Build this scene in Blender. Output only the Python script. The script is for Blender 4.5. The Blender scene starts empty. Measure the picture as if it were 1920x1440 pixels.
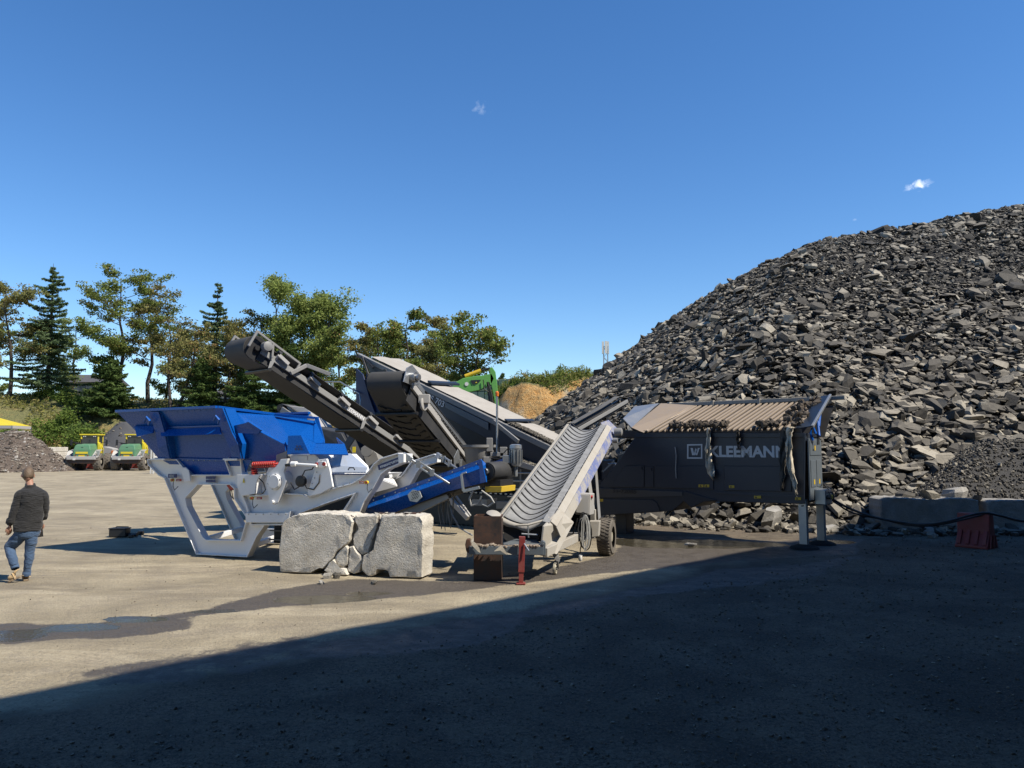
import bpy, bmesh, math, random
import numpy as np
from mathutils import Vector, Matrix, Euler
from mathutils.geometry import tessellate_polygon
from mathutils import noise as mnoise

R = math.radians
C = bpy.context.scene.collection
scene = bpy.context.scene
rnd = random.Random(7)
rng = np.random.default_rng(11)

# ------------------------------------------------------------------ camera, light, exposure
CAM_H, FPX, PITCH = 2.05, 1442.0, math.atan2(120, 1442)
cam_d = bpy.data.cameras.new('camera'); cam = bpy.data.objects.new('camera', cam_d); C.objects.link(cam)
cam.location = (0, 0, CAM_H); cam.rotation_euler = (R(90) + PITCH, 0, 0)
cam_d.sensor_width = 36; cam_d.lens = 36 * FPX / 1920; cam_d.clip_start = .1; cam_d.clip_end = 3000
scene.camera = cam

SUN_ELEV = R(50); SUN_AZ = Vector((.9, -.436, 0)).normalized()      # horizontal direction towards the sun
sun_dir = Vector((SUN_AZ.x * math.cos(SUN_ELEV), SUN_AZ.y * math.cos(SUN_ELEV), math.sin(SUN_ELEV)))
sl = bpy.data.lights.new('sun', 'SUN'); sl.energy = 5.0; sl.angle = R(.5); sl.color = (1, .93, .815)
so = bpy.data.objects.new('sun', sl); C.objects.link(so)
so.rotation_euler = sun_dir.to_track_quat('Z', 'Y').to_euler(); so.location = sun_dir * 60

world = bpy.data.worlds.new('World'); scene.world = world; world.use_nodes = True
nt = world.node_tree; nt.nodes.clear()
out = nt.nodes.new('ShaderNodeOutputWorld'); bg = nt.nodes.new('ShaderNodeBackground')
sky = nt.nodes.new('ShaderNodeTexSky'); sky.sky_type = 'NISHITA'; sky.sun_disc = False
sky.sun_elevation = SUN_ELEV; sky.sun_rotation = math.atan2(SUN_AZ.x, SUN_AZ.y)
sky.altitude = 200; sky.air_density = 1.0; sky.dust_density = 0.0; sky.ozone_density = 4.0
bg.inputs[1].default_value = .11
# three thin wisps of cloud high above the heap
def wnode(t, **kw):
    n = nt.nodes.new(t)
    for k, v in kw.items(): setattr(n, k, v)
    return n
def pix_dir(px, py):
    u = (px - 960) / FPX; v = (720 - py) / FPX; c, s = math.cos(PITCH), math.sin(PITCH)
    return Vector((u, c - v * s, s + v * c))
tc = wnode('ShaderNodeTexCoord')
hs = wnode('ShaderNodeHueSaturation'); hs.inputs['Saturation'].default_value = 1.22; hs.inputs['Hue'].default_value = .504; nt.links.new(sky.outputs[0], hs.inputs['Color']); last = hs.outputs[0]
for (px, py, rad, st) in ((1712, 353, .026, .9), (1726, 346, .026, .9), (1738, 340, .022, .8), (906, 202, .034, .3), (1603, 412, .009, .3)):
    d = pix_dir(px, py).normalized()
    sub = wnode('ShaderNodeVectorMath', operation='SUBTRACT'); nt.links.new(tc.outputs['Generated'], sub.inputs[0]); sub.inputs[1].default_value = d
    sc_ = wnode('ShaderNodeVectorMath', operation='MULTIPLY'); nt.links.new(sub.outputs[0], sc_.inputs[0]); sc_.inputs[1].default_value = (1, 1, 2.0)
    ln = wnode('ShaderNodeVectorMath', operation='LENGTH'); nt.links.new(sc_.outputs[0], ln.inputs[0])
    mr = wnode('ShaderNodeMapRange'); nt.links.new(ln.outputs['Value'], mr.inputs[0])
    mr.inputs[1].default_value = 0; mr.inputs[2].default_value = rad; mr.inputs[3].default_value = .62; mr.inputs[4].default_value = 0
    nz = wnode('ShaderNodeTexNoise'); nt.links.new(tc.outputs['Generated'], nz.inputs[0]); nz.inputs['Scale'].default_value = 90; nz.inputs['Detail'].default_value = 6; nz.inputs['Distortion'].default_value = .8
    ml = wnode('ShaderNodeMath', operation='MULTIPLY'); nt.links.new(mr.outputs[0], ml.inputs[0]); nt.links.new(nz.outputs[0], ml.inputs[1])
    m2 = wnode('ShaderNodeMapRange'); nt.links.new(ml.outputs[0], m2.inputs[0]); m2.inputs[1].default_value = .2; m2.inputs[2].default_value = .42; m2.inputs[4].default_value = st
    mx = wnode('ShaderNodeMix', data_type='RGBA'); nt.links.new(m2.outputs[0], mx.inputs[0]); nt.links.new(last, mx.inputs[6]); mx.inputs[7].default_value = (8, 8.6, 9.4, 1)
    last = mx.outputs[2]
nt.links.new(last, bg.inputs[0]); nt.links.new(bg.outputs[0], out.inputs[0])
scene.view_settings.view_transform = 'Standard'; scene.view_settings.look = 'None'
scene.view_settings.exposure = 0.62; scene.view_settings.gamma = 1; scene.view_settings.use_curve_mapping = False
scene.cycles.max_bounces = 6; scene.cycles.transparent_max_bounces = 8; scene.cycles.use_denoising = True

# ------------------------------------------------------------------ helpers
def P(px, py, Y):
    """the point at depth Y seen at pixel px, py of the 1920 x 1440 picture"""
    d = pix_dir(px, py); return Vector((0, 0, CAM_H)) + d * (Y / d.y)
def G(px, py, z=0.0):
    d = pix_dir(px, py); t = (z - CAM_H) / d.z; return Vector((0, 0, CAM_H)) + d * t

class Frame:
    """a machine's own axes: a runs along it, b goes into the picture, z up"""
    def __init__(s, o, yaw):
        s.o = Vector((o[0], o[1], 0)); s.ex = Vector((math.cos(yaw), -math.sin(yaw), 0)); s.ey = Vector((math.sin(yaw), math.cos(yaw), 0))
    def pt(s, a, b, z): return s.o + s.ex * a + s.ey * b + Vector((0, 0, z))
    def px(s, x, y, b):
        d = pix_dir(x, y); o = Vector((0, 0, CAM_H)); q = s.o + s.ey * b
        t = (q - o).dot(s.ey) / d.dot(s.ey); return o + d * t
    def pl(s, pts, b): return [s.px(x, y, b) for x, y in pts]

def setp(o, label=None, cat=None, group=None, kind=None):
    if label: o['label'] = label
    if cat: o['category'] = cat
    if group: o['group'] = group
    if kind: o['kind'] = kind
    return o
def thing(name, label, cat, loc=(0, 0, 0), rotz=0, group=None):
    o = bpy.data.objects.new(name, None); C.objects.link(o); o.location = loc; o.rotation_euler = (0, 0, rotz)
    o.empty_display_size = .3
    return setp(o, label, cat, group)
def wloc(o):
    v = Vector((0, 0, 0))
    while o is not None: v = v + Vector(o.location); o = o.parent
    return v
def copy_tree(o, parent=None):
    c = o.copy(); C.objects.link(c); c.parent = parent
    for ch in list(o.children): copy_tree(ch, c)
    return c

class MB:
    def __init__(s): s.v = []; s.f = []; s.sm = []
    def add(s, vs, fs, smooth=False):
        n = len(s.v); s.v += [Vector(v) for v in vs]
        for f in fs: s.f.append([n + i for i in f]); s.sm.append(smooth)
        return s
    def box(s, c, size, M=None):
        x, y, z = size[0] / 2, size[1] / 2, size[2] / 2; c = Vector(c)
        vs = [Vector((i * x, j * y, k * z)) for i in (-1, 1) for j in (-1, 1) for k in (-1, 1)]
        if M is not None: vs = [M @ v for v in vs]
        return s.add([c + v for v in vs], [(0, 1, 3, 2), (4, 6, 7, 5), (0, 4, 5, 1), (2, 3, 7, 6), (0, 2, 6, 4), (1, 5, 7, 3)])
    def fbox(s, F, a0, a1, b0, b1, z0, z1):
        vs = [F.pt(a, b, z) for a in (a0, a1) for b in (b0, b1) for z in (z0, z1)]
        return s.add(vs, [(0, 1, 3, 2), (4, 6, 7, 5), (0, 4, 5, 1), (2, 3, 7, 6), (0, 2, 6, 4), (1, 5, 7, 3)])
    def beam(s, p0, p1, w, h, up=(0, 0, 1)):
        """rectangular bar: w across, h along up"""
        p0, p1 = Vector(p0), Vector(p1); d = (p1 - p0).normalized(); up = Vector(up)
        sd = d.cross(up)
        if sd.length < 1e-4: sd = d.cross(Vector((1, 0, 0)))
        sd.normalize(); u = sd.cross(d).normalized()
        vs = [p + sd * (i * w / 2) + u * (j * h / 2) for p in (p0, p1) for i, j in ((-1, -1), (1, -1), (1, 1), (-1, 1))]
        return s.add(vs, [(0, 3, 2, 1), (4, 5, 6, 7), (0, 1, 5, 4), (1, 2, 6, 5), (2, 3, 7, 6), (3, 0, 4, 7)])
    def tube(s, pts, r, n=8, caps=True):
        pts = [Vector(p) for p in pts]; k = len(pts)
        rr = r if isinstance(r, (list, tuple)) else [r] * k
        vs = []; pu = None
        for i, p in enumerate(pts):
            d = (pts[min(i + 1, k - 1)] - pts[max(i - 1, 0)]).normalized()
            if pu is None: pu = d.orthogonal().normalized()
            pu = (pu - d * pu.dot(d)); pu = pu.normalized() if pu.length > 1e-5 else d.orthogonal().normalized()
            w = d.cross(pu)
            vs += [p + (pu * math.cos(2 * math.pi * j / n) + w * math.sin(2 * math.pi * j / n)) * rr[i] for j in range(n)]
        fs = [(i * n + j, i * n + (j + 1) % n, (i + 1) * n + (j + 1) % n, (i + 1) * n + j) for i in range(k - 1) for j in range(n)]
        s.add(vs, fs, True)
        if caps:
            s.add(vs[:n], [tuple(range(n))[::-1]]); s.add(vs[-n:], [tuple(range(n))])
        return s
    def lathe(s, o, ax, prof, n=20, caps=True):
        """prof: (distance along ax, radius)"""
        ax = Vector(ax).normalized(); u = ax.orthogonal().normalized(); w = ax.cross(u); o = Vector(o)
        vs = [o + ax * t + (u * math.cos(2 * math.pi * j / n) + w * math.sin(2 * math.pi * j / n)) * r for t, r in prof for j in range(n)]
        k = len(prof)
        fs = [(i * n + j, i * n + (j + 1) % n, (i + 1) * n + (j + 1) % n, (i + 1) * n + j) for i in range(k - 1) for j in range(n)]
        for i, f in enumerate(fs):
            pass
        s.add(vs, fs, True)
        if caps:
            s.add(vs[:n], [tuple(range(n))[::-1]]); s.add(vs[-n:], [tuple(range(n))])
        return s
    def prism(s, pts, ext):
        pts = [Vector(p) for p in pts]; n = len(pts); ext = Vector(ext)
        tri = tessellate_polygon([pts])
        s.add(pts + [p + ext for p in pts], [tuple(t) for t in tri] + [tuple(i + n for i in t[::-1]) for t in tri] + [(i, (i + 1) % n, (i + 1) % n + n, i + n) for i in range(n)])
        return s
    def plate(s, outer, holes, ext):
        """flat plate with holes, given thickness ext"""
        loops = [[Vector(p) for p in outer]] + [[Vector(p) for p in h] for h in holes]; ext = Vector(ext)
        allv = [p for l in loops for p in l]; n = len(allv); tri = tessellate_polygon(loops)
        fs = [tuple(t) for t in tri] + [tuple(i + n for i in t[::-1]) for t in tri]; k = 0
        for l in loops:
            m = len(l); fs += [(k + i, k + (i + 1) % m, k + (i + 1) % m + n, k + i + n) for i in range(m)]; k += m
        s.add(allv + [p + ext for p in allv], fs); return s
    def flange(s, loop, ext, t, closed=True, inward=None):
        """strip of width ext standing on a loop, of thickness t towards the loop's middle"""
        loop = [Vector(p) for p in loop]; ext = Vector(ext); m = len(loop); nrm = ext.normalized()
        # offset inward
        area = Vector((0, 0, 0))
        for i in range(m): area += loop[i].cross(loop[(i + 1) % m])
        sg = 1 if area.dot(nrm) > 0 else -1
        if inward is not None: sg *= inward
        off = []
        for i in range(m):
            a, b, c = loop[(i - 1) % m], loop[i], loop[(i + 1) % m]
            if not closed:
                if i == 0: a = b - (c - b)
                if i == m - 1: c = b + (b - a)
            d1 = (b - a).normalized(); d2 = (c - b).normalized()
            n1 = nrm.cross(d1) * sg; n2 = nrm.cross(d2) * sg; nn = (n1 + n2)
            nn = nn / max(nn.length_squared / 2, .25)
            off.append(b + nn * t)
        vs = loop + [p + ext for p in loop] + off + [p + ext for p in off]; fs = []
        for i in range(m if closed else m - 1):
            j = (i + 1) % m
            fs += [(i, j, j + m, i + m), (i + 2 * m, i + 3 * m, j + 3 * m, j + 2 * m), (i, i + 2 * m, j + 2 * m, j), (i + m, j + m, j + 3 * m, i + 3 * m)]
        if not closed: fs += [(0, m, 3 * m, 2 * m), (m - 1, 3 * m - 1, 4 * m - 1, 2 * m - 1)]
        s.add(vs, fs); return s
    def sheet(s, poly, t):
        """thin plate from any 3-4 points, t thick along its normal"""
        poly = [Vector(p) for p in poly]; nn = (poly[1] - poly[0]).cross(poly[2] - poly[0]).normalized() * t
        return s.prism(poly, nn)
    def build(s, name, mat, parent=None, bevel=0, smooth=None, kind=None, label=None, fix=True):
        me = bpy.data.meshes.new(name); off = wloc(parent) if parent else Vector((0, 0, 0))
        me.from_pydata([v - off for v in s.v], [], s.f)
        me.polygons.foreach_set('use_smooth', s.sm if smooth is None else [smooth] * len(s.f))
        if fix:
            bm = bmesh.new(); bm.from_mesh(me); bmesh.ops.remove_doubles(bm, verts=bm.verts, dist=1e-5); bmesh.ops.recalc_face_normals(bm, faces=bm.faces); bm.to_mesh(me); bm.free()
            if smooth is None and any(s.sm): me.set_sharp_from_angle(angle=R(40))
        me.materials.append(mat); me.update()
        o = bpy.data.objects.new(name, me); C.objects.link(o); o.parent = parent
        if bevel:
            b = o.modifiers.new('bevel', 'BEVEL'); b.width = bevel; b.segments = 2; b.limit_method = 'ANGLE'; b.angle_limit = R(40)
        if kind: o['kind'] = kind
        if label: o['label'] = label
        return o

def np_mesh(name, verts, faces, mat, parent=None, attrs=None, smooth=False, kind=None):
    """faces: list of int arrays, each (n, k)"""
    me = bpy.data.meshes.new(name); verts = np.asarray(verts, dtype=np.float32)
    me.vertices.add(len(verts)); me.vertices.foreach_set('co', verts.ravel())
    loops = np.concatenate([f.ravel() for f in faces]).astype(np.int32)
    tot = np.concatenate([np.full(len(f), f.shape[1]) for f in faces]).astype(np.int32)
    st = np.concatenate([[0], np.cumsum(tot)[:-1]]).astype(np.int32)
    me.loops.add(len(loops)); me.loops.foreach_set('vertex_index', loops)
    me.polygons.add(len(tot)); me.polygons.foreach_set('loop_start', st); me.polygons.foreach_set('loop_total', tot)
    me.polygons.foreach_set('use_smooth', np.full(len(tot), smooth))
    for k, a in (attrs or {}).items():
        at = me.attributes.new(k, 'FLOAT', 'POINT'); at.data.foreach_set('value', np.asarray(a, dtype=np.float32))
    me.update(calc_edges=True); me.validate(); me.materials.append(mat)
    o = bpy.data.objects.new(name, me); C.objects.link(o)
    if parent: o.parent = parent
    if kind: o['kind'] = kind
    return o

# ------------------------------------------------------------------ materials
class NT:
    def __init__(s, name):
        s.m = bpy.data.materials.new(name); s.m.use_nodes = True; s.t = s.m.node_tree
        s.b = s.t.nodes['Principled BSDF']; s.out = s.t.nodes['Material Output']
        s.c = s.t.nodes.new('ShaderNodeTexCoord').outputs['Object']
        s.g = s.t.nodes.new('ShaderNodeNewGeometry')
    def n(s, t, **kw):
        n = s.t.nodes.new(t)
        for k, v in kw.items(): setattr(n, k, v)
        return n
    def L(s, a, b): s.t.links.new(a, b)
    def noise(s, scale, detail=4, rough=.6, dist=0, co=None):
        n = s.n('ShaderNodeTexNoise'); s.L(co or s.c, n.inputs['Vector']); n.inputs['Scale'].default_value = scale
        n.inputs['Detail'].default_value = detail; n.inputs['Roughness'].default_value = rough; n.inputs['Distortion'].default_value = dist
        return n.outputs[0]
    def rng(s, v, a, b, c=0., d=1.):
        n = s.n('ShaderNodeMapRange'); s.L(v, n.inputs[0]); n.inputs[1].default_value = a; n.inputs[2].default_value = b; n.inputs[3].default_value = c; n.inputs[4].default_value = d
        return n.outputs[0]
    def math(s, op, a, b=0.):
        n = s.n('ShaderNodeMath', operation=op)
        for i, x in enumerate((a, b)):
            if hasattr(x, 'is_output'): s.L(x, n.inputs[i])
            else: n.inputs[i].default_value = x
        return n.outputs[0]
    def mix(s, f, a, b, mode='MIX'):
        n = s.n('ShaderNodeMix', data_type='RGBA', blend_type=mode)
        for i, x in ((0, f), (6, a), (7, b)):
            if hasattr(x, 'is_output'): s.L(x, n.inputs[i])
            elif i == 0: n.inputs[0].default_value = x
            else: n.inputs[i].default_value = (*x[:3], 1)
        return n.outputs[2]
    def attr(s, name): return s.n('ShaderNodeAttribute', attribute_name=name).outputs['Fac']
    def bump(s, h, strength=.4, dist=.02, prev=None):
        n = s.n('ShaderNodeBump'); s.L(h, n.inputs['Height']); n.inputs['Strength'].default_value = strength; n.inputs['Distance'].default_value = dist
        if prev: s.L(prev, n.inputs['Normal'])
        return n.outputs[0]
    def fin(s, col=None, rough=None, normal=None, metal=None, spec=None, k=.72):
        if col is not None: col = s.mix(1., col, (k, k, k), 'MULTIPLY')
        for k, v in (('Base Color', col), ('Roughness', rough), ('Normal', normal), ('Metallic', metal), ('Specular IOR Level', spec)):
            if v is None: continue
            if hasattr(v, 'is_output'): s.L(v, s.b.inputs[k])
            elif isinstance(v, tuple): s.b.inputs[k].default_value = (*v[:3], 1)
            else: s.b.inputs[k].default_value = v
        return s.m

def paint(name, col, rough=.4, metal=0., dirt=.25, dcol=(.26, .22, .17), scale=2.5, bump=.06, spec=.5, streak=0., k=.72):
    """painted or bare sheet metal with dust and wear"""
    t = NT(name); n1 = t.noise(scale, 6, .65); n2 = t.noise(scale * 14, 3, .6)
    f = t.rng(t.math('ADD', t.math('MULTIPLY', n1, .75), t.math('MULTIPLY', n2, .25)), .42, .72, 0, dirt)
    if streak:
        mp = t.n('ShaderNodeMapping'); t.L(t.c, mp.inputs[0]); mp.inputs['Scale'].default_value = (9, 9, .5)
        f = t.math('MAXIMUM', f, t.rng(t.noise(2.2, 5, .7, co=mp.outputs[0]), .52, .75, 0, streak))
    sep = t.n('ShaderNodeSeparateXYZ'); t.L(t.g.outputs['Normal'], sep.inputs[0])     # dust settles on surfaces that face up
    up = t.rng(sep.outputs[2], .5, 1, 0, dirt * .9)
    f2 = t.math('MAXIMUM', f, t.math('MULTIPLY', up, t.rng(n1, .3, .6)))
    c = t.mix(f2, t.mix(n2, tuple(x * .93 for x in col), tuple(min(1, x * 1.07) for x in col)), dcol)
    r = t.math('ADD', t.math('MULTIPLY', f2, .5), rough - .04)
    r = t.math('ADD', r, t.math('MULTIPLY', n2, .1))
    return t.fin(c, r, t.bump(t.math('ADD', n1, t.math('MULTIPLY', n2, .3)), bump, .01), t.math('MULTIPLY', t.math('SUBTRACT', 1., f2), metal), spec, k)

M = {}
M['white'] = paint('white_machine_paint', (.72, .72, .71), .3, dirt=.07, dcol=(.45, .42, .36), bump=.02, k=1.)
M['blue'] = paint('blue_machine_paint', (.001, .076, .34), .26, dirt=.03, dcol=(.10, .14, .22), bump=.015, k=.9)
M['blue_dusty'] = paint('dusty_blue_paint', (.006, .026, .10), .5, dirt=.22, dcol=(.08,.08,.1))
M['navy'] = paint('dark_slate_paint', (.016, .026, .045), .4, dirt=.12, dcol=(.06, .058, .055), streak=.07)
M['navy_light'] = paint('grey_end_panel_paint', (.12, .145, .165), .4, dirt=.2, dcol=(.2, .18, .15), streak=.2)
M['grey'] = paint('grey_painted_steel', (.25, .25, .245), .45, dirt=.4, dcol=(.33, .3, .26))
M['lgrey'] = paint('pale_grey_steel', (.45, .44, .42), .5, dirt=.5, dcol=(.42, .38, .32))
M['galv'] = paint('galvanised_steel', (.5, .52, .53), .35, metal=.8, dirt=.25)
M['steel'] = paint('bare_steel', (.42, .43, .44), .3, metal=.9, dirt=.3)
M['black'] = paint('black_steel', (.014, .014, .015), .45, dirt=.16, dcol=(.08, .07, .06))
M['rubber'] = paint('black_rubber', (.03, .03, .031), .62, dirt=.4, dcol=(.075, .07, .065), bump=.1)
M['belt_dark'] = paint('dusty_black_belt', (.05, .048, .045), .7, dirt=.5, dcol=(.11, .105, .09), bump=.1)
M['rubber_top'] = paint('dusty_rubber', (.09, .09, .088), .7, dirt=.6, dcol=(.2, .19, .17))
M['red'] = paint('red_paint', (.5, .03, .02), .35, dirt=.1)
M['red_old'] = paint('worn_red_paint', (.27, .035, .03), .55, dirt=.3)
M['rust'] = paint('rusty_steel', (.028, .022, .02), .5, dirt=.9, dcol=(.15, .06, .025), scale=5, bump=.2, streak=.7)
M['yellow'] = paint('yellow_paint', (.75, .5, .02), .4, dirt=.15)
M['lyellow'] = paint('lemon_yellow_paint', (.78, .62, .03), .4, dirt=.15)
M['lid'] = paint('grey_blue_lid', (.36, .40, .46), .16, dirt=.04, bump=.01, k=1.)
M['rail'] = paint('weathered_grey_rail', (.3, .3, .29), .5, dirt=.4, dcol=(.3, .28, .25))
M['green'] = paint('green_loader_paint', (.10, .27, .14), .4, dirt=.35)
M['exgreen'] = paint('grass_green_paint', (.14, .42, .08), .4, dirt=.2)
M['orange'] = paint('orange_plastic', (.8, .2, .03), .35, dirt=.1)
M['belt'] = paint('dusty_conveyor_belt', (.32, .325, .325), .75, dirt=.75, dcol=(.16, .16, .16), scale=7, bump=.1)
M['dusty'] = paint('dust_covered_frame', (.44, .415, .365), .75, dirt=.6, dcol=(.36, .31, .24), scale=5, bump=.25)
M['dusty_navy'] = paint('dusty_slate_paint', (.02, .024, .032), .55, dirt=.3, dcol=(.11, .1, .09))
M['tarp'] = paint('dusty_screen_cover', (.46, .43, .38), .85, dirt=.5, dcol=(.32, .29, .25), scale=3, bump=.15)
M['grizzly'] = paint('worn_grizzly_bar', (.36, .29, .22), .5, metal=.25, dirt=.6, dcol=(.27, .2, .14), scale=5, bump=.15)
M['cloth'] = paint('torn_dirty_cloth', (.72, .64, .5), .9, dirt=.6, dcol=(.16, .14, .11), scale=9, bump=.4)
M['cloth_dark'] = paint('muddy_cloth', (.07, .065, .055), .95, dirt=.5, dcol=(.14, .12, .1), scale=9, bump=.4)
M['letter'] = paint('grey_lettering', (.66, .68, .69), .5, dirt=.1)
M['letter_white'] = paint('white_lettering', (.8, .8, .8), .5, dirt=.05)
M['plate_blue'] = paint('blue_sign_plate', (.01, .03, .16), .35, dirt=.05)
M['glass'] = paint('dark_cab_glass', (.03, .035, .04), .12, dirt=.1)
M['cable'] = paint('black_cable', (.012, .012, .013), .5, dirt=.2)
M['cable_grey'] = paint('pale_grey_cable', (.42, .42, .4), .6, dirt=.3)
M['tread'] = paint('dusty_tyre_rubber', (.13, .115, .095), .85, dirt=.7, dcol=(.27, .23, .18), scale=8)
M['rim'] = paint('cream_wheel_rim', (.5, .46, .36), .5, dirt=.5)

def concrete(name, a, b, scale=3, st=.6):
    t = NT(name); n1 = t.noise(scale, 8, .65); n2 = t.noise(scale * 12, 5, .7)
    v = t.n('ShaderNodeTexVoronoi'); t.L(t.c, v.inputs['Vector']); v.inputs['Scale'].default_value = scale * 9
    pit = t.rng(v.outputs['Distance'], .05, .2)
    c = t.mix(t.rng(n1, .35, .65), a, b); c = t.mix(t.rng(n2, .3, .7, .15, 0), c, (.1, .09, .08)); c = t.mix(t.math('MULTIPLY', t.math('SUBTRACT', 1., pit), t.rng(n2, .35, .6, .05, .8)), c, (.07, .065, .06)); c = t.mix(t.rng(t.noise(1.1, 4, .6, .8), .52, .72, 0, .45), c, (.33, .28, .2))
    h = t.math('ADD', t.math('ADD', t.math('MULTIPLY', n1, 1.), t.math('MULTIPLY', n2, .7)), t.math('MULTIPLY', pit, .35))
    return t.fin(c, .9, t.bump(h, st, .045), k=.8)
M['concrete'] = concrete('weathered_concrete', (.82, .77, .67), (.62, .57, .48), 3, .9)
M['concrete_b'] = concrete('grey_concrete', (.42, .40, .36), (.25, .24, .22), 2)

def leafmat(name, cols, trans=.35):
    t = NT(name); oi = t.n('ShaderNodeObjectInfo'); n = t.noise(.55, 3, .6); n2 = t.attr('tone')
    f = t.rng(t.math('ADD', t.math('MULTIPLY', n, .7), t.math('MULTIPLY', n2, .5)), .3, .9)
    c = t.mix(f, cols[0], cols[1])
    if len(cols) > 2: c = t.mix(t.rng(n2, .78, .95, 0, .85), c, cols[2])
    dif = t.n('ShaderNodeBsdfDiffuse'); t.L(c, dif.inputs[0]); tr = t.n('ShaderNodeBsdfTranslucent'); t.L(c, tr.inputs[0])
    ms = t.n('ShaderNodeMixShader'); ms.inputs[0].default_value = trans; t.L(dif.outputs[0], ms.inputs[1]); t.L(tr.outputs[0], ms.inputs[2])
    t.L(ms.outputs[0], t.out.inputs[0]); return t.m
M['leaf_locust'] = leafmat('locust_leaves', ((.09, .13, .035), (.22, .25, .07), (.30, .17, .08)))
M['leaf_brown'] = leafmat('browning_leaves', ((.12, .135, .05), (.27, .24, .09), (.34, .17, .09)))
M['leaf_spruce'] = leafmat('spruce_needles', ((.06, .10, .05), (.15, .20, .095)), .3)
M['leaf_willow'] = leafmat('willow_leaves', ((.13, .18, .045), (.28, .32, .10)), .4)
M['leaf_bush'] = leafmat('bush_leaves', ((.08, .13, .03), (.20, .26, .06), (.30, .24, .10)), .4)
M['leaf_dark'] = leafmat('dark_bush_leaves', ((.05, .085, .025), (.12, .17, .055)), .3)
M['grass'] = leafmat('dry_grass', ((.12, .14, .035), (.27, .24, .08), (.33, .26, .12)), .35)
M['grass_green'] = leafmat('fresh_grass', ((.10, .15, .03), (.24, .27, .08), (.3, .26, .13)), .4)
t = NT('bark'); n1 = t.noise(6, 5); M['bark'] = t.fin(t.mix(n1, (.035, .028, .022), (.1, .08, .065)), .9, t.bump(n1, .5, .03))
# ------------------------------------------------------------------ plan-view distance helper
def sdf(pts, poly):
    """signed distance (positive inside) of (n,2) points to a polygon"""
    poly = np.asarray(poly, float); d = np.full(len(pts), 1e9); inside = np.zeros(len(pts), bool); m = len(poly)
    for i in range(m):
        a, b = poly[i], poly[(i + 1) % m]; e = b - a; w = pts - a
        t = np.clip((w @ e) / (e @ e), 0, 1); q = w - t[:, None] * e; d = np.minimum(d, np.hypot(q[:, 0], q[:, 1]))
        c = ((a[1] > pts[:, 1]) != (b[1] > pts[:, 1])) & (pts[:, 0] < (b[0] - a[0]) * (pts[:, 1] - a[1]) / (b[1] - a[1] + 1e-12) + a[0])
        inside ^= c
    return np.where(inside, d, -d)
def vnoise(x, y, seed=0, oct=4, base=1.):
    """cheap value noise on arrays, -1..1"""
    r = np.random.default_rng(seed); T = r.random((64, 64)); out_ = np.zeros_like(x, dtype=float); amp = 1.; tot = 0.; f = base
    for o in range(oct):
        xx = x * f + 13.7 * o; yy = y * f + 7.3 * o; xi = np.floor(xx).astype(int); yi = np.floor(yy).astype(int)
        fx = xx - xi; fy = yy - yi; fx = fx * fx * (3 - 2 * fx); fy = fy * fy * (3 - 2 * fy)
        a = T[xi % 64, yi % 64]; b = T[(xi + 1) % 64, yi % 64]; c = T[xi % 64, (yi + 1) % 64]; d = T[(xi + 1) % 64, (yi + 1) % 64]
        out_ += amp * ((a * (1 - fx) + b * fx) * (1 - fy) + (c * (1 - fx) + d * fx) * fy); tot += amp; amp *= .5; f *= 2.03
    return out_ / tot * 2 - 1
def gpoly(pts): return [tuple(G(x, y).xy) for x, y in pts]

# ------------------------------------------------------------------ ground
xs = np.concatenate([np.array([-900, -400, -200, -120, -80, -55, -40, -30, -24, -20]), np.arange(-17, 20, .11), np.array([22, 26, 32, 42, 60, 90, 150, 300, 900])])
ys = np.concatenate([np.array([-300, -120, -60, -30, -15, -8, -4, 0]), np.arange(2.5, 26, .11), np.array([27, 29, 32, 36, 41, 47, 55, 65, 80, 100, 140, 220, 400, 900, 2500])])
X, Y = np.meshgrid(xs, ys); x, y = X.ravel(), Y.ravel(); pts = np.stack([x, y], 1)
wet_poly = gpoly([(-260, 1182), (0, 1166), (185, 1160), (372, 1138), (470, 1112), (560, 1094), (660, 1080), (860, 1086), (960, 1072), (1130, 1040), (1150, 1006), (1250, 1004), (1450, 1012), (1640, 1008), (1620, 1040), (1330, 1058), (1130, 1082), (930, 1104), (690, 1130), (500, 1146), (395, 1158), (385, 1182), (300, 1190), (200, 1202), (0, 1208), (-260, 1225)])
nz = vnoise(x, y, 3, 5, .9)
wet = np.clip((sdf(pts, wet_poly) - .12 + nz * .22) / .22 + .35, 0, 1)
damp_poly = gpoly([(70, 1262), (190, 1240), (360, 1212), (520, 1194), (620, 1202), (560, 1228), (420, 1262), (300, 1286), (130, 1300)])
damp = np.clip((sdf(pts, damp_poly) + nz * .5) / .6 + .2, 0, .66)
damp2 = gpoly([(560, 1210), (760, 1176), (1000, 1130), (1300, 1075), (1620, 1040), (1560, 1080), (1160, 1130), (1000, 1165), (900, 1215), (640, 1235), (430, 1270), (380, 1262)])
damp = np.maximum(damp, np.clip((sdf(pts, damp2) + nz * .4) / .5 + .2, 0, .75))
wet = np.maximum(wet * .8, damp)
pud = np.zeros(len(x))
for (cx, cy, rx, ry) in ((150, 1176, 95, 10), (20, 1190, 80, 12), (255, 1160, 90, 8), (600, 1124, 120, 10), (400, 1146, 60, 4), (690, 1112, 50, 5), (1330, 1020, 190, 9), (1190, 1018, 60, 9), (1560, 1016, 60, 5)):
    c = G(cx, cy); ax = rx * c.y / FPX; ay = abs(G(cx, cy - ry).y - c.y)
    d = np.hypot((x - c.x - .0 * (y - c.y)) / ax, (y - c.y) / ay); pud = np.maximum(pud, np.clip((1 - d) * 2.2 + nz * .8, 0, 1))
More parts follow.
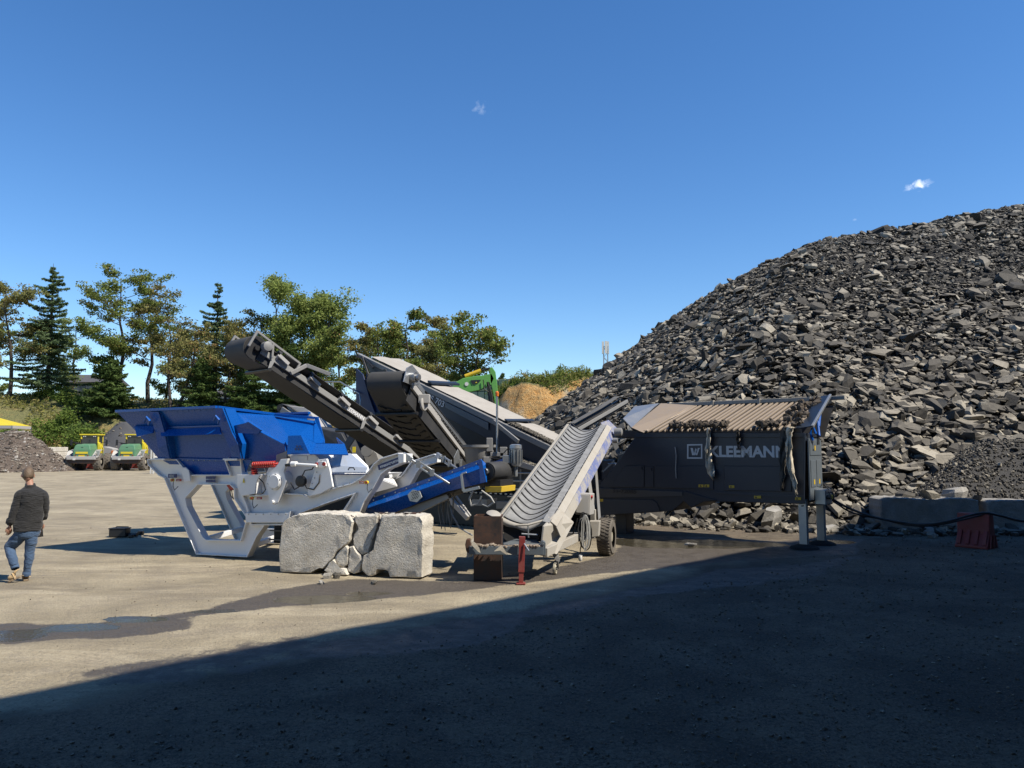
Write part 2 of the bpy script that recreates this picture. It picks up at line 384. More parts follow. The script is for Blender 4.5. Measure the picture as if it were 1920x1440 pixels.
# gravel at heap foot; past the shadow edge its colour is darkened to deepen shade
shadow_edge = (x - y * 1.0 + 10.2) / 1.414
dark = np.clip((shadow_edge + .5 * nz + .35) / 1.1, 0, 1)
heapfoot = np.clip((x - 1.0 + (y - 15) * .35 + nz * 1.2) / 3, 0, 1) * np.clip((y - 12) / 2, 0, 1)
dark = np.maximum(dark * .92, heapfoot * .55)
near = (np.abs(x) < 22) & (y > 2) & (y < 27)
z = np.where(near, .018 * vnoise(x, y, 5, 3, .5) + .010 * vnoise(x, y, 6, 3, 2.2), 0.) * (1 - .9 * pud) - .006 * pud
trk = np.zeros(len(x))
for (tx, ty, tr_) in ((-30, 2, 26.5), (-30, 2, 28.6), (-2, 40, 24.), (-2, 40, 26.1), (-26, 30, 19.), (-26, 30, 21.), (10, -14, 29.), (10, -14, 31.), (6, -30, 40), (6, -30, 42.1)):
    dd_ = np.abs(np.hypot(x - tx, y - ty) - tr_); trk = np.maximum(trk, np.clip(1 - dd_ / .28, 0, 1) * np.clip(.55 + nz * 1.3, 0, 1))
z = z - .012 * trk * near
nx = len(xs); i = np.arange(len(ys) - 1)[:, None] * nx + np.arange(nx - 1)[None, :]; i = i.ravel()
t = NT('yard_ground'); w = t.attr('wet'); pd = t.attr('puddle'); dk = t.attr('dark')
co = t.c; nb = t.noise(.55, 6, .62, .4); nm = t.noise(3.2, 6, .7); nf = t.noise(26, 6, .75); ng = t.noise(95, 3, .6)
vo = t.n('ShaderNodeTexVoronoi'); t.L(co, vo.inputs['Vector']); vo.inputs['Scale'].default_value = 34
mp = t.n('ShaderNodeMapping'); t.L(co, mp.inputs[0]); mp.inputs['Scale'].default_value = (.45, 1.3, 1); mp.inputs['Rotation'].default_value = (0, 0, R(-16))
tracks = t.noise(.8, 7, .68, 1.4, co=mp.outputs[0])
dust = t.mix(t.rng(nb, .35, .65), (.35, .295, .195), (.20, .165, .108)); dust = t.mix(t.rng(tracks, .5, .64, 0, .65), dust, (.44, .375, .26)); dust = t.mix(t.rng(tracks, .45, .36, 0, .5), dust, (.15, .125, .085)); dust = t.mix(t.math('MULTIPLY', t.attr('track'), t.rng(nf, .3, .6, .2, .75)), dust, (.17, .14, .10))
dust = t.mix(t.rng(nf, .47, .66, 0, .6), dust, (.12, .10, .07)); dust = t.mix(t.rng(ng, .52, .7, 0, .5), dust, (.10, .085, .06)); dust = t.mix(t.rng(nm, .52, .68, 0, .5), dust, (.19, .16, .12))
shade_grav = t.mix(t.rng(t.math('ADD', t.math('MULTIPLY', nf, .55), t.math('MULTIPLY', ng, .45)), .42, .58), (.018, .014, .010), (.16, .12, .08)); shade_grav = t.mix(t.rng(nm, .48, .62, 0, .5), shade_grav, (.15, .112, .07)); shade_grav = t.mix(t.rng(nb, .42, .56, .7, 0), shade_grav, (.030, .0225, .015))
shade_grav = t.mix(t.rng(vo.outputs['Distance'], .1, .4, .5, 0), shade_grav, (.19, .145, .095))
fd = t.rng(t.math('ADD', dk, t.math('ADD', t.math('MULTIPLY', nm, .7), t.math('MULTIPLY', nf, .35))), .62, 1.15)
col = t.mix(fd, dust, shade_grav)  # dust turns to gravel whose dark tone includes the foreground shade
fw = t.rng(t.math('ADD', w, t.math('ADD', t.math('MULTIPLY', t.math('SUBTRACT', nm, .5), 1.3), t.math('MULTIPLY', t.math('SUBTRACT', nf, .5), .5))), .36, .6)
col = t.mix(fw, col, t.mix(nf, (.040, .033, .027), (.105, .088, .068)))
fp = t.rng(t.math('ADD', pd, t.math('MULTIPLY', t.math('SUBTRACT', nm, .5), .9)), .42, .5)
col = t.mix(fp, col, (.05, .043, .028))
rough = t.math('SUBTRACT', .92, t.math('MULTIPLY', fw, t.rng(nm, .35, .6, .55, .2)))
rough = t.math('MAXIMUM', t.math('SUBTRACT', rough, t.math('MULTIPLY', fp, .9)), .04)
h = t.math('ADD', t.math('MULTIPLY', nf, .8), t.math('ADD', t.math('MULTIPLY', ng, .3), t.math('MULTIPLY', vo.outputs['Distance'], -.25)))
h = t.math('MULTIPLY', h, t.math('SUBTRACT', 1., fp)); h = t.math('ADD', h, t.math('MULTIPLY', nm, .6))
hb = t.bump(h, .9, .03); M['ground'] = t.fin(col, rough, hb, k=1.06)
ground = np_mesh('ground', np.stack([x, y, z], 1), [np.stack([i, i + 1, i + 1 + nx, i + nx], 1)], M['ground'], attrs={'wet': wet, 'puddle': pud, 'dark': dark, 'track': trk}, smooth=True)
ground['kind'] = 'structure'

# ------------------------------------------------------------------ stones
def rotmats(n, normal, tilt, r):
    """random spin about the surface normal and a random tilt"""
    a = r.random(n) * 2 * np.pi; t1 = r.normal(0, tilt, n); ax = r.random(n) * 2 * np.pi
    c, s = np.cos(a), np.sin(a); Z = np.zeros(n); O = np.ones(n)
    Rz = np.stack([c, -s, Z, s, c, Z, Z, Z, O], 1).reshape(n, 3, 3)
    k = np.stack([np.cos(ax), np.sin(ax), Z], 1); K = np.zeros((n, 3, 3)); K[:, 0, 1] = -k[:, 2]; K[:, 0, 2] = k[:, 1]; K[:, 1, 0] = k[:, 2]; K[:, 1, 2] = -k[:, 0]; K[:, 2, 0] = -k[:, 1]; K[:, 2, 1] = k[:, 0]
    Rt = np.eye(3) + np.sin(t1)[:, None, None] * K + (1 - np.cos(t1))[:, None, None] * (K @ K)
    up = np.array([0, 0, 1.]); v = np.cross(up, normal); cc = normal[:, 2]; V = np.zeros((n, 3, 3))
    V[:, 0, 1] = -v[:, 2]; V[:, 0, 2] = v[:, 1]; V[:, 1, 0] = v[:, 2]; V[:, 1, 2] = -v[:, 0]; V[:, 2, 0] = -v[:, 1]; V[:, 2, 1] = v[:, 0]
    Rn = np.eye(3) + V + (V @ V) / (1 + cc)[:, None, None]
    return Rn @ Rt @ Rz
def stone_verts(n, r, flat):
    """angular broken slabs: 6-sided, 3 rings, unit size"""
    k = 6; ang = (np.arange(k) / k * 2 * np.pi)[None, :] + r.normal(0, .24, (n, k)); rad = .5 * (1 + r.normal(0, .2, (n, k))); el = r.uniform(.55, 1, (n, 1))
    th = flat[:, None]; sh = r.normal(0, .1, (n, 2))
    def ring(sc, zz, dx): 
        jit = 1 + r.normal(0, .06, (n, k))
        return np.stack([np.cos(ang) * rad * sc * jit + dx * sh[:, :1], np.sin(ang) * rad * sc * el * jit + dx * sh[:, 1:], zz * th + r.normal(0, .07, (n, k)) * th], 2)
    return np.concatenate([ring(.82, -.5, -1), ring(1.04, .12 * 1, 0), ring(.8, .5, 1)], 1)      # (n,18,3)
def stone_faces(n):
    b = (np.arange(n) * 18)[:, None]; k = 6; q = []
    for rg in (0, 6):
        for j in range(k): q.append([rg + j, rg + (j + 1) % k, rg + 6 + (j + 1) % k, rg + 6 + j])
    q = np.array(q); quads = (b[:, :, None] + q[None]).reshape(-1, 4)
    hx = np.array([[5, 4, 3, 2, 1, 0], [12, 13, 14, 15, 16, 17]]); hexs = (b[:, :, None] + hx[None]).reshape(-1, 6)
    return [quads, hexs]
def stonemat(name, lo, hi, pale, use_obj=False):
    t = NT(name)
    tone = t.n('ShaderNodeObjectInfo').outputs['Random'] if use_obj else t.attr('tone')
    n1 = t.noise(7, 6, .7); n2 = t.noise(40, 3, .6)
    c = t.mix(t.rng(tone, 0, .8), lo, hi); c = t.mix(t.rng(tone, .78, .94, 0, 1), c, pale)
    c = t.mix(t.rng(n1, .45, .7, 0, .45), c, (.13, .115, .09)); c = t.mix(t.rng(n2, .3, .7, .4, 0), c, (.02, .02, .02))
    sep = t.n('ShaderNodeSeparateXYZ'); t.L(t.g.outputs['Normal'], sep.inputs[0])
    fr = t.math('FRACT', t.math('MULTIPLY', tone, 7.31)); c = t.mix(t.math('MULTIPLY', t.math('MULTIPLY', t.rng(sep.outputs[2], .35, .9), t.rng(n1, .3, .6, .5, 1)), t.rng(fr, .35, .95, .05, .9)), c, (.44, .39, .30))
    return t.fin(c, .85, t.bump(t.math('ADD', n1, t.math('MULTIPLY', n2, .5)), .55, .03))
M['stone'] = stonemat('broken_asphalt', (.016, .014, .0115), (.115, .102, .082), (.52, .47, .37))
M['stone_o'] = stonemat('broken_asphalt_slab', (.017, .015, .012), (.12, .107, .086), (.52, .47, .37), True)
M['grit'] = stonemat('yard_grit', (.045, .035, .024), (.15, .115, .078), (.32, .26, .18))
t = NT('heap_core'); n1 = t.noise(9, 6, .7); M['core'] = t.fin(t.mix(n1, (.008, .008, .008), (.025, .023, .021)), .95, t.bump(n1, .9, .08))

TOE = [(-3.1, 40), (-2.8, 36), (-1.5, 31), (.4, 26.5), (2.6, 22.4), (5.2, 20.4), (8.2, 19.3), (13, 19.2), (24, 18.4), (50, 15), (80, 20), (80, 75), (-1, 75), (-3, 52)]
def softmin(a, b, k): h = np.clip(.5 + .5 * (b - a) / k, 0, 1); return b * (1 - h) + a * h - k * h * (1 - h)
def heap_h(x, y, rough=True):
    d = sdf(np.stack([x, y], 1), TOE); h = np.where(d > 0, d * .755, d * .7)
    cap = 11.45 + np.clip(x - 12, -6, 14) * .23
    h = softmin(h, cap, 2.2)
    if rough: h = h + .28 * vnoise(x, y, 21, 3, .35) * np.clip(d / 2, 0, 1) + .10 * vnoise(x, y, 22, 2, 1.6) * np.clip(d, 0, 1)
    return h
def heap_n(x, y):
    e = .3; hx = (heap_h(x + e, y) - heap_h(x - e, y)) / (2 * e); hy = (heap_h(x, y + e) - heap_h(x, y - e)) / (2 * e)
    n = np.stack([-hx, -hy, np.ones_like(hx)], 1); return n / np.linalg.norm(n, axis=1)[:, None]

heap = thing('rubble_heap', 'huge dark heap of broken asphalt and concrete slabs behind the dark feeder', 'rubble heap', (18, 34, 0))
HL = np.array([18, 34, 0.])
gx = np.arange(-6, 62, .5); gy = np.arange(14, 70, .5); GX, GY = np.meshgrid(gx, gy); a, b = GX.ravel(), GY.ravel(); hz = heap_h(a, b) - .06
k = len(gx); i = (np.arange(len(gy) - 1)[:, None] * k + np.arange(k - 1)[None, :]).ravel(); q = np.stack([i, i + 1, i + 1 + k, i + k], 1)
q = q[(hz[q] > -.6).any(1)]
np_mesh('core', np.stack([a, b, np.maximum(hz, -.4)], 1) - HL, [q], M['core'], heap, smooth=True)
# loose stones over the whole face
def scatter(n, smin, smax, seed, nearbias=False):
    r = np.random.default_rng(seed); X = r.uniform(-5, 44, n * 4); Y = r.uniform(16.5, 46, n * 4)
    d = sdf(np.stack([X, Y], 1), TOE); ok = (d > -.5 + .5 * vnoise(X, Y, 30, 3, .8)) & (X / Y < .76)
    X, Y = X[ok][:n], Y[ok][:n]; n = len(X); s = smin * (smax / smin) ** (r.random(n) ** 2.0)
    return X, Y, s, r, n
vs = []; tones = []
for (cnt, s0, s1, seed, emb) in ((46000, .10, .36, 41, .10), (40000, .05, .14, 42, .02), (4600, .28, .72, 43, .08)):
    X, Y, s, r, n = scatter(cnt, s0, s1, seed)
    nr = heap_n(X, Y) + np.array([0, 0, .4]); nr /= np.linalg.norm(nr, axis=1)[:, None]; flat = r.uniform(.14, .5, n); s = s * (.72 + .65 * np.clip(1 - heap_h(X, Y, False) / 9, 0, 1)) * (1 + .35 * vnoise(X, Y, 44, 2, .25)); v = stone_verts(n, r, flat) * s[:, None, None]
    Rm = rotmats(n, nr, .48, r); v = np.einsum('nij,nkj->nki', Rm, v)
    c = np.stack([X, Y, np.maximum(heap_h(X, Y), .0)], 1) + nr * (emb * r.random(n) * s / s1 + .02)[:, None]
    vs.append((v + c[:, None, :]).reshape(-1, 3)); tones.append(np.repeat(r.random(n), 18))
vs = np.concatenate(vs); np_mesh('loose_rubble', vs - HL, stone_faces(len(vs) // 18), M['stone'], heap, attrs={'tone': np.concatenate(tones)}, kind='stuff')
# the largest slabs, each its own part
r = np.random.default_rng(77); slab_meshes = []
for kx in range(16):
    v = stone_verts(1, r, np.array([r.uniform(.2, .55)]))[0]
    o = np_mesh('slab', v, stone_faces(1), M['stone_o'], heap); slab_meshes.append(o.data); bpy.data.objects.remove(o)
cand = []
X = r.uniform(-3, 32, 1500); Y = r.uniform(18, 42, 1500); d = sdf(np.stack([X, Y], 1), TOE); ok = (d > -.2) & (X / Y < .70); X, Y = X[ok], Y[ok]
w_ = 1 / Y ** 1.2; idx = np.argsort(-r.random(len(X)) * w_)[:286]; X, Y = X[idx], Y[idx]; n = len(X)
nr = heap_n(X, Y); Rm = rotmats(n, nr, .35, r); S = r.uniform(.34, .64, n) * (1 + .7 * (r.random(n) > .92)); H = heap_h(X, Y)
for kx in range(n):
    o = bpy.data.objects.new('slab', slab_meshes[kx % 16]); C.objects.link(o); o.parent = heap
    o.matrix_local = Matrix.Translation(Vector((X[kx], Y[kx], max(H[kx], 0) + .12)) - Vector(HL)) @ Matrix(Rm[kx].tolist()).to_4x4() @ Matrix.Diagonal((S[kx], S[kx], S[kx], 1))

# fine gravel heap spilling over the blocks on the right
t = NT('fine_gravel'); n1 = t.noise(45, 5, .75); n2 = t.noise(5, 4, .6)
M['fine'] = t.fin(t.mix(t.rng(n1, .3, .7), (.03, .03, .031), (.12, .115, .11)), .9, t.bump(t.math('ADD', n1, n2), 1., .05))
gh = thing('gravel_heap', 'smooth heap of fine dark gravel spilling against the concrete blocks', 'gravel heap', (14.2, 20.6, 0))
gm_h = lambda A, B: np.maximum(np.minimum(np.minimum(4.0 - np.hypot((A - 16.9) / 1.7, (B - 21.2)) * .80, .55 + (B - 19.4) * 1.15), 2.25 + .12 * vnoise(A, B, 9, 3, .5)) + .1 * vnoise(A, B, 8, 4, 1.2), -.1)
a = np.linspace(-5.5, 9, 110); b = np.linspace(-1.4, 4, 60); A, B = np.meshgrid(a, b); A, B = A.ravel() + 14.2, B.ravel() + 20.6
hz = gm_h(A, B)
k = 110; i = (np.arange(59)[:, None] * k + np.arange(k - 1)[None, :]).ravel()
np_mesh('gravel_mound', np.stack([A - 14.2, B - 20.6, hz], 1), [np.stack([i, i + 1, i + 1 + k, i + k], 1)], M['fine'], gh, smooth=True)
r = np.random.default_rng(5); n = 14000; X = r.uniform(9.5, 21, n); Y = r.uniform(19.5, 23.6, n); hh = gm_h(X, Y); ok = hh > .02
X, Y, hh = X[ok], Y[ok], hh[ok]; n = len(X); up = np.tile([0, 0, 1.], (n, 1)); v = stone_verts(n, r, np.full(n, .7)) * (r.uniform(.03, .085, n) + .08 * (r.random(n) > .985))[:, None, None]
v = np.einsum('nij,nkj->nki', rotmats(n, up, .6, r), v) + np.stack([X - 14.2, Y - 20.6, hh + .01], 1)[:, None, :]
np_mesh('loose_gravel', v.reshape(-1, 3), stone_faces(n), M['stone'], gh, attrs={'tone': np.repeat(r.random(n) * .95, 18)}, kind='stuff')

# scattered grit and pebbles on the yard
r = np.random.default_rng(9); n = 26000; Y = 3.2 + 18 * r.random(n) ** 1.6; X = (r.random(n) * 1.5 - .75) * Y; 
keep = (r.random(n) < np.clip((X - Y + 10.2) / 3 + .25, .12, 1)); X, Y = X[keep], Y[keep]; n = len(X)
lit = np.clip((X - Y + 10.2) / 1.5, .45, 1); v = stone_verts(n, r, r.uniform(.4, .9, n)) * (lit * (.006 + .02 * r.random(n) ** 7))[:, None, None] * (1 + Y / 14)[:, None, None]
v = np.einsum('nij,nkj->nki', rotmats(n, np.tile([0, 0, 1.], (n, 1)), .4, r), v) + np.stack([X, Y, .018 * vnoise(X, Y, 5, 3, .5) + .010 * vnoise(X, Y, 6, 3, 2.2) + .004], 1)[:, None, :]
o = np_mesh('grit', v.reshape(-1, 3), stone_faces(n), M['grit'], attrs={'tone': np.repeat(.35 + r.random(n) * .5, 18)}, kind='stuff'); setp(o, 'loose dark grit and pebbles strewn over the yard', 'gravel')
# loose rubble along the foot of the heap and under the feeder
r = np.random.default_rng(19); n = 2600; X = r.uniform(1.5, 14, n); toe_y = np.interp(X, [-2, .4, 2.6, 5.2, 8.2, 13, 24], [31, 26.5, 22.4, 20.4, 19.3, 19, 17.6]); Y = toe_y - np.abs(r.normal(0, .55, n)) + .3
s = .04 + .28 * r.random(n) ** 3; v = stone_verts(n, r, r.uniform(.3, .7, n)) * s[:, None, None]
v = np.einsum('nij,nkj->nki', rotmats(n, np.tile([0, 0, 1.], (n, 1)), .35, r), v) + np.stack([X, Y, s * .15], 1)[:, None, :]
o = np_mesh('loose_rubble', v.reshape(-1, 3), stone_faces(n), M['stone'], attrs={'tone': np.repeat(r.random(n), 18)}, kind='stuff'); setp(o, 'small loose rubble strewn along the foot of the dark heap', 'rubble')

# ------------------------------------------------------------------ banks and far land
def wall_top(px): return np.interp(px, [-300, 0, 120, 300, 420, 560, 700, 830, 960, 1010, 1110, 1300], [745, 742, 735, 744, 748, 748, 748, 748, 745, 722, 722, 700])
BP = [(-130, 80), (-72, 80), (-52, 84), (-36, 86), (-22, 84), (-12, 78), (-8, 70), (-4, 58), (-1, 54), (3, 53), (9, 56), (20, 62), (60, 70), (60, 190), (-130, 190)]
def bank_h(x, y, rough=True):
    d = sdf(np.stack([x, y], 1), BP); top = np.interp(x, [-90, -40, -14, -6, -1, 4, 9, 20], [8.6, 8.3, 7.6, 6.4, 6.4, 7.2, 7.2, 7.0])
    s = np.interp(x, [-60, -20, -8, 0], [.62, .62, 1.0, 2.2])
    h = softmin(d * s, top, 2.) ; 
    if rough: h = h + .5 * vnoise(x, y, 51, 4, .22) * np.clip(d / 3, 0, 1) + .75 * vnoise(x, y, 52, 3, .7) * np.clip(d, 0, 1) * np.clip((x + 9) / 3, 0, 1)
    return h
gx = np.concatenate([np.arange(-120, -8, .8), np.arange(-8, 14, .3), np.arange(14, 50, .8)]); gy = np.concatenate([np.arange(50, 62, .3), np.arange(62, 180, .8)]); GX, GY = np.meshgrid(gx, gy); a, b = GX.ravel(), GY.ravel(); hz = bank_h(a, b)
k = len(gx); i = (np.arange(len(gy) - 1)[:, None] * k + np.arange(k - 1)[None, :]).ravel(); q = np.stack([i, i + 1, i + 1 + k, i + k], 1); q = q[(hz[q] > -.8).any(1)]
t = NT('bank_soil'); n1 = t.noise(.35, 6, .65); n2 = t.noise(3, 6, .7); sep = t.n('ShaderNodeSeparateXYZ'); t.L(t.g.outputs['Normal'], sep.inputs[0])
soil = t.mix(t.rng(n2, .35, .65), (.44, .22, .06), (.55, .36, .15)); soil = t.mix(t.rng(n1, .54, .64), soil, (.38, .32, .22)); soil = t.mix(t.rng(n2, .55, .75, 0, .6), soil, (.12, .09, .05))
gr = t.mix(n2, (.09, .1, .03), (.22, .2, .08)); fg = t.rng(t.math('ADD', sep.outputs[2], t.math('MULTIPLY', n1, .5)), .9, 1.12)
M['bank'] = t.fin(t.mix(fg, soil, gr), .95, t.bump(t.math('ADD', n2, n1), 1., .5), k=1.05)
o = np_mesh('bank', np.stack([a, b, np.maximum(hz, -.5)], 1), [q], M['bank'], smooth=True); o['kind'] = 'structure'

def leaves(cent, size, r, flat=0., aspect=.6):
    n = len(cent); a = r.normal(0, 1, (n, 3)); a[:, 2] *= (1 - flat); a /= np.linalg.norm(a, axis=1)[:, None]
    b = np.cross(a, r.normal(0, 1, (n, 3))); b /= np.linalg.norm(b, axis=1)[:, None]; s = (size * r.uniform(.6, 1.4, n))[:, None]
    v = np.stack([cent - a * s, cent + b * s * aspect, cent + a * s, cent - b * s * aspect], 1)
    return v.reshape(-1, 3), np.arange(n * 4).reshape(n, 4)
def leafobj(name, cent, size, mat, parent, seed, flat=0., aspect=.6, tone=None, kind=None):
    r = np.random.default_rng(seed); v, f = leaves(cent, size, r, flat, aspect); t_ = r.random(len(cent)) if tone is None else tone
    return np_mesh(name, v, [f], mat, parent, attrs={'tone': np.repeat(t_, 4)}, kind=kind)
# grass and weeds on the bank
r = np.random.default_rng(61); n = 120000; X = r.uniform(-75, 14, n); Y = r.uniform(53, 112, n); d = sdf(np.stack([X, Y], 1), BP); hz = bank_h(X, Y)
nn = vnoise(X, Y, 62, 3, .25); slope_bare = (X > -8) & (d < 3.6)
ok = (d > .3) & (d < 26) & (((nn > .02) & ~slope_bare) | ((X > -8) & (d > 3.6)) | (nn > .35)) & (X / Y > -.72)
X, Y, hz = X[ok], Y[ok], hz[ok]; cent = np.stack([X, Y, hz + .15 + .5 * r.random(len(X))], 1)
o = leafobj('grass', cent, .24, M['grass'], None, 63, 0., .25, kind='stuff'); setp(o, 'dry grass and weeds covering the bank below the trees', 'grass')
r = np.random.default_rng(65); n = 16000; X = r.uniform(-3, 14, n); Y = r.uniform(56.4, 62, n); dd = sdf(np.stack([X, Y], 1), BP); ok = dd > 3.5 + .8 * vnoise(X, Y, 67, 2, .6); X, Y = X[ok], Y[ok]; n = len(X); cent = np.stack([X, Y, bank_h(X, Y) + r.random(n) ** 1.5 * (.7 + .5 * vnoise(X, Y * 0, 66, 3, .8))], 1)
o = leafobj('tall_grass', cent, .16, M['grass_green'], None, 66, 0., .2, kind='stuff'); setp(o, 'tall fresh green grass on top of the ochre bank', 'grass')

# ------------------------------------------------------------------ trees
def branch_tube(mb, p0, p1, r0, r1, r, n=5, seg=3, wob=.08):
    L = (p1 - p0).length; pts = []
    for i in range(seg + 1):
        t = i / seg; q = p0.lerp(p1, t)
        if 0 < i < seg: q = q + Vector((r.normal(0, wob), r.normal(0, wob), r.normal(0, wob * .5))) * L
        pts.append(q)
    mb.tube(pts, [r0 + (r1 - r0) * i / seg for i in range(seg + 1)], n, caps=False); return pts
def along(pts, t):
    f = t * (len(pts) - 1); i = min(int(f), len(pts) - 2); return pts[i].lerp(pts[i + 1], f - i)
def broadleaf(name, label, base, H, W, seed, leaf, dens=1., clear=.25, trunks=1, spread=.45, lean=0., size=.135, clump=.8, group=None):
    r = np.random.default_rng(seed); root = thing(name, label, 'tree', base, 0, group); mb = MB(); base = Vector(base); cl = []
    for tnk in range(trunks):
        ln = lean + (tnk - (trunks - 1) / 2) * .22; top = base + Vector((ln * H + r.normal(0, .02) * H, r.normal(0, .04) * H, H * (.9 if tnk == 0 else .78)))
        r0 = .016 * H + .03; tp = branch_tube(mb, base + Vector((tnk * .25, 0, -.3)), top, r0, .03, r, 6, 6, .018)
        nb = int(17 / trunks ** .5)
        for i in range(nb):
            t = clear + (1 - clear) * (i + r.random()) / nb; p = along(tp, min(t, .99)); az = r.random() * 6.283
            prof = math.sin(min(1, (t - clear * .6) / (1 - clear * .6)) ** .8 * math.pi * .93) ** .7; L = W / 2 * (prof * .9 + .12) * r.uniform(.65, 1.15)
            d = Vector((math.cos(az), math.sin(az) * .8, r.uniform(spread * .5, spread * 1.7))).normalized(); e = p + d * L
            bp = branch_tube(mb, p, e, .045 * (1.25 - t) * H / 10 + .012, .02, r, 4, 3, .07)
            ns = 5 + int(L * 1.6)
            for j in range(ns):
                q = along(bp, .3 + .7 * (j + r.random() * .8) / ns * .98); az2 = r.random() * 6.283; d2 = (d * .55 + Vector((math.cos(az2), math.sin(az2), r.uniform(-.1, .6)))).normalized()
                e2 = q + d2 * L * r.uniform(.2, .42); branch_tube(mb, q, e2, .018, .008, r, 3, 2, .08)
                for e3 in (e2, q.lerp(e2, .5)):
                    m = int(30 * dens * r.uniform(.2, 1.7)); cl.append(np.array(e3)[None] + r.normal(0, 1, (m, 3)) * np.array([.40, .40, .20]) * clump)
    mb.build('trunk', M['bark'], root, smooth=True, fix=False)
    c = np.concatenate(cl) - np.array(base); tone = np.clip(np.repeat(r.random(len(cl)), [len(x) for x in cl]) * .55 + r.random(len(c)) * .45, 0, 1)
    leafobj('crown', c, size, leaf, root, seed + 1, .0, .62, tone=tone); return root
def spruce(name, label, base, H, W, seed, mat, group=None, gap=.25, clear=.1):
    r = np.random.default_rng(seed); root = thing(name, label, 'tree', base, 0, group); mb = MB(); base = Vector(base)
    mb.tube([base + Vector((0, 0, -.3)), base + Vector((.1, 0, H * .5)), base + Vector((0, 0, H))], [.02 * H, .012 * H, .02], 6, caps=False); cl = []
    z = clear * H
    while z < H * .985:
        t = z / H; L0 = W / 2 * (1 - t) ** .8 * 1.05 + .15
        for j in range(8):
            if r.random() < gap: continue
            az = r.random() * 6.283; L = L0 * r.choice([.55, .8, 1., 1.25]) * r.uniform(.8, 1.1); d = Vector((math.cos(az), math.sin(az), 0)); p = base + Vector((0, 0, z))
            e = p + d * L + Vector((0, 0, -.12 * L + .25 * (t > .6) * L)); mid = p + d * L * .5 + Vector((0, 0, -.13 * L)); mb.tube([p, mid, e], [.03, .02, .008], 3, caps=False)
            m = int(80 * L) + 14; s = r.random(m) ** .7; sp = (.12 + .30 * (1 - s)) * min(L, 1.6)
            pp = np.array(p)[None] + (np.array(e - p)[None] * s[:, None]); side = np.array([-math.sin(az), math.cos(az), 0]); pp = pp + side[None] * (r.normal(0, 1, m) * sp * .6)[:, None]
            pp[:, 2] += -.12 * np.abs(r.normal(0, 1, m)) - .13 * L * np.sin(np.pi * s) * .6; cl.append(pp)
        z += H * .03 * r.uniform(.8, 1.2)
    mb.build('trunk', M['bark'], root, smooth=True, fix=False); c = np.concatenate(cl) - np.array(base)
    tone = np.clip(np.repeat(r.random(len(cl)), [len(x) for x in cl]) * .6 + r.random(len(c)) * .4, 0, 1)
    leafobj('crown', c, .17, mat, root, seed + 1, .35, .35, tone=tone); return root
def tree_at(px, top, basepx, D, wpx):
    wpx *= 1.18; b = P(px, basepx, D); zt = P(px, top, D).z; hb = float(bank_h(np.array([b.x]), np.array([b.y]))[0]); b.z = hb if hb > 2 else min(b.z, hb); return tuple(b), zt - b.z, wpx * D / FPX
def bl(px, top, w, D, label, seed, leaf='leaf_locust', name='locust_tree', **kw):
    b, H, W = tree_at(px, top, 740, D, w); return broadleaf(name, label, b, H, W, seed, M[leaf], group='trees along the bank top', **kw)
bl(18, 520, 120, 97, 'thin browning tree cut off by the left edge of the photo', 101, 'leaf_brown', dens=1.2)
b, H, W = tree_at(88, 494, 740, 99, 125); spruce('spruce_tree', 'tall pointed spruce, leftmost of the two large spruces', b, H, W, 110, M['leaf_spruce'], 'trees along the bank top', .35)
bl(222, 497, 165, 96, 'tallest broad tree with red-tinged top, right of the leftmost spruce', 121, 'leaf_locust', dens=1.25, clear=.18)
bl(278, 512, 95, 98, 'slender open tree with rust-coloured tips beside the tallest broad tree', 131, 'leaf_brown', dens=.7, clear=.3)
bl(325, 570, 105, 93, 'low sparse tree with a forked leaning trunk on the bank top', 141, 'leaf_brown', dens=.45, trunks=2, lean=.03, clear=.35)
b, H, W = tree_at(402, 528, 745, 99, 105); spruce('spruce_tree', 'pointed spruce behind the browning tree, left of the conveyor head', b, H, W, 150, M['leaf_spruce'], 'trees along the bank top', .45)
bl(420, 595, 105, 94, 'browning low tree in front of the right-hand spruce', 161, 'leaf_brown', dens=.8, clear=.3)
bl(470, 577, 80, 97, 'narrow half-bare tree just left of the willow', 171, 'leaf_brown', dens=.6)
bl(562, 518, 138, 95, 'large round pale green willow-like tree above the conveyor', 181, 'leaf_willow', 'willow_tree', dens=2.2, clear=.12, trunks=3, clump=1.35, size=.15, spread=.9)
bl(634, 597, 60, 92, 'small narrow tree at the right edge of the willow', 191, 'leaf_locust', dens=.7)
bl(678, 590, 70, 86, 'slim reddish tree left of the bare one, above the screen box', 201, 'leaf_brown', dens=.8, clear=.2)
bl(712, 586, 60, 86, 'nearly bare thin tree above the screen box', 211, 'leaf_locust', dens=.2, clear=.3)
bl(762, 566, 95, 84, 'fuller upright tree above the middle of the screen box', 221, 'leaf_locust', dens=1.2, clear=.15)
bl(822, 578, 72, 84, 'reddish upright tree between the fuller one and the spreading one', 231, 'leaf_brown', dens=.85, clear=.22)
bl(880, 598, 125, 76, 'wide spreading tree with dark limbs above the green excavator boom', 241, 'leaf_locust', dens=.75, clear=.2, trunks=2, spread=.5)
for (px, top, w, D, lab, sd) in ((205, 665, 100, 94, 'dark dense fir under the tallest broad tree', 303), (380, 655, 80, 93, 'dark low fir under the right-hand spruce', 305), (470, 650, 100, 92, 'dark evergreen left below the conveyor head', 306), (545, 640, 90, 92, 'dark evergreen under the willow-like tree', 307)):
    b, H, W = tree_at(px, top, 750, D, w); spruce('fir_tree', lab, b, H, W, sd, M['leaf_dark'], 'low dark firs on the bank', .2, .03)
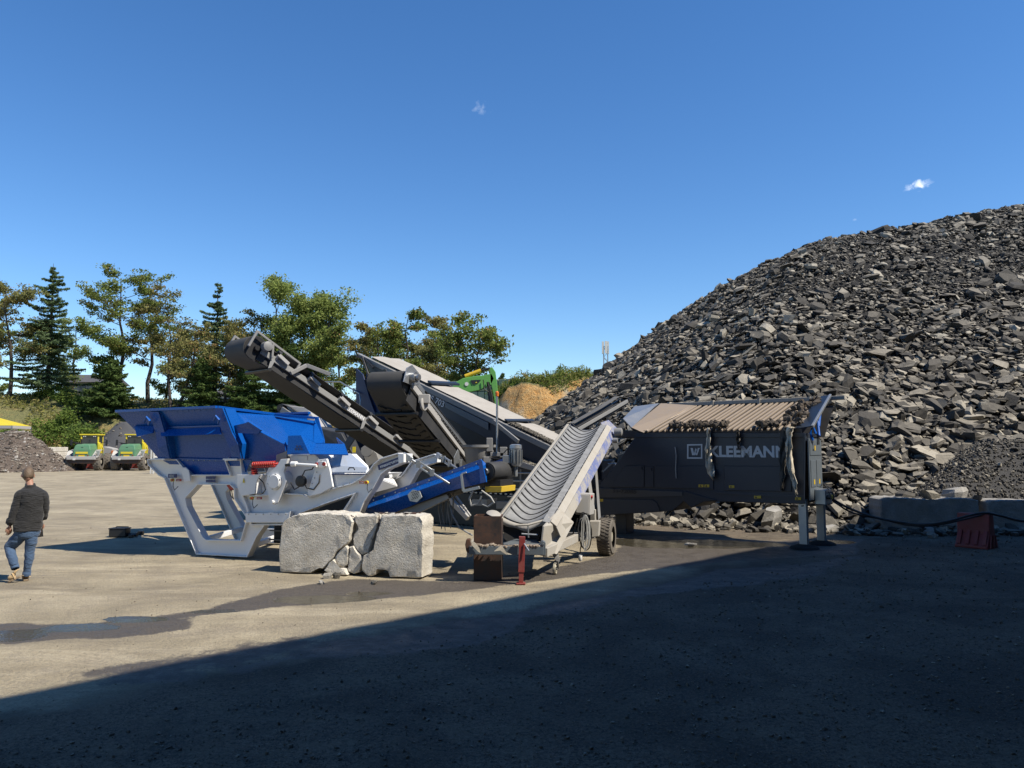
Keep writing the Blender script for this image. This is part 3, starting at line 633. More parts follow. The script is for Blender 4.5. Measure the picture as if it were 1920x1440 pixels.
b = P(942, 745, 100); spruce('fir_tree', 'tiny dark conifer behind the excavator stick', (b.x, b.y, 5.0), P(942, 698, 100).z - 5.0, 3.4, 320, M['leaf_dark'])

for (px, top, w, D, lab, sd, lf) in ((-20, 560, 110, 106, 'pale tree partly outside the left edge behind the thin browning one', 401, 'leaf_locust'), (140, 590, 90, 108, 'pale low tree in the gap right of the leftmost spruce', 402, 'leaf_willow'), (312, 600, 90, 107, 'pale distant tree behind the low forked one', 403, 'leaf_locust'), (362, 610, 80, 108, 'reddish distant tree left of the right-hand spruce', 404, 'leaf_brown'), (455, 620, 90, 106, 'distant green tree behind the narrow half-bare one', 405, 'leaf_locust'), (610, 640, 90, 104, 'distant olive tree right of the willow above the conveyor', 406, 'leaf_locust'), (715, 630, 90, 98, 'distant olive tree behind the nearly bare one', 407, 'leaf_locust'), (800, 640, 90, 98, 'low distant olive tree between the upright ones', 408, 'leaf_brown')):
    bl(px, top, w, D, lab, sd, lf, dens=.9, clear=.08)
# bushes on the bank
def bush_mesh(seed, mat):
    r = np.random.default_rng(seed); cl = []
    for k in range(16):
        c = np.array([r.normal(0, .42), r.normal(0, .42), abs(r.normal(.45, .22))]); m = 130; cl.append(c + r.normal(0, 1, (m, 3)) * np.array([.2, .2, .14]))
    c = np.concatenate(cl); tn = np.clip(np.repeat(r.random(16), 130) * .6 + r.random(len(c)) * .4, 0, 1); o = leafobj('bush', c, .055, mat, None, seed, 0, .7, tone=tn); me = o.data; bpy.data.objects.remove(o); return me
bm_ = [bush_mesh(500 + k, M['leaf_bush' if k < 4 else 'leaf_dark']) for k in range(6)]
r = np.random.default_rng(71)
spots = []
for k in range(38):
    px = r.uniform(-30, 560); py = r.uniform(735, 868)
    if 175 < px < 240 and py > 770 or 265 < px < 450 and py < 768: continue
    spots.append((px, py))
for (px, py) in spots:
    # find where the ray meets the bank
    D = 82.
    for _ in range(60):
        p = P(px, py, D)
        if bank_h(np.array([p.x]), np.array([p.y]), False)[0] >= p.z: break
        D += .5
    o = bpy.data.objects.new('bush', bm_[int(r.integers(0, 5))]); C.objects.link(o); s = r.uniform(1.8, 3.6); o.scale = (s, s, s * r.uniform(.7, 1.)); o.rotation_euler = (0, 0, r.random() * 6.28)
    o.location = (p.x, p.y, float(bank_h(np.array([p.x]), np.array([p.y]))[0]) - .4); setp(o, 'green bush growing on the overgrown bank below the trees', 'bush', 'bushes on the bank')
for k in range(16):
    x_ = -1.5 + k * .75 + r.normal(0, .3); y_ = 59.2 + abs(r.normal(0, 1.)); o = bpy.data.objects.new('shrub', bm_[int(r.integers(0, 4))]); C.objects.link(o); s = r.uniform(.55, .95); o.scale = (s, s, s * r.uniform(.8, 1.4))
    o.location = (x_, y_, float(bank_h(np.array([x_]), np.array([y_]))[0]) - .2); setp(o, 'leafy shrub on top of the ochre bank behind the excavator', 'shrub', 'shrubs on the ochre bank')

# houses far behind the trees
def house(label, px0, px1, ytop, ybase, D, wm, rm):
    a, b = P(px0, ybase, D), P(px1, ybase, D); zt = P(px0, ytop, D).z; c = (a + b) / 2; w = b.x - a.x; root = thing('house', label, 'house', (c.x, c.y, 0)); zb = 4.
    MB().box((c.x, c.y + 4, (zb + zt) / 2 - .6), (w, 8, zt - zb - 1.2)).build('wall', wm, root)
    m = MB(); h = 1.6; z0 = zt - 1.2; m.prism([(a.x - .5, c.y - .5, z0), (a.x - .5, c.y + 8.5, z0), (a.x - .5, c.y + 4, z0 + h)], (w + 1, 0, 0)); m.build('roof', rm, root)
    f = MB(); 
    for k in range(3): MB().box((a.x + w * (k + .5) / 3, c.y - .03, z0 - 1.1), (1.0, .06, 1.1)).build('window', M['glass'], root)
M['render_white'] = paint('white_render', (.75, .74, .7), .8); M['roof_dark'] = paint('dark_roof', (.07, .07, .075), .7)
house('dark-roofed low building glimpsed through the trees at left', 118, 190, 703, 742, 125, M['concrete_b'], M['roof_dark'])
house('white gabled house glimpsed between the trunks behind the conveyor', 402, 432, 728, 752, 130, M['render_white'], M['roof_dark'])

# cell mast behind the heap
b = P(1136, 700, 160); zt = P(1136, 640, 160).z; root = thing('cell_mast', 'distant lattice mast with white antenna panels above the heap', 'mast', (b.x, b.y, 0)); m = MB(); hw = .42
for sx, sy in ((-1, -1), (1, -1), (1, 1), (-1, 1)): m.beam((b.x + sx * hw, b.y + sy * hw, 0), (b.x + sx * hw, b.y + sy * hw, zt - 1), .14, .14, (0, 1, 0))
for k in range(int(zt)):
    s = 1 if k % 2 else -1; m.beam((b.x - s * hw, b.y - hw, k), (b.x + s * hw, b.y - hw, k + 1), .09, .09, (0, 1, 0)); m.beam((b.x - s * hw, b.y + hw, k), (b.x + s * hw, b.y + hw, k + 1), .09, .09, (0, 1, 0))
m.build('lattice', M['galv'], root)
for k in range(3):
    an = 2.1 * k + .5; q = Vector((b.x + .6 * math.cos(an), b.y + .6 * math.sin(an), zt - 1.3)); MB().box(q, (.42, .25, 2.6)).build('antenna', M['render_white'], root)

# green gabion wall behind the excavator
t = NT('green_wall'); n1 = t.noise(2, 5, .6); M['gabion'] = t.fin(t.mix(n1, (.32, .40, .25), (.42, .5, .33)), .9, t.bump(n1, .4, .05))
w0, w1 = P(800, 760, 66), P(975, 760, 62); zt = P(880, 713, 64).z; root = thing('retaining_wall', 'pale green gridded retaining wall behind the excavator', 'wall', ((w0.x + w1.x) / 2, 64, 0))
nxp, nzp = 14, 8; dx = (w1 - w0) / nxp; dx.z = 0; panel = None
for i in range(nxp):
    for j in range(nzp):
        hh = zt / nzp; p = Vector((w0.x, w0.y, hh * (j + .5))) + dx * (i + .5)
        if panel is None:
            L = dx.length; mb = MB().box((0, 0, 0), (L - .06, .3, hh - .06)); panel = mb.build('panel', M['gabion'], None, bevel=.02); pd_ = panel; pd_.parent = root; pd_.location = p - Vector(root.location); pd_.rotation_euler = (0, 0, math.atan2(dx.y, dx.x)); continue
        o = pd_.copy(); C.objects.link(o); o.parent = root; o.location = p - Vector(root.location)
MB().beam(Vector((w0.x, w0.y + .25, zt / 2)), Vector((w1.x, w1.y + .25, zt / 2)), .2, zt - .1).build('backing', M['leaf_dark'], root)

# unseen hall behind the camera, made up and shaped to cast the yard's long shadow
e = Vector((.714, .70, 0)).normalized(); HB = 13.0
off = Vector((SUN_AZ.x, SUN_AZ.y, 0)) * (HB / math.tan(SUN_ELEV)); q0 = Vector((0, 10.2, 0)) + off; nrm = Vector((e.y, -e.x, 0))
p0 = q0 - e * 26; cor = Vector((8.3, 19.3, 0)) + off; fp = [p0, cor, Vector((70, cor.y + 1, 0)), Vector((70, -45, 0)), p0 + nrm * 26]
hall = thing('shadow_hall', 'tall unseen grey hall beside the yard, made up to throw the long shadow', 'building', (p0 + cor) / 2)
M['clad'] = paint('grey_cladding', (.12, .125, .13), .5, dirt=.2, dcol=(.1, .1, .1), streak=.2)
MB().prism(fp, (0, 0, HB - .3)).build('wall', M['clad'], hall)
MB().prism([p + Vector((0, 0, HB - .3)) for p in fp], (0, 0, .3)).build('roof', M['roof_dark'], hall)
for k in range(4):
    c = p0 + e * (8 + 12 * k) - nrm * .03 + Vector((0, 0, 2.4)); m = MB(); m.beam(c - e * 2.2, c + e * 2.2, .12, 4.8); m.build('door', M['navy_light'], hall)
# ------------------------------------------------------------------ lettering and small shared parts
def text(s, pos, xdir, nrm, h, mat, parent, name='lettering', bold=.02, track=1., width=None):
    cu = bpy.data.curves.new(name, 'FONT'); cu.body = s; cu.size = 1; cu.offset = bold; cu.extrude = .004 / h; cu.space_character = track; cu.resolution_u = 3
    o = bpy.data.objects.new(name, cu); C.objects.link(o); dg = bpy.context.evaluated_depsgraph_get(); me = bpy.data.meshes.new_from_object(o.evaluated_get(dg)); bpy.data.objects.remove(o)
    X = Vector(xdir).normalized(); N = Vector(nrm).normalized(); Yv = N.cross(X).normalized(); k = h / .70
    xs_ = [v.co.x for v in me.vertices]; kx = k if width is None else width / (max(xs_) - min(xs_)); x0 = min(xs_)
    off = wloc(parent); 
    for v in me.vertices: v.co = Vector(pos) - off + X * (v.co.x - x0) * kx + Yv * v.co.y * k + N * (v.co.z * h + .004)
    me.materials.clear(); me.materials.append(mat); o = bpy.data.objects.new(name, me); C.objects.link(o); o.parent = parent; return o
def decal(F, px0, py0, px1, py1, b, mat, parent, name, t=.006):
    return MB().prism(F.pl([(px0, py0), (px1, py0), (px1, py1), (px0, py1)], b), -F.ey * t).build(name, mat, parent)
def iplate(F, outer, holes, b, parent, name, mat, w=.16, t=.022, bev=.006, shift=None):
    sh = Vector((0, 0, 0)) if shift is None else shift
    O_ = [p + sh for p in F.pl(outer, b)]; H_ = [[p + sh for p in F.pl(h, b)] for h in holes]; m = MB()
    m.plate([p + F.ey * (w * .45) for p in O_], [[p + F.ey * (w * .45) for p in h] for h in H_], F.ey * .02)
    m.flange(O_, F.ey * w, t)
    for h in H_: m.flange(h, F.ey * w, t, inward=-1)
    return m.build(name, mat, parent, bevel=bev)
def bolt_row(p0, p1, n, r, nrm, mat, parent, kind_name='bolt'):
    p0, p1 = Vector(p0), Vector(p1); first = None
    for k in range(n):
        q = p0.lerp(p1, k / max(1, n - 1))
        if first is None: first = MB().lathe(q, nrm, [(0, r), (r * .7, r * .9)], 6).build(kind_name, mat, parent); f0 = q; continue
        o = first.copy(); C.objects.link(o); o.location = q - f0
def coil(mb, p0, p1, R_, r, turns):
    p0, p1 = Vector(p0), Vector(p1); ax = (p1 - p0); u = ax.normalized().orthogonal().normalized(); w = ax.normalized().cross(u); n = turns * 12
    mb.tube([p0 + ax * (i / n) + (u * math.cos(i / 12 * 2 * math.pi) + w * math.sin(i / 12 * 2 * math.pi)) * R_ for i in range(n + 1)], r, 6)

# ------------------------------------------------------------------ blue and white mobile crusher
FB = Frame((-6.11, 14.93), R(23)); ey = FB.ey; ex = FB.ex; Z3 = Vector((0, 0, 1))
cr = thing('mobile_crusher', 'new blue and white crusher with blue hopper on sloping white legs behind cracked block', 'crusher', (-4.6, 15.0, 0))
legO = [(275, 861), (331, 861), (346, 880), (356, 890), (430, 890), (420, 862), (451, 861), (453, 885), (462, 914), (452, 926), (462, 950), (470, 985), (496, 985), (481, 1006), (463, 1045), (367, 1040), (307, 897), (297, 892), (277, 872)]
legH = [[(370, 909), (347, 934), (350, 950), (380, 1007), (386, 1012), (450, 1013), (462, 972), (439, 936), (438, 917), (430, 909)]]
legs = iplate(FB, legO, legH, 0, cr, 'side_frame', M['white'])
FSH = Vector((.02, 2.05, 0)); iplate(FB, legO, legH, 0, cr, 'side_frame', M['white'], shift=FSH)
m = MB(); 
for (x_, y_) in ((384, 1012), (455, 1030), (400, 1038)):
    p = FB.px(x_, y_, .1); m.beam(p, p + FSH, .09, .1)
m.build('cross_member', M['white'], cr, bevel=.01)
# hopper shell
hop = MB(); T = .018
Q = lambda x, y, b: FB.px(x, y, b)
hop.sheet([Q(219, 772, -.5), Q(407, 764, -.5), Q(425, 798, -.24), Q(250, 803, -.24)], T)          # flared near side
hop.sheet([Q(250, 803, -.24), Q(425, 798, -.24), Q(436, 862, .04), Q(296, 858, .04)], T)
hop.sheet([Q(296, 858, .04), Q(470, 862, .04), Q(458, 892, .12), Q(352, 890, .12)], T)
for tri in (((407, 764, -.5), (440, 769, .25), (425, 798, -.24)), ((440, 769, .25), (462, 796, -.12), (425, 798, -.24))): hop.sheet([Q(*v) for v in tri], T)
for tri in (((440, 769, .25), (512, 777, 1.75), (541, 816, .9)), ((440, 769, .25), (541, 816, .9), (533, 833, .0)), ((440, 769, .25), (533, 833, .0), (462, 796, -.12))): hop.sheet([Q(*v) for v in tri], T)
for tri in (((425, 798, -.24), (462, 796, -.12), (436, 862, .04)), ((462, 796, -.12), (533, 833, .0), (540, 868, .12)), ((462, 796, -.12), (540, 868, .12), (436, 862, .04))): hop.sheet([Q(*v) for v in tri], T)
zr = Q(407, 764, -.5).z
nl, nr_ = Q(219, 772, -.5), Q(407, 764, -.5); fl, fr = nl + ey * 2.55 + ex * .1, nr_ + ey * 2.55 + ex * .1
hop.sheet([nl + Z3 * -.01, Q(250, 803, -.24), Q(250, 803, -.24) + ey * 2.0, fl], T)                # left end
hop.sheet([Q(250, 803, -.24), Q(296, 858, .04), Q(296, 858, .04) + ey * 1.5, Q(250, 803, -.24) + ey * 2.0], T)
hop.sheet([fl, fr, Q(436, 862, .04) + ey * 1.5, Q(296, 858, .04) + ey * 1.5], T)
hop.sheet([Q(296, 858, .04), Q(436, 862, .04), Q(436, 862, .04) + ey * 1.5, Q(296, 858, .04) + ey * 1.5], T)
hp = hop.build('hopper', M['blue'], cr, bevel=.004)
rim = MB()
for a_, b_ in ((nl, nr_), (nr_, Q(512, 777, 1.75)), (nl, fl), (fl, fr)): rim.beam(a_ + Z3 * .005, b_ + Z3 * .005, .09, .05)
rim.beam(Q(512, 777, 1.75), Q(597, 784, 1.9), .06, .05); rim.build('rim', M['blue'], hp, bevel=.006)
for (x0_, y0_, x1_, y1_, xm, ym) in ((285, 772, 306, 860, 299, 812), (405, 765, 440, 860, 425, 812)):  # rib posts
    o_ = [Q(x0_ - 5, y0_, -.52), Q(x0_ + 12, y0_, -.52), Q(xm + 10, ym, -.35), Q(x1_ + 6, y1_ - 28, -.28), Q(x1_ + 12, y1_, -.12), Q(x1_ - 6, y1_, -.12), Q(x1_ - 10, y1_ - 20, -.28), Q(xm - 8, ym, -.35)]
    MB().prism(o_, ey * .04).build('rib', M['blue'], hp, bevel=.004)
    MB().prism([p + ey * .04 for p in (o_[1], o_[2], o_[3], o_[4])] + [p + ey * .3 for p in (o_[4], o_[3], o_[2], o_[1])], ex * .02).build('rib_web', M['blue'], hp)
    q = Q(x1_ - 2, y1_ + 1, -.05); MB().box(q, (.34, .2, .03), Matrix.Rotation(-R(23), 3, 'Z')).build('foot_plate', M['white'], cr, bevel=.004); bolt_row(q - ex * .12 + Z3 * .015, q + ex * .12 + Z3 * .015, 2, .018, Z3, M['galv'], cr)
for (x_, y_) in ((275, 788), (405, 786)):
    m = MB(); m.tube([Q(x_ - 5, y_ + 3, -.56), Q(x_, y_ - 6, -.58), Q(x_ + 6, y_, -.56), Q(x_ + 4, y_ + 8, -.5)], .022, 8); m.build('lifting_eye', M['blue'], hp)
for seg in (((252, 799), (290, 798), (286, 812), (256, 819)), ((300, 805), (412, 800), (414, 814), (302, 818))):
    pts_ = [Q(x_, y_, -.30 if k < 2 else -.42) for k, (x_, y_) in enumerate(seg)]; MB().prism(pts_, ey * .03).build('stiffener', M['blue'], hp, bevel=.003)
MB().prism([Q(430, 800, -.30), Q(461, 793, -.30), Q(489, 807, -.2), Q(484, 813, -.2), Q(440, 812, -.26)], ey * .03).build('stiffener', M['blue'], hp)
MB().prism([Q(461, 792, -.31), Q(466, 791, -.31), Q(489, 806, -.21), Q(484, 812, -.21)], ey * .04).build('stiffener_cap', M['blue'], hp)
# inlet hood behind the hopper
m = MB(); m.sheet([Q(512, 779, 1.8), Q(590, 789, 2.0), Q(586, 852, 1.3), Q(538, 834, 1.2)], .02); m.sheet([Q(590, 786, 2.0), Q(597, 784, 2.0), Q(608, 825, 1.7), Q(607, 850, 1.3), Q(586, 852, 1.3)], .02)
m.build('inlet_wall', M['blue'], hp)
hd = MB(); hd.sheet([Q(540, 817, 0), Q(564, 816, 0), Q(581, 851, -.06), Q(538, 852, -.06)], .02); hd.sheet([Q(564, 816, 0), Q(592, 831, .45), Q(581, 851, -.06)], .02)
hd.sheet([Q(592, 831, .45), Q(646, 832, .5), Q(653, 852, .05), Q(581, 851, -.06)], .02)
hd.sheet([Q(646, 832, .5), Q(632, 820, 1.3), Q(640, 842, 1.3), Q(653, 852, .05)], .02)
hood = hd.build('inlet_hood', M['blue'], cr, bevel=.004)
for (x_, y_) in ((554.5, 842), (560, 842), (565.5, 842), (557.2, 837), (562.8, 837)):
    MB().lathe(Q(x_, y_, -.06), -ey, [(0, .024), (.008, .024)], 6).build('hexagon_mark', M['plate_blue'], hood)
# crusher housing
hs = MB().prism(FB.pl([(517, 852), (591, 852), (614, 876), (622, 900), (622, 932), (490, 932), (490, 905), (502, 880)], .12), ey * 1.3).build('housing', M['white'], cr, bevel=.012)
MB().prism(FB.pl([(539, 855), (577, 855), (577, 863), (543, 863)], .12), -ey * .015).build('cover_plate', M['white'], hs, bevel=.004)
MB().prism(FB.pl([(518, 853), (538, 845), (537, 858), (517, 866)], .0), ey * .1).build('hinge_plate', M['grey'], hs, bevel=.004)
lid = MB().prism([Q(591, 853, .75), Q(658, 852, .75), Q(689, 879, .05), Q(686, 887, .0), Q(624, 887, .0), Q(612, 874, .08)], (0, 0, .02)).build('engine_lid', M['lid'], cr, bevel=.004)
m = MB(); m.tube([Q(653, 881, -.02), Q(655, 877, -.06), Q(663, 877, -.06), Q(665, 881, -.02)], .011, 6); m.build('handle', M['black'], lid)
m = MB(); m.beam(Q(592, 855, .72), Q(624, 889, -.01), .02, .025); m.beam(Q(624, 889, -.01), Q(687, 889, -.01), .02, .02); m.build('seal', M['plate_blue'], lid)
MB().prism(FB.pl([(624, 889), (688, 889), (672, 905), (624, 915)], .03), ey * 1.2).build('engine_box', M['white'], cr, bevel=.01)
MB().prism(FB.pl([(596, 862), (612, 860), (618, 880), (624, 913), (600, 926), (574, 932)], -.05), ey * .05).build('belt_guard', M['white'], cr, bevel=.008)
rot = MB().prism(FB.pl([(526, 861), (540, 860), (536, 872), (532, 884), (537, 903), (528, 925), (521, 942), (513, 947), (505, 940), (502, 922), (499, 905), (502, 888), (514, 878), (521, 870)], -.14), ey * .06).build('bearing_arm', M['white'], cr, bevel=.008)
c0 = Q(516, 903, -.14); MB().lathe(c0, -ey, [(0, .145), (.03, .145), (.03, .13), (.05, .12)], 28).build('bearing_cap', M['white'], rot, bevel=.003)
m = MB().lathe(c0 + ey * .06, ey, [(0, .2), (.3, .2)], 26); m.build('bearing_housing', M['white'], rot, bevel=.01)
for k in range(6):
    an = k * math.pi / 3 + .3; q = c0 + (ex * math.cos(an) + Z3 * math.sin(an)) * .135; MB().lathe(q - ey * .03, -ey, [(0, .016), (.012, .016)], 6).build('bolt', M['galv'], rot)
MB().lathe(Q(512.5, 941, -.14), -ey, [(0, .03), (.05, .03)], 14).build('pin', M['white'], rot)
pk = MB().lathe(Q(568, 902, -.0), -ey, [(0, .09), (.04, .105), (.09, .1), (.1, .06)], 20); pk.lathe(Q(568, 902, -.1), -ey, [(0, .055), (.03, .055)], 16); pk.build('hydraulic_motor', M['black'], cr)
m = MB(); coil(m, Q(475, 872, -.1), Q(518, 870, -.1), .05, .0115, 12); m.tube([Q(472, 872, -.1), Q(520, 870, -.1)], .02, 8); sp = m.build('spring', M['red'], cr, smooth=True)
MB().lathe(Q(472, 872.5, -.1), Q(518, 870, -.1) - Q(475, 872, -.1), [(-.02, .03), (.02, .045)], 12).build('spring_seat', M['galv'], cr)
m = MB(); coil(m, Q(477, 878, .05), Q(477, 895, .05), .05, .018, 4); m.build('spring', M['red'], cr, smooth=True)
m = MB(); m.tube([Q(536, 872, -.12), Q(552, 871, -.12)], .03, 10); m.build('rod_end', M['black'], cr)
m = MB(); m.tube([Q(549, 870, -.12), Q(594, 873, -.12)], .028, 10); m.tube([Q(547, 870, -.12), Q(556, 870, -.12)], .05, 10); m.build('tension_rod', M['white'], cr)
m = MB(); m.prism(FB.pl([(592, 867), (598, 865), (609, 866), (611, 874), (605, 877), (592, 876)], -.08), ey * .06); m.build('clevis', M['white'], cr, bevel=.006)
m = MB(); m.lathe(Q(594, 870, -.1), -ey, [(0, .03), (.02, .03)], 10); m.lathe(Q(608, 870, -.1), -ey, [(0, .035), (.02, .035)], 10); m.build('red_cap', M['red'], cr)
MB().prism(FB.pl([(444, 890), (488, 890), (480, 905), (478, 926), (452, 930), (445, 915)], -.05), ey * .5).build('bracket_box', M['white'], cr, bevel=.008)
# main side arm rising to the discharge conveyor
armO = [(452, 926), (470, 929), (530, 925), (566, 926), (577, 932), (620, 916), (658, 906), (676, 896), (690, 883), (700, 869), (713, 859), (746, 849), (756, 851), (757, 867), (728, 879), (714, 890), (700, 915), (682, 942), (670, 970), (634, 970), (662, 927), (610, 945), (561, 963), (548, 985), (470, 985), (462, 950)]
iplate(FB, armO, [], -.02, cr, 'side_arm', M['white'], w=.18)
far = [(700, 921), (713, 898), (738, 898), (751, 892), (758, 883), (769, 867), (778, 862), (813, 851), (819, 853), (819, 867), (795, 874), (786, 880), (780, 888), (770, 906), (756, 925), (700, 932)]
iplate(FB, far, [], 1.15, cr, 'side_arm', M['white'], w=.16)
MB().prism(FB.pl([(545, 958), (540, 962), (460, 962), (460, 980), (540, 980)], -.06), ey * .1).build('step_beam', M['white'], cr, bevel=.01)
MB().prism([Q(713, 899, .2), Q(738, 899, 1.1), Q(745, 912, 1.1), Q(700, 924, .2)], Z3 * .02).build('chute_plate', M['white'], cr)
m = MB(); m.lathe(Q(728, 893, .9), -ey, [(0, .09), (.1, .09), (.1, .04), (.16, .04)], 16); m.build('pulley', M['white'], cr)
for (p_, q_, w_) in ((Q(757, 853, .05), Q(843, 907, .3), .035), (Q(820, 853, 1.15), Q(858, 879, .9), .03)):
    d_ = (q_ - p_); m = MB(); m.tube([p_, p_ + d_ * .32], w_ * .7, 8); m.beam(p_ + d_ * .32 + Z3 * .045, p_ + d_ * .62 + Z3 * .045, .022, .03); m.beam(p_ + d_ * .32 - Z3 * .045, p_ + d_ * .62 - Z3 * .045, .022, .03)
    m.box(p_ + d_ * .32, (.07, .07, .12)); m.box(p_ + d_ * .62, (.07, .07, .12)); m.tube([p_ + d_ * .62, q_], w_ * .6, 8); m.beam(p_ - d_ * .02, p_ + d_ * .18, .05, .09); m.build('turnbuckle', M['galv'], cr, bevel=.004)
MB().prism([Q(746, 850, -.03), Q(757, 851, -.03), Q(757, 867, -.03), Q(747, 869, -.03)], ey * .3).build('end_plate', M['white'], cr, bevel=.004)
# discharge conveyor
cv = MB(); BN = .42
up_ = [(690, 937), (902, 861)]
def strip(m, a0, a1, b0_, b1_, ya, yb):
    m.sheet([Q(a0[0], a0[1] + ya, b0_), Q(a1[0], a1[1] + ya, b0_), Q(a1[0] + .5, a1[1] + yb, b1_), Q(a0[0] - 1.5, a0[1] + yb, b1_)], .012)
strip(cv, up_[0], up_[1], BN, BN, 0, 8); strip(cv, up_[0], up_[1], BN, BN - .13, 8, 17)
cv.sheet([Q(688, 954, BN - .13), Q(902, 878, BN - .13), Q(913, 904, BN - .05), Q(838, 922, BN - .05), Q(738, 962, BN - .02), Q(678, 966, BN - .02)], .012)
cv.sheet([Q(902, 861, BN), Q(911, 869, BN), Q(913, 904, BN - .05), Q(902, 879, BN - .13)], .012)
skirt = cv.build('conveyor_skirt', M['blue'], cr, bevel=.003)
bolt_row(Q(700, 938, BN - .012), Q(893, 869, BN - .012), 10, .014, -ey, M['galv'], skirt)
m = MB(); m.prism([p + ey * .92 for p in (Q(690, 937, BN), Q(902, 861, BN), Q(913, 904, BN), Q(838, 922, BN), Q(679, 966, BN))], ey * .012); m.build('conveyor_skirt', M['blue'], cr)
m = MB(); m.prism([Q(690, 950, BN + .02), Q(915, 866, BN + .02), Q(918, 870, BN + .02), Q(690, 955, BN + .02)], ey * .86); m.prism([Q(700, 968, BN + .02), Q(915, 896, BN + .02), Q(918, 900, BN + .02), Q(700, 972, BN + .02)], ey * .86); m.build('conveyor_belt', M['rubber'], cr)
MB().prism(FB.pl([(742, 962), (836, 923), (842, 934), (775, 966)], BN + .05), ey * .12).build('lower_beam', M['lgrey'], cr, bevel=.006)
hexp = [(777.5 + 14 * math.cos(k * math.pi / 3 + .2), 930 + 12.5 * math.sin(k * math.pi / 3 + .2)) for k in range(6)]
vent = MB().prism(FB.pl(hexp, BN - .14), ey * .02).build('vent_cover', M['galv'], cr, bevel=.004)
for i_ in range(4):
    for j_ in range(5):
        x_ = 772.5 + i_ * 3.4 + (j_ % 2) * 1.5; y_ = 923.5 + j_ * 3.2 - i_ * 1.0; MB().lathe(Q(x_, y_, BN - .142), -ey, [(0, .010), (.004, .010)], 6).build('vent_hole', M['black'], vent)
dr = MB().lathe(Q(914, 884, BN), ey, [(0, .145), (.02, .158), (.87, .158), (.89, .145)], 30).build('head_drum', M['rubber'], cr)
MB().lathe(Q(911, 884, BN - .03), ey, [(-.05, .055), (.06, .055)], 18).build('drum_shaft', M['steel'], cr, bevel=.006)
m = MB(); m.lathe(Q(914, 884, BN), ey, [(-.015, .12), (.0, .12)], 24); m.build('drum_flange', M['black'], cr)
bk = MB(); bk.prism(FB.pl([(898, 868), (903, 862), (912, 904), (900, 906)], BN - .16), ey * .03); bk.build('head_bracket', M['blue'], cr, bevel=.004)
m = MB(); q_ = [Q(865, 889, BN - .2), Q(869, 921, BN - .2), Q(899, 914, BN - .2)]; m.tube([Q(875, 886, BN - .18), q_[0]], .018, 8); m.beam(q_[0], q_[1], .03, .04, ex); m.beam(q_[1], q_[2], .04, .05); m.build('magnet_bracket', M['galv'], cr, bevel=.004)
mg = MB().prism(FB.pl([(909, 912), (941, 912), (940, 923), (910, 923)], BN + .1), ey * .6).build('magnet_box', M['yellow'], cr, bevel=.008)
MB().prism(FB.pl([(908, 900), (938, 900), (938, 911.5), (908, 911.5)], BN + .12), ey * .56).build('magnet_core', M['black'], cr)
q = Q(967, 838, BN + .75); zb_ = Q(967, 874, BN + .75).z; mo = MB().lathe((q.x, q.y, zb_), Z3, [(0, .085), (.03, .1), (.30, .1), (.31, .11), (.37, .105), (.385, .06)], 20).build('electric_motor', M['galv'], cr)
for k in range(14):
    an = k / 14 * 6.283; m = MB(); c_ = Vector((q.x, q.y, zb_ + .17)) + Vector((math.cos(an), math.sin(an), 0)) * .105; m.box(c_, (.03, .006, .24), Matrix.Rotation(an, 3, 'Z')); m.build('cooling_fin', M['galv'], mo)
m = MB(); m.tube([(q.x, q.y, zb_), (q.x, q.y, zb_ - .18)], .035, 10); m.box((q.x - .16, q.y, zb_ + .12), (.14, .14, .14)); m.build('motor_foot', M['galv'], cr, bevel=.006)
m = MB(); m.tube([Q(888, 920, BN), Q(880, 935, BN), Q(884, 948, BN), Q(898, 944, BN), Q(903, 930, BN)], .02, 6); m.tube([Q(903, 920, BN), Q(920, 932, BN), Q(926, 942, BN), Q(915, 950, BN), Q(905, 946, BN)], .018, 6); m.build('hose', M['cable_grey'], cr)
MB().prism(FB.pl([(885, 936), (915, 936), (912, 948), (882, 948)], BN + .2), ey * .4).build('junction_box', M['lgrey'], cr, bevel=.006)
# hanging hoses under the conveyor
m = MB()
for (x_, dy_) in ((826, 0), (833, 3), (843, -2)): m.tube([Q(x_, 922, BN + .3), Q(x_ - 4, 955 + dy_, BN + .3), Q(x_ + 2, 992 + dy_, BN + .32), Q(x_ + 6, 960, BN + .34), Q(x_ + 8, 920, BN + .3)], .013, 6)
m.tube([Q(842, 940, BN + .3), Q(848, 965, BN + .2), Q(862, 990, BN + .2), Q(886, 1004, BN)], .014, 6); m.build('hose', M['cable_grey'], cr)
# plates and stickers
sp_ = decal(FB, 316, 888.5, 332, 896, -.0, M['plate_blue'], cr, 'name_plate', .012); text('GOAZ', Q(318, 894.5, -.014), ex, -ey, .045, M['letter'], sp_, width=.125)
def estop(x_, y_, b_, lx):
    r0 = MB().lathe(Q(x_, y_, b_), -ey, [(0, .032), (.05, .032)], 14).build('stop_box', M['lyellow'], cr); MB().lathe(Q(x_ - 1.2, y_, b_ - .05), -ey, [(0, .017), (.025, .022)], 12).build('stop_button', M['red'], r0)
    s_ = decal(FB, lx, y_ - 2.2, lx + 9.5, y_ + 2.2, b_, M['red'], cr, 'stop_sticker', .008); text('STOP', Q(lx + 1, y_ + 1.2, b_ - .009), ex, -ey, .02, M['letter_white'], s_, width=.07)
    m = MB(); m.tube([Q(x_, y_ + 3, b_ - .02), Q(x_ - .5, y_ + 12, b_ - .04), Q(x_ + 2, y_ + 19, b_ - .05), Q(x_ + 9, y_ + 12, b_ - .04)], .007, 6); m.build('stop_cable', M['cable'], cr)
estop(325, 900, -.0, 331); estop(474, 934, -.06, 482); estop(689, 904.5, -.05, 674)
decs = M['plate_blue']
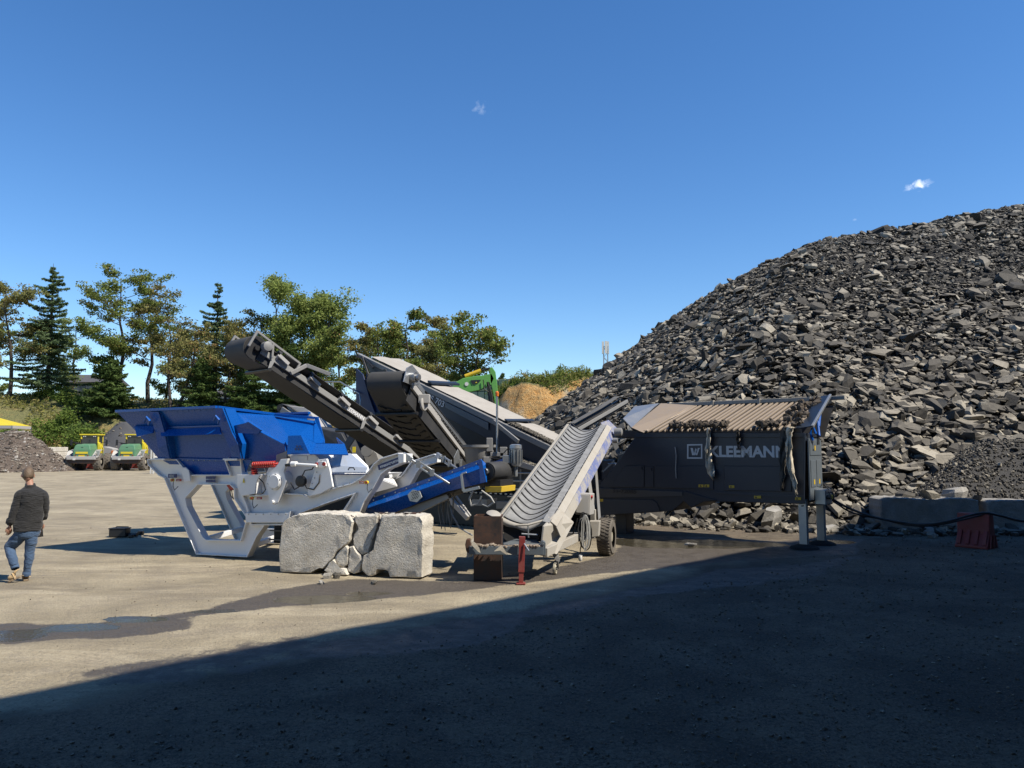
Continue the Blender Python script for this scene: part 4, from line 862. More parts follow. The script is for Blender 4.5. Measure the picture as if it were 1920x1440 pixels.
for k in range(2):
    for j in range(2):
        decal(FB, 386.5 + k * 9 + 0, 893 + j * 6.2, 389.5 + k * 9, 898.2 + j * 6.2, .0, decs, cr, 'pictogram', .008); decal(FB, 390.2 + k * 9, 893 + j * 6.2, 395 + k * 9, 898.2 + j * 6.2, .0, decs, cr, 'notice', .008)
m = MB(); m.prism(FB.pl([(455, 905), (457, 896), (459, 905)], -.06), -ey * .006); m.build('warning_triangle', M['lyellow'], cr)
p_, q_ = Q(706, 877, -.03), Q(748.5, 861, -.03); dx_ = (q_ - p_).normalized(); dz_ = ey.cross(dx_) * -1
if dz_.z < 0: dz_ = -dz_
pl_ = MB().prism([p_ - dz_ * .045, q_ - dz_ * .045, q_ + dz_ * .045, p_ + dz_ * .045], -ey * .012).build('maker_plate', M['plate_blue'], cr)
pl_.location = ey * .06
text('maxrum', p_ + dx_ * .05 - dz_ * .022 - ey * .013 + ey * .06, dx_, -ey, .05, M['letter_white'], pl_, width=(q_ - p_).length - .1, bold=.04)
m = MB(); m.prism(FB.pl([(430, 908), (438, 909), (436, 918), (431, 920), (424, 910)], .3), ey * .4); m.build('work_light', M['red'], cr, bevel=.01)
m = MB(); m.tube([Q(434, 918, .3), Q(436, 930, .3), Q(438, 935, .2)], .008, 6); m.tube([Q(431, 918, .3), Q(432, 928, .3), Q(438, 936, .2)], .008, 6); m.build('light_cable', M['cable'], cr)
m = MB(); m.prism(FB.pl([(340, 877), (348, 876), (354, 882), (357, 902), (345, 904), (341, 884)], -.04), ey * .03); m.build('lever_plate', M['white'], cr, bevel=.01)
for pts_ in ([(568, 902), (575, 915), (588, 918), (598, 905), (600, 890)], [(566, 894), (572, 882), (585, 880), (590, 872)], [(545, 905), (552, 918), (562, 912), (566, 905)], [(486, 897), (494, 905), (498, 918), (492, 926)]):
    MB().tube([Q(x_, y_, -.06) for x_, y_ in pts_], .011, 7).build('hydraulic_hose', M['cable'], cr, smooth=True)
bolt_row(Q(602, 864, -.055), Q(577, 928, -.055), 7, .012, -ey, M['galv'], cr); bolt_row(Q(620, 917, -.03), Q(668, 902, -.03), 5, .013, -ey, M['galv'], cr); bolt_row(Q(360, 889.5, .0), Q(426, 889.5, .0), 8, .010, -ey, M['galv'], cr); bolt_row(Q(466, 964, -.065), Q(536, 964, -.065), 6, .012, -ey, M['galv'], cr)
bolt_row(Q(302, 862, .0), Q(415, 864, .06), 12, .010, -ey, M['galv'], hp); bolt_row(Q(258, 776, -.47), Q(398, 769, -.47), 14, .009, -ey, M['blue'], hp)
m = MB(); m.beam(Q(250, 803, -.26), Q(425, 798, -.26), .03, .02); m.beam(Q(296, 859, .02), Q(436, 863, .02), .03, .02); m.build('weld_flange', M['blue'], hp)
# running gear hidden behind the block
m = MB(); m.fbox(FB, 1.5, 3.6, .5, 1.6, .25, .75); tr = m.build('undercarriage', M['black'], cr, bevel=.02)
for k in range(4): m = MB(); m.fbox(FB, 1.45, 3.65, .44, .5, .14 + .17 * k, .16 + .17 * k); m.build('slat', M['grey'], cr)

# ------------------------------------------------------------------ cracked concrete block
B0, B1 = G(527, 1074), G(801, 1086); byaw = -math.atan2(B1.y - B0.y, B1.x - B0.x); FC = Frame(B0, byaw)
blk = thing('concrete_block', 'large pale cracked concrete block with broken middle standing before the blue crusher', 'concrete block', tuple((B0 + B1) / 2))
frs = [
 [(527, 985), (532, 976), (545, 968), (566, 963), (600, 962), (622, 963), (646, 964), (655, 970), (661, 981), (658, 990), (657, 1003), (655, 1014), (650, 1020), (640, 1027), (630, 1035), (624, 1046), (612, 1058), (604, 1066), (584, 1065), (583, 1074), (560, 1077), (540, 1076), (524, 1070), (522, 1052), (524, 1020)],
 [(664, 967), (685, 967), (708, 965), (706, 985), (700, 1005), (694, 1025), (690, 1036), (676, 1040), (669, 1032), (662, 1020), (661, 1010), (666, 998), (672, 992), (665, 978)],
 [(713, 966), (745, 965), (775, 966), (797, 969), (804, 976), (805, 1010), (804, 1040), (803, 1070), (800, 1082), (790, 1085), (760, 1085), (742, 1083), (731, 1082), (727, 1071), (718, 1066), (706, 1067), (703, 1078), (697, 1081), (686, 1079), (678, 1071), (677, 1058), (684, 1050), (680, 1042), (692, 1038), (700, 1034), (706, 1014), (705, 1000), (712, 985)],
 [(641, 1029), (648, 1024), (653, 1026), (652, 1040), (651, 1057), (643, 1063), (634, 1060), (629, 1052), (628, 1044), (633, 1036)],
 [(655, 1026), (663, 1024), (668, 1034), (675, 1041), (679, 1048), (676, 1060), (673, 1072), (663, 1076), (654, 1073), (651, 1066), (654, 1050)],
 [(625, 1048), (627, 1056), (633, 1064), (645, 1067), (651, 1078), (640, 1081), (616, 1078), (607, 1070), (612, 1061)]]
def rough_slab(F, poly, b0, depth, seed, cut=.02):
    """polygon block with jittered, chamfered, weathered faces"""
    r = random.Random(seed); P0 = [F.px(x, y, b0) for x, y in poly]; dense = []
    for i_ in range(len(P0)):
        a_, c_ = P0[i_], P0[(i_ + 1) % len(P0)]; n_ = max(1, int((c_ - a_).length / .05))
        for k in range(n_): dense.append(a_.lerp(c_, k / n_) + F.ex * r.gauss(0, .006) + Vector((0, 0, r.gauss(0, .006))))
    for p in dense: p.z = max(p.z, .012)
    bm = bmesh.new(); base = [bm.verts.new(p + F.ey * cut) for p in dense]; n_ = len(dense)
    cen = sum(dense, Vector()) / n_
    def inset(p, i_, d_):
        t1 = (dense[(i_ + 1) % n_] - dense[i_ - 1]).normalized(); nn_ = F.ey.cross(t1)
        return p + (nn_ if nn_.dot(cen - p) > 0 or True else -nn_) * d_
    area = sum((dense[i_] - cen).cross(dense[(i_ + 1) % n_] - cen).dot(F.ey) for i_ in range(n_)); sg_ = 1 if area > 0 else -1
    tops = []
    for i_, p in enumerate(dense):
        t1 = (dense[(i_ + 1) % n_] - dense[i_ - 1]).normalized(); nn_ = F.ey.cross(t1) * sg_; tops.append(bm.verts.new(p + nn_ * (cut * .8) * r.uniform(.5, 1.5)))
    backs = [bm.verts.new(p + F.ey * (depth + r.gauss(0, .01))) for p in dense]
    f0 = bm.faces.new(tops)
    for i_ in range(n_):
        j_ = (i_ + 1) % n_; bm.faces.new((tops[i_], tops[j_], base[j_], base[i_])); bm.faces.new((base[i_], base[j_], backs[j_], backs[i_]))
    bm.faces.new(backs[::-1]); 
    res = bmesh.ops.triangulate(bm, faces=[f0], quad_method='BEAUTY', ngon_method='BEAUTY')
    ff = res['faces']
    for it in range(3):
        eds = [e_ for e_ in set(e_ for f_ in ff if f_.is_valid for e_ in f_.edges) if e_.calc_length() > .07]
        if not eds: break
        bmesh.ops.subdivide_edges(bm, edges=eds, cuts=1, use_grid_fill=True); ff = [f_ for f_ in bm.faces if abs(f_.normal.dot(F.ey)) > .8 and all((v_.co - F.pt(0, b0, 0)).dot(F.ey) < cut * .9 for v_ in f_.verts)]
    bmesh.ops.triangulate(bm, faces=[f_ for f_ in bm.faces if len(f_.verts) > 4])
    for v_ in bm.verts:
        if (v_.co - F.pt(0, b0, 0)).dot(F.ey) < cut * .9: v_.co += F.ey * (.016 * mnoise.noise(v_.co * 3.1) + .010 * mnoise.noise(v_.co * 11) + .004)
        else: v_.co += Vector((0, 0, .012 * mnoise.noise(v_.co * 4)))
    bmesh.ops.recalc_face_normals(bm, faces=bm.faces)
    return bm
def bm_obj(bm, name, mat, parent, smooth=False, off=None):
    me = bpy.data.meshes.new(name); o_ = wloc(parent) if parent else Vector()
    for v_ in bm.verts: v_.co -= o_
    bm.to_mesh(me); bm.free(); me.materials.append(mat); me.polygons.foreach_set('use_smooth', [smooth] * len(me.polygons))
    if smooth: me.set_sharp_from_angle(angle=R(38))
    o = bpy.data.objects.new(name, me); C.objects.link(o); o.parent = parent; return o
frs[2] = [(x_ if x_ < 775 else 775 + (x_ - 775) * .62, y_) for x_, y_ in frs[2]]
for k, pl_ in enumerate(frs):
    bm_obj(rough_slab(FC, pl_, (0, .05, -.02, .02, .03, -.04)[k], (.55, .45, .48, .3, .3, .3)[k], k), 'fragment', M['concrete'], blk, True)
bm_obj(rough_slab(FC, [(560, 975), (700, 972), (790, 975), (795, 1060), (740, 1060), (640, 1055), (600, 1055), (545, 1060)], .14, .40, 9), 'core', M['concrete_b'], blk)
m = MB()
for (pts_) in (([(658, 966), (668, 972), (664, 984), (659, 1000), (660, 1012)]), ([(711, 968), (709, 985), (714, 995), (706, 1010), (709, 1022)]), ([(714, 975), (708, 998), (712, 1008)])): m.tube([FC.px(x_, y_, .08) for x_, y_ in pts_], .008, 5)
m.build('rebar', M['rust'], blk)
r = random.Random(5)
for k in range(14):
    x_ = r.uniform(700, 790); q = FC.px(x_, 964, r.uniform(.1, .5)); m = MB(); m.sheet([q + Vector((r.uniform(-.08, .08), r.uniform(-.06, .06), r.uniform(0, .03))) for _ in range(4)], .01); m.build('debris_flake', M['rust' if k % 3 else 'concrete_b'], blk)
def rock(name, label, loc, s, mat, seed, group=None, flat=.55, cat='stone'):
    r_ = np.random.default_rng(seed); v = stone_verts(1, r_, np.array([flat]))[0] * s; o = np_mesh(name, v, stone_faces(1), mat); o.location = (loc[0], loc[1], s * flat * .42); o.rotation_euler = (r_.normal(0, .1), r_.normal(0, .1), r_.random() * 6)
    return setp(o, label, cat, group)
rock('stone', 'grey broken lump left of its darker neighbour before the cracked block', G(614, 1084), .16, M['concrete_b'], 1)
rock('stone', 'darker broken lump right beside the grey lump before the cracked block', G(632, 1083), .15, M['stone_o'], 2)
rock('stone', 'small low chip in front of the two lumps before the cracked block', G(604, 1095), .13, M['concrete_b'], 3, flat=.35)
rock('stone', 'single small dark chip below the middle of the cracked block', G(701, 1095), .13, M['stone_o'], 4, flat=.4)
rock('stone', 'flat pale slab of concrete lying on the wet ground under the feeder', G(1297, 1023), .24, M['concrete_b'], 5, flat=.25)
# ------------------------------------------------------------------ generic belt conveyor
def conveyor(parent, ph, pt, wd, W, fh=.22, sag=.42, fmat='lgrey', stations=6, drum_r=.22, chevron=False, beltmat='belt_dark', wing=.32, brackets=True, bmat='lgrey'):
    """ph, pt: head and tail of the near frame's centre line; wd: unit vector from near frame to far frame"""
    ph, pt, wd = Vector(ph), Vector(pt), Vector(wd).normalized(); d = (ph - pt); L = d.length; d.normalize(); up = wd.cross(d).normalized()
    if up.z < 0: up = -up
    m = MB(); m.beam(pt, ph, .07, fh, up); near = m.build('frame_rail', M[fmat], parent, bevel=.008)
    m = MB(); m.beam(pt + wd * W, ph + wd * W, .07, fh, up); m.build('frame_rail', M[fmat], parent, bevel=.008)
    # belt: carrying side troughed, return side hanging below
    rb, seg = drum_r, 10; hc = ph + d * .12
    t_ = MB(); a0 = wd * .06; a1 = wd * (W - .06)
    prof = []                                                      # path of the belt in (along d from hc, along up)
    for k in range(seg + 1): an = math.pi / 2 - math.pi * k / seg; prof.append((math.cos(an) * rb + 0, math.sin(an) * rb))
    path = [(-L - .1, .16)] + [(-L * .5, .16)] + [(-.35, .2)] + prof + [(-.5, -sag * .9), (-L * .45, -sag), (-L * .97, -sag * .8)]
    pts = [hc + d * a + up * b for a, b in path]; vs = []; fs = []
    for p in pts: vs += [p + a0, p + a1, p + a0, p + a1]
    for i, p in enumerate(pts):
        n_ = (pts[min(i + 1, len(pts) - 1)] - pts[max(i - 1, 0)]).cross(wd).normalized() * .014; vs[4 * i + 2] = vs[4 * i] + n_; vs[4 * i + 3] = vs[4 * i + 1] + n_
    for i in range(len(pts) - 1):
        a = 4 * i; b = a + 4; fs += [(a, a + 1, b + 1, b), (a + 2, b + 2, b + 3, a + 3), (a, b, b + 2, a + 2), (a + 1, a + 3, b + 3, b + 1)]
    t_.add(vs, fs, True); belt = t_.build('belt', M[beltmat], parent)
    m = MB().lathe(hc + wd * .05, wd, [(0, rb - .015), (W - .1, rb - .015)], 24); m.lathe(hc - wd * .04, wd, [(0, .06), (.1, .06)], 12); m.build('head_drum', M['black'], parent)
    m = MB()                                                       # troughing wings of the belt between the frames
    for s, o_ in ((-1, 0.), (1, 1.)):
        b0 = wd * (W * o_) - wd * s * .05 * 0; p0 = pt + b0 + up * (fh / 2); p1 = ph - d * .5 + b0 + up * (fh / 2); e_ = wd * s * wing * .5 + up * wing * .75
        m.sheet([p0 - wd * s * .16, p1 - wd * s * .16, p1 + e_ * .55, p0 + e_ * .55], .012)
    m.build('belt_wing', M['rubber'], parent)
    m = MB(); m.sheet([pt + wd * .03 - up * fh * .3, ph + wd * .03 - up * fh * .3, ph + wd * .03 - up * (sag - .01), pt + wd * .03 - up * (sag * .8)], .01); m.build('side_skirt', M['rubber'], parent)
    for k in range(stations):
        t = (k + .6) / stations; c = pt + d * L * t
        if not brackets:
            m = MB().tube([c + up * (-sag - .02) - wd * .04, c + wd * (W + .04) + up * (-sag - .02)], .045, 10); m.build('return_roller', M['black'], parent); continue
        b_ = MB(); o_ = -wd * .10; b_.beam(c + up * (fh * .2), c + o_ + up * (fh * .9), .05, .07, up); b_.beam(c + o_ + up * (fh * .9), c + o_ - d * .30 + up * (fh * .5), .05, .08, up); b_.beam(c + up * (fh * .5), c + wd * W + up * (fh * .5), .05, .06, up)
        br = b_.build('idler_bracket', M[bmat], parent, bevel=.006)
        MB().tube([c + wd * .16 + up * (fh * .6), c - wd * .1 + up * (fh * 1.6)], .05, 10).build('idler_roller', M['black'], parent); MB().tube([c + wd * (W - .16) + up * (fh * .6), c + wd * (W + .14) + up * (fh * 1.8)], .05, 10).build('idler_roller', M['black'], parent)
        if k in (2, 5): m = MB(); m.prism([c - wd * .05 - up * fh * .4, c - wd * .05 + d * .10 - up * fh * .5, c - wd * .05 + d * .06 - up * (sag + .03), c - wd * .05 - up * (sag * .9)], wd * .012); m.build('return_bracket', M[fmat], parent, bevel=.004); m = MB().tube([c + up * (-sag - .02) - wd * .04, c + wd * (W + .04) + up * (-sag - .02)], .045, 10); m.build('return_roller', M['black'], parent)
    if chevron:
        n = 11; first = None
        for k in range(n):
            al = .55 + k * (L - .75) / n; base = hc - d * al - up * (float(np.interp(al, [.5, L * .45, L * .97], [sag * .9, sag, sag * .8])) + .012); m = MB()
            for s_ in (0, 1):
                for q in (0, .5):
                    a = base + wd * (W * (.14 + .36 * s_)) + d * (.22 * (1 - s_) if s_ == 0 else .0) ; bb = base + wd * (W * (.5 + .36 * s_)) + d * (.22 * s_)
                    if q: a = a.lerp(bb, .58) - d * .06; 
                    else: bb = a.lerp(bb, .46)
                    m.beam(a, bb, .045, .03, up)
            m.build('chevron_cleat', M['black'], belt)
    return near, up, d, L

# ------------------------------------------------------------------ screening plant
FS = Frame((-4.66, 23.0), R(37)); sx, sy_ = FS.ex, FS.ey
scp = thing('screening_plant', 'big slate-grey tracked screening plant with an inclined dusty screen box and two side conveyors', 'screening plant', (-1.5, 20.5, 0))
zt = lambda a, o=0: 4.905 - .399 * a + o
S_ = lambda a, b, o: FS.pt(a, b, zt(a, o))
m = MB(); m.prism([S_(.3, 0, -.12), S_(7.6, 0, -.12), S_(7.6, 0, -.58), S_(6.6, 0, -.62), S_(3.6, 0, -.60), S_(2.2, 0, -.50), S_(.6, 0, -.42)], sy_ * .06); box_ = m.build('screen_side', M['navy'], scp, bevel=.01)
m = MB(); m.prism([S_(0, -.04, .0), S_(7.7, -.04, .0), S_(7.7, -.04, -.16), S_(.25, -.04, -.14)], sy_ * .16); m.build('top_rail', M['grey'], scp, bevel=.012)
m = MB(); m.prism([S_(3.6, -.05, -.17), S_(5.1, -.05, -.17), S_(5.1, -.05, -.36), S_(3.6, -.05, -.32)], sy_ * .03); m.build('side_patch', M['navy_light'], scp, bevel=.006)
m = MB(); m.prism([S_(.3, 1.26, -.0), S_(7.7, 1.26, 0), S_(7.7, 1.26, -.6), S_(.6, 1.26, -.5)], sy_ * .06); m.build('screen_side', M['navy'], scp)
for (a0, a1, lift) in ((.55, 2.85, .08), (2.95, 5.55, .04), (5.65, 7.75, .02)):
    m = MB(); nn = 14; vs = []; 
    for i in range(nn + 1):
        a = a0 + (a1 - a0) * i / nn
        for j in range(7):
            b = .08 + 1.15 * j / 6; h_ = lift * (.5 + .5 * math.sin(math.pi * min(j / 3, 1) * .5)) + .02 * mnoise.noise(Vector((a * 3, b * 3, 1))) + (.05 if lift > .1 else .02) * math.sin(math.pi * i / nn) ** .5 * (j / 6)
            vs.append(S_(a, b, .03 + h_))
    m.add(vs, [(i * 7 + j, i * 7 + j + 1, (i + 1) * 7 + j + 1, (i + 1) * 7 + j) for i in range(nn) for j in range(6)], True); m.add([S_(a0, .08, .02), S_(a0, 1.23, .02), S_(a1, 1.23, .02), S_(a1, .08, .02)], [(0, 1, 2, 3)]); m.build('screen_cover', M['tarp'], scp, fix=False)
m = MB(); m.prism([S_(2.85, .05, .10), S_(3.0, .05, .10), S_(3.0, 1.25, .14), S_(2.85, 1.25, .14)], Vector((0, 0, .06))); m.build('cross_bar', M['navy'], scp, bevel=.01)
m = MB(); m.prism([S_(5.55, .05, .07), S_(5.65, .05, .07), S_(5.65, 1.25, .1), S_(5.55, 1.25, .1)], Vector((0, 0, .04))); m.build('cross_bar', M['navy'], scp, bevel=.01)
r = np.random.default_rng(33); n = 1100; A = r.uniform(5.7, 7.6, n); Bq = r.uniform(.02, .35, n); ctr = np.array([S_(a_, b_, .07) for a_, b_ in zip(A, Bq)]); v = stone_verts(n, r, np.full(n, .7)) * r.uniform(.015, .05, n)[:, None, None] + (ctr - np.array(scp.location))[:, None, :]
np_mesh('fine_gravel', v.reshape(-1, 3), stone_faces(n), M['stone'], scp, attrs={'tone': np.repeat(r.random(n) * .4 + .5, 18)}, kind='stuff')
dS = (S_(1, 0, 0) - S_(0, 0, 0)).normalized()
text('KLEEMANN  MS 703', S_(1.55, -.005, -.36), dS, -sy_, .17, M['letter_white'], scp, width=2.1, bold=.01)
# left end: blue wall, pipes, hinged flap
m = MB(); m.prism(FS.pl([(667, 690), (680, 702), (692, 745), (712, 800), (730, 830), (700, 830), (668, 800)], .3), sy_ * .04); m.build('end_wall', M['blue_dusty'], scp)
m = MB(); m.fbox(FS, -.05, .6, .4, 1.9, 2.3, 4.3); m.build('end_hood', M['blue_dusty'], scp, bevel=.02)
m = MB(); m.prism(FS.pl([(835, 790), (850, 792), (882, 815), (876, 836), (842, 838), (815, 812)], .5), sy_ * .04); m.build('side_guard', M['blue_dusty'], scp, bevel=.01)
m = MB(); m.tube([FS.px(668, 668, -.1), FS.px(684, 673, -.1), FS.px(700, 690, -.15)], .03, 8); m.tube([FS.px(680, 670, -.1), FS.px(690, 700, -.2), FS.px(700, 716, -.2)], .04, 8); m.build('hydraulic_pipe', M['black'], scp)
m = MB(); m.prism(FS.pl([(700, 700), (722, 692), (735, 712), (712, 718)], -.5), sy_ * .04); m.build('rubber_flap', M['black'], scp)
m = MB(); m.tube([FS.px(600, 716, 1.), FS.px(638, 716, .6), FS.px(674, 738, .2), FS.px(676, 752, .1), FS.px(674, 790, .1)], .022, 8); m.tube([FS.px(624, 716, .8), FS.px(625, 735, .8)], .022, 8); m.build('handrail', M['galv'], scp)
# dark body, chassis and tracks
m = MB(); m.fbox(FS, 1.2, 7.6, .35, 2.1, 1.0, 1.75); m.build('chassis', M['navy'], scp, bevel=.03)
m = MB(); m.prism([FS.pt(1.5, .3, 1.75), FS.pt(7.4, .3, 1.75), FS.pt(6.4, .3, 1.95), FS.pt(3.2, .3, 3.0), FS.pt(1.5, .3, 3.4)], sy_ * 1.6); m.build('catch_hopper', M['black'], scp, bevel=.02)
for bb in (.1, 1.9):
    m = MB(); prof = [(2.2, .45), (2.5, .12), (3.0, 0.02), (6.4, 0.02), (6.9, .12), (7.2, .45), (6.9, .78), (6.4, .86), (3.0, .86), (2.5, .78)]
    tk = MB().prism([FS.pt(a_, bb, z_) for a_, z_ in prof], sy_ * .5).build('track', M['black'], scp, bevel=.02)
    for k in range(22):
        for z_ in (.0, .87):
            m = MB(); m.fbox(FS, 2.9 + k * .165, 2.98 + k * .165, bb - .02, bb + .52, z_, z_ + .03); m.build('grouser', M['steel'] if z_ else M['black'], tk)
for k, (yy) in enumerate((887, 902, 917, 931)):
    p_ = FS.px(952, yy, -.25); q_ = FS.px(1052, yy + 1, -.25); m = MB(); m.tube([p_, q_], .022, 8); m.build('guard_rail', M['galv'], scp)
m = MB(); 
for x_ in (977, 1030): m.beam(FS.px(x_, 880, -.22), FS.px(x_, 950, -.22), .05, .05, sx)
m.build('guard_post', M['grey'], scp, kind='stuff'); m = MB(); m.prism(FS.pl([(930, 940), (1060, 940), (1056, 954), (930, 954)], -.22), sy_ * .3); m.build('step_plate', M['grey'], scp, bevel=.01)
m = MB(); m.prism([FS.px(955, 858, -.3), FS.px(1050, 890, -.3), FS.px(1050, 898, -.3), FS.px(955, 870, -.3)], sy_ * 1.2); m.build('deck', M['lgrey'], scp, bevel=.01)
n = 1500; A = r.random(n); q0_, q1_ = FS.px(957, 857, -.28), FS.px(1048, 889, -.28); Bq = r.uniform(0, .8, n); ctr = np.array([q0_.lerp(q1_, a_) + sy_ * b_ for a_, b_ in zip(A, Bq)]); v = stone_verts(n, r, np.full(n, .7)) * r.uniform(.02, .06, n)[:, None, None] + (ctr - np.array(scp.location))[:, None, :]
np_mesh('fine_gravel', v.reshape(-1, 3), stone_faces(n), M['stone'], scp, attrs={'tone': np.repeat(r.random(n) * .4 + .5, 18)}, kind='stuff')
# collecting bowl, frame pieces and beacon pole
q = P(898, 880, 18.3); m = MB().lathe((q.x, q.y, q.z), Z3, [(0, .2), (.12, .3), (.5, .36), (.52, .41), (.58, .41), (.58, .35), (.3, .3)], 26, caps=False); m.build('collecting_bowl', M['grey'], scp)
m = MB(); m.prism(FS.pl([(876, 826), (905, 812), (928, 820), (930, 850), (874, 850)], .6), sy_ * .3); m.build('bowl_guard', M['navy'], scp, bevel=.02)
q0_, q1_ = P(932, 852, 18.0), P(932, 743, 18.0); MB().tube([q0_, q1_], .026, 8).build('beacon_pole', M['galv'], scp); MB().lathe(q1_, Z3, [(0, .04), (.09, .045), (.12, .02)], 12).build('beacon', M['orange'], scp)
m = MB(); m.beam(P(925, 790, 18.2), P(972, 828, 17.6), .05, .09); m.build('brace', M['grey'], scp, bevel=.006)
for (x_, y_, w_, h_) in ((918, 834, 12, 26), (944, 848, 14, 20), (932, 852, 26, 8), (914, 862, 16, 12), (950, 866, 10, 12)):
    a_ = P(x_ - w_ / 2, y_ + h_ / 2, 18.1); b_ = P(x_ + w_ / 2, y_ - h_ / 2, 18.1); c_ = (a_ + b_) / 2; MB().box(c_, (b_.x - a_.x, .25, b_.z - a_.z)).build('valve_block', M['grey'], scp, bevel=.015)
m = MB(); m.tube([P(918, 858, 17.9), P(940, 862, 17.8), P(955, 850, 17.8)], .015, 6); m.tube([P(944, 850, 17.8), P(955, 838, 17.8), P(962, 828, 17.8)], .012, 6); m.build('hose', M['cable'], scp)
m = MB(); m.beam(P(838, 930, 18.6), P(878, 972, 18.2), .1, .12); m.beam(P(855, 930, 18.6), P(882, 968, 18.2), .04, .06); m.build('support_leg', M['lgrey'], scp, bevel=.01)
m = MB(); m.tube([P(800, 905, 17), P(804, 915, 17)], .05, 8); m.build('pin', M['galv'], scp)
# main discharge conveyor to the left
L1 = conveyor(scp, P(490, 658, 17.3), P(812, 874, 20.7), (-.70, .71, 0), 1.1, fh=.13, sag=.24, stations=6, drum_r=.29, wing=.36, fmat='rail')
near, up, d, L = L1; c_ = P(490, 658, 17.3)
pk_ = P(812, 874, 20.7); a_ = pk_ + d * L * .56; text('KLEEMANN', a_ + Vector((.70, -.71, 0)) * .04 - up * .045, -d, Vector((.70, -.71, 0)), .09, M['letter_white'], near, width=.62, bold=.03)
m = MB(); h_ = P(488, 652, 17.2); 
for s_ in (0, 1.12):
    o_ = Vector((-.70, .71, 0)) * s_; m.beam(h_ + o_ + d * .25 + up * .28, h_ + o_ - d * 1.0 + up * .22, .05, .05, up); m.beam(h_ + o_ + d * .25 - up * .12, h_ + o_ + d * .25 + up * .3, .06, .05); m.beam(h_ + o_ - d * .35 - up * .05, h_ + o_ - d * .2 + up * .27, .06, .05); m.beam(h_ + o_ - d * 1.0 + up * .0, h_ + o_ - d * 1.0 + up * .24, .05, .05)
m.build('head_frame', M['grey'], scp, bevel=.006)
m = MB(); m.lathe(h_ - d * .1 + up * .1 + Vector((.7, -.71, 0)) * .05, Vector((.7, -.71, 0)), [(-.1, .11), (.06, .11), (.08, .05)], 14); m.build('drive_motor', M['grey'], scp)
m = MB(); p_ = P(545, 700, 17.7); m.beam(p_, p_ - d * .0 + up * .38 - d * .25, .08, .09); m.beam(p_ + up * .38 - d * .25, p_ + up * .42 - d * .75 + Vector((.2, -.2, 0)), .08, .09); m.build('swing_bracket', M['grey'], scp, bevel=.008)
# steep chevron conveyor
near, up, d, L = conveyor(scp, P(772, 722, 17.0), P(886, 872, 19.9), (-.93, .37, 0), 1.0, fh=.15, sag=.42, stations=3, drum_r=.25, chevron=True, wing=.25, brackets=False)
w2 = Vector((.93, -.37, 0)); h_ = P(768, 712, 17.0); t_ = P(886, 866, 19.9)
m = MB(); m.beam(h_ + up * .05 + w2 * .06, t_ + up * .08 + w2 * .06, .03, .11, up); m.build('skirt_board', M['galv'], scp, bevel=.004)
m = MB(); m.beam(h_ - up * .03 + w2 * .05, t_ - up * .0 + w2 * .05, .02, .07, up); m.build('perforated_strip', M['black'], scp)
bolt_row(h_ - up * .03 + w2 * .062 - d * .2, t_ + up * .0 + w2 * .062 + d * .2, 26, .014, w2, M['galv'], scp, 'bolt')
m = MB(); hc_ = h_ + w2 * .07; m.prism([hc_ + d * .32 - up * .28, hc_ + d * .36 + up * .06, hc_ + d * .2 + up * .26, hc_ - d * .15 + up * .28, hc_ - d * .3 + up * .1, hc_ - d * .1 - up * .1], w2 * .02); m.build('head_plate', M['galv'], scp, bevel=.006)
m = MB(); m.lathe(hc_ + d * .08, w2, [(0, .12), (.14, .12), (.14, .07), (.22, .07)], 16); m.build('drum_bearing', M['steel'], scp)
m = MB(); m.box(hc_ - d * .55 - up * .15 + w2 * .08, (.25, .2, .2)); m.lathe(hc_ - d * .6 - up * .25 + w2 * .05, w2, [(0, .16), (.05, .16), (.06, .1)], 18); m.build('drive_gearbox', M['lgrey'], scp, bevel=.01)
m = MB(); q = P(850, 858, 18.9); m.prism([q, q + up * .35 - d * .1, q + up * .1 - d * .35, q - up * .35 - d * .2, q - up * .1 - d * .08], w2 * .02); q = q + w2 * .1; m.prism([q - d * .1, q - d * .25 + up * .1, q - d * .4 - up * .3], w2 * .02); m.build('hanger_plate', M['galv'], scp, bevel=.006)

# ------------------------------------------------------------------ second dark plant behind, at the left
old = thing('tracked_crusher', 'dusty dark tracked plant with a short pale conveyor, half hidden behind the blue hopper', 'crusher', (-4.8, 22.5, 0))
conveyor(old, P(528, 768, 23.5), P(650, 850, 21.8), (.25, .97, 0), .9, fh=.18, sag=.25, stations=3, drum_r=.14, wing=.2, fmat='grey', brackets=False)
m = MB(); m.prism([P(536, 760, 23.6), P(576, 764, 23.3), P(600, 800, 22.8), P(548, 785, 23.4)], (.2, .8, 0)); m.build('conveyor_cover', M['lgrey'], old, bevel=.02)
m = MB(); m.prism([P(590, 800, 22.2), P(640, 812, 22), P(668, 860, 21.8), P(668, 900, 21.8), P(560, 900, 22.4)], (.4, 1.2, 0)); m.build('body', M['dusty_navy'], old, bevel=.03)
m = MB(); m.beam(P(640, 852, 21.5), P(668, 808, 21.5), .14, .18); m.build('boom_link', M['navy'], old, bevel=.01)
m = MB(); m.prism([P(676, 840, 21.3), P(690, 836, 21.3), P(706, 850, 21.3), P(716, 880, 21.3), P(690, 880, 21.3)], (.1, .3, 0)); m.lathe(P(688, 846, 21.2), (0, -1, 0), [(0, .16), (.08, .16)], 16); m.build('lifting_arm', M['grey'], old, bevel=.01)
for (x_, y_) in ((640, 838), (664, 843)): MB().box(P(x_, y_, 21.45), (.09, .02, .16)).build('sticker', M['lyellow'], old)
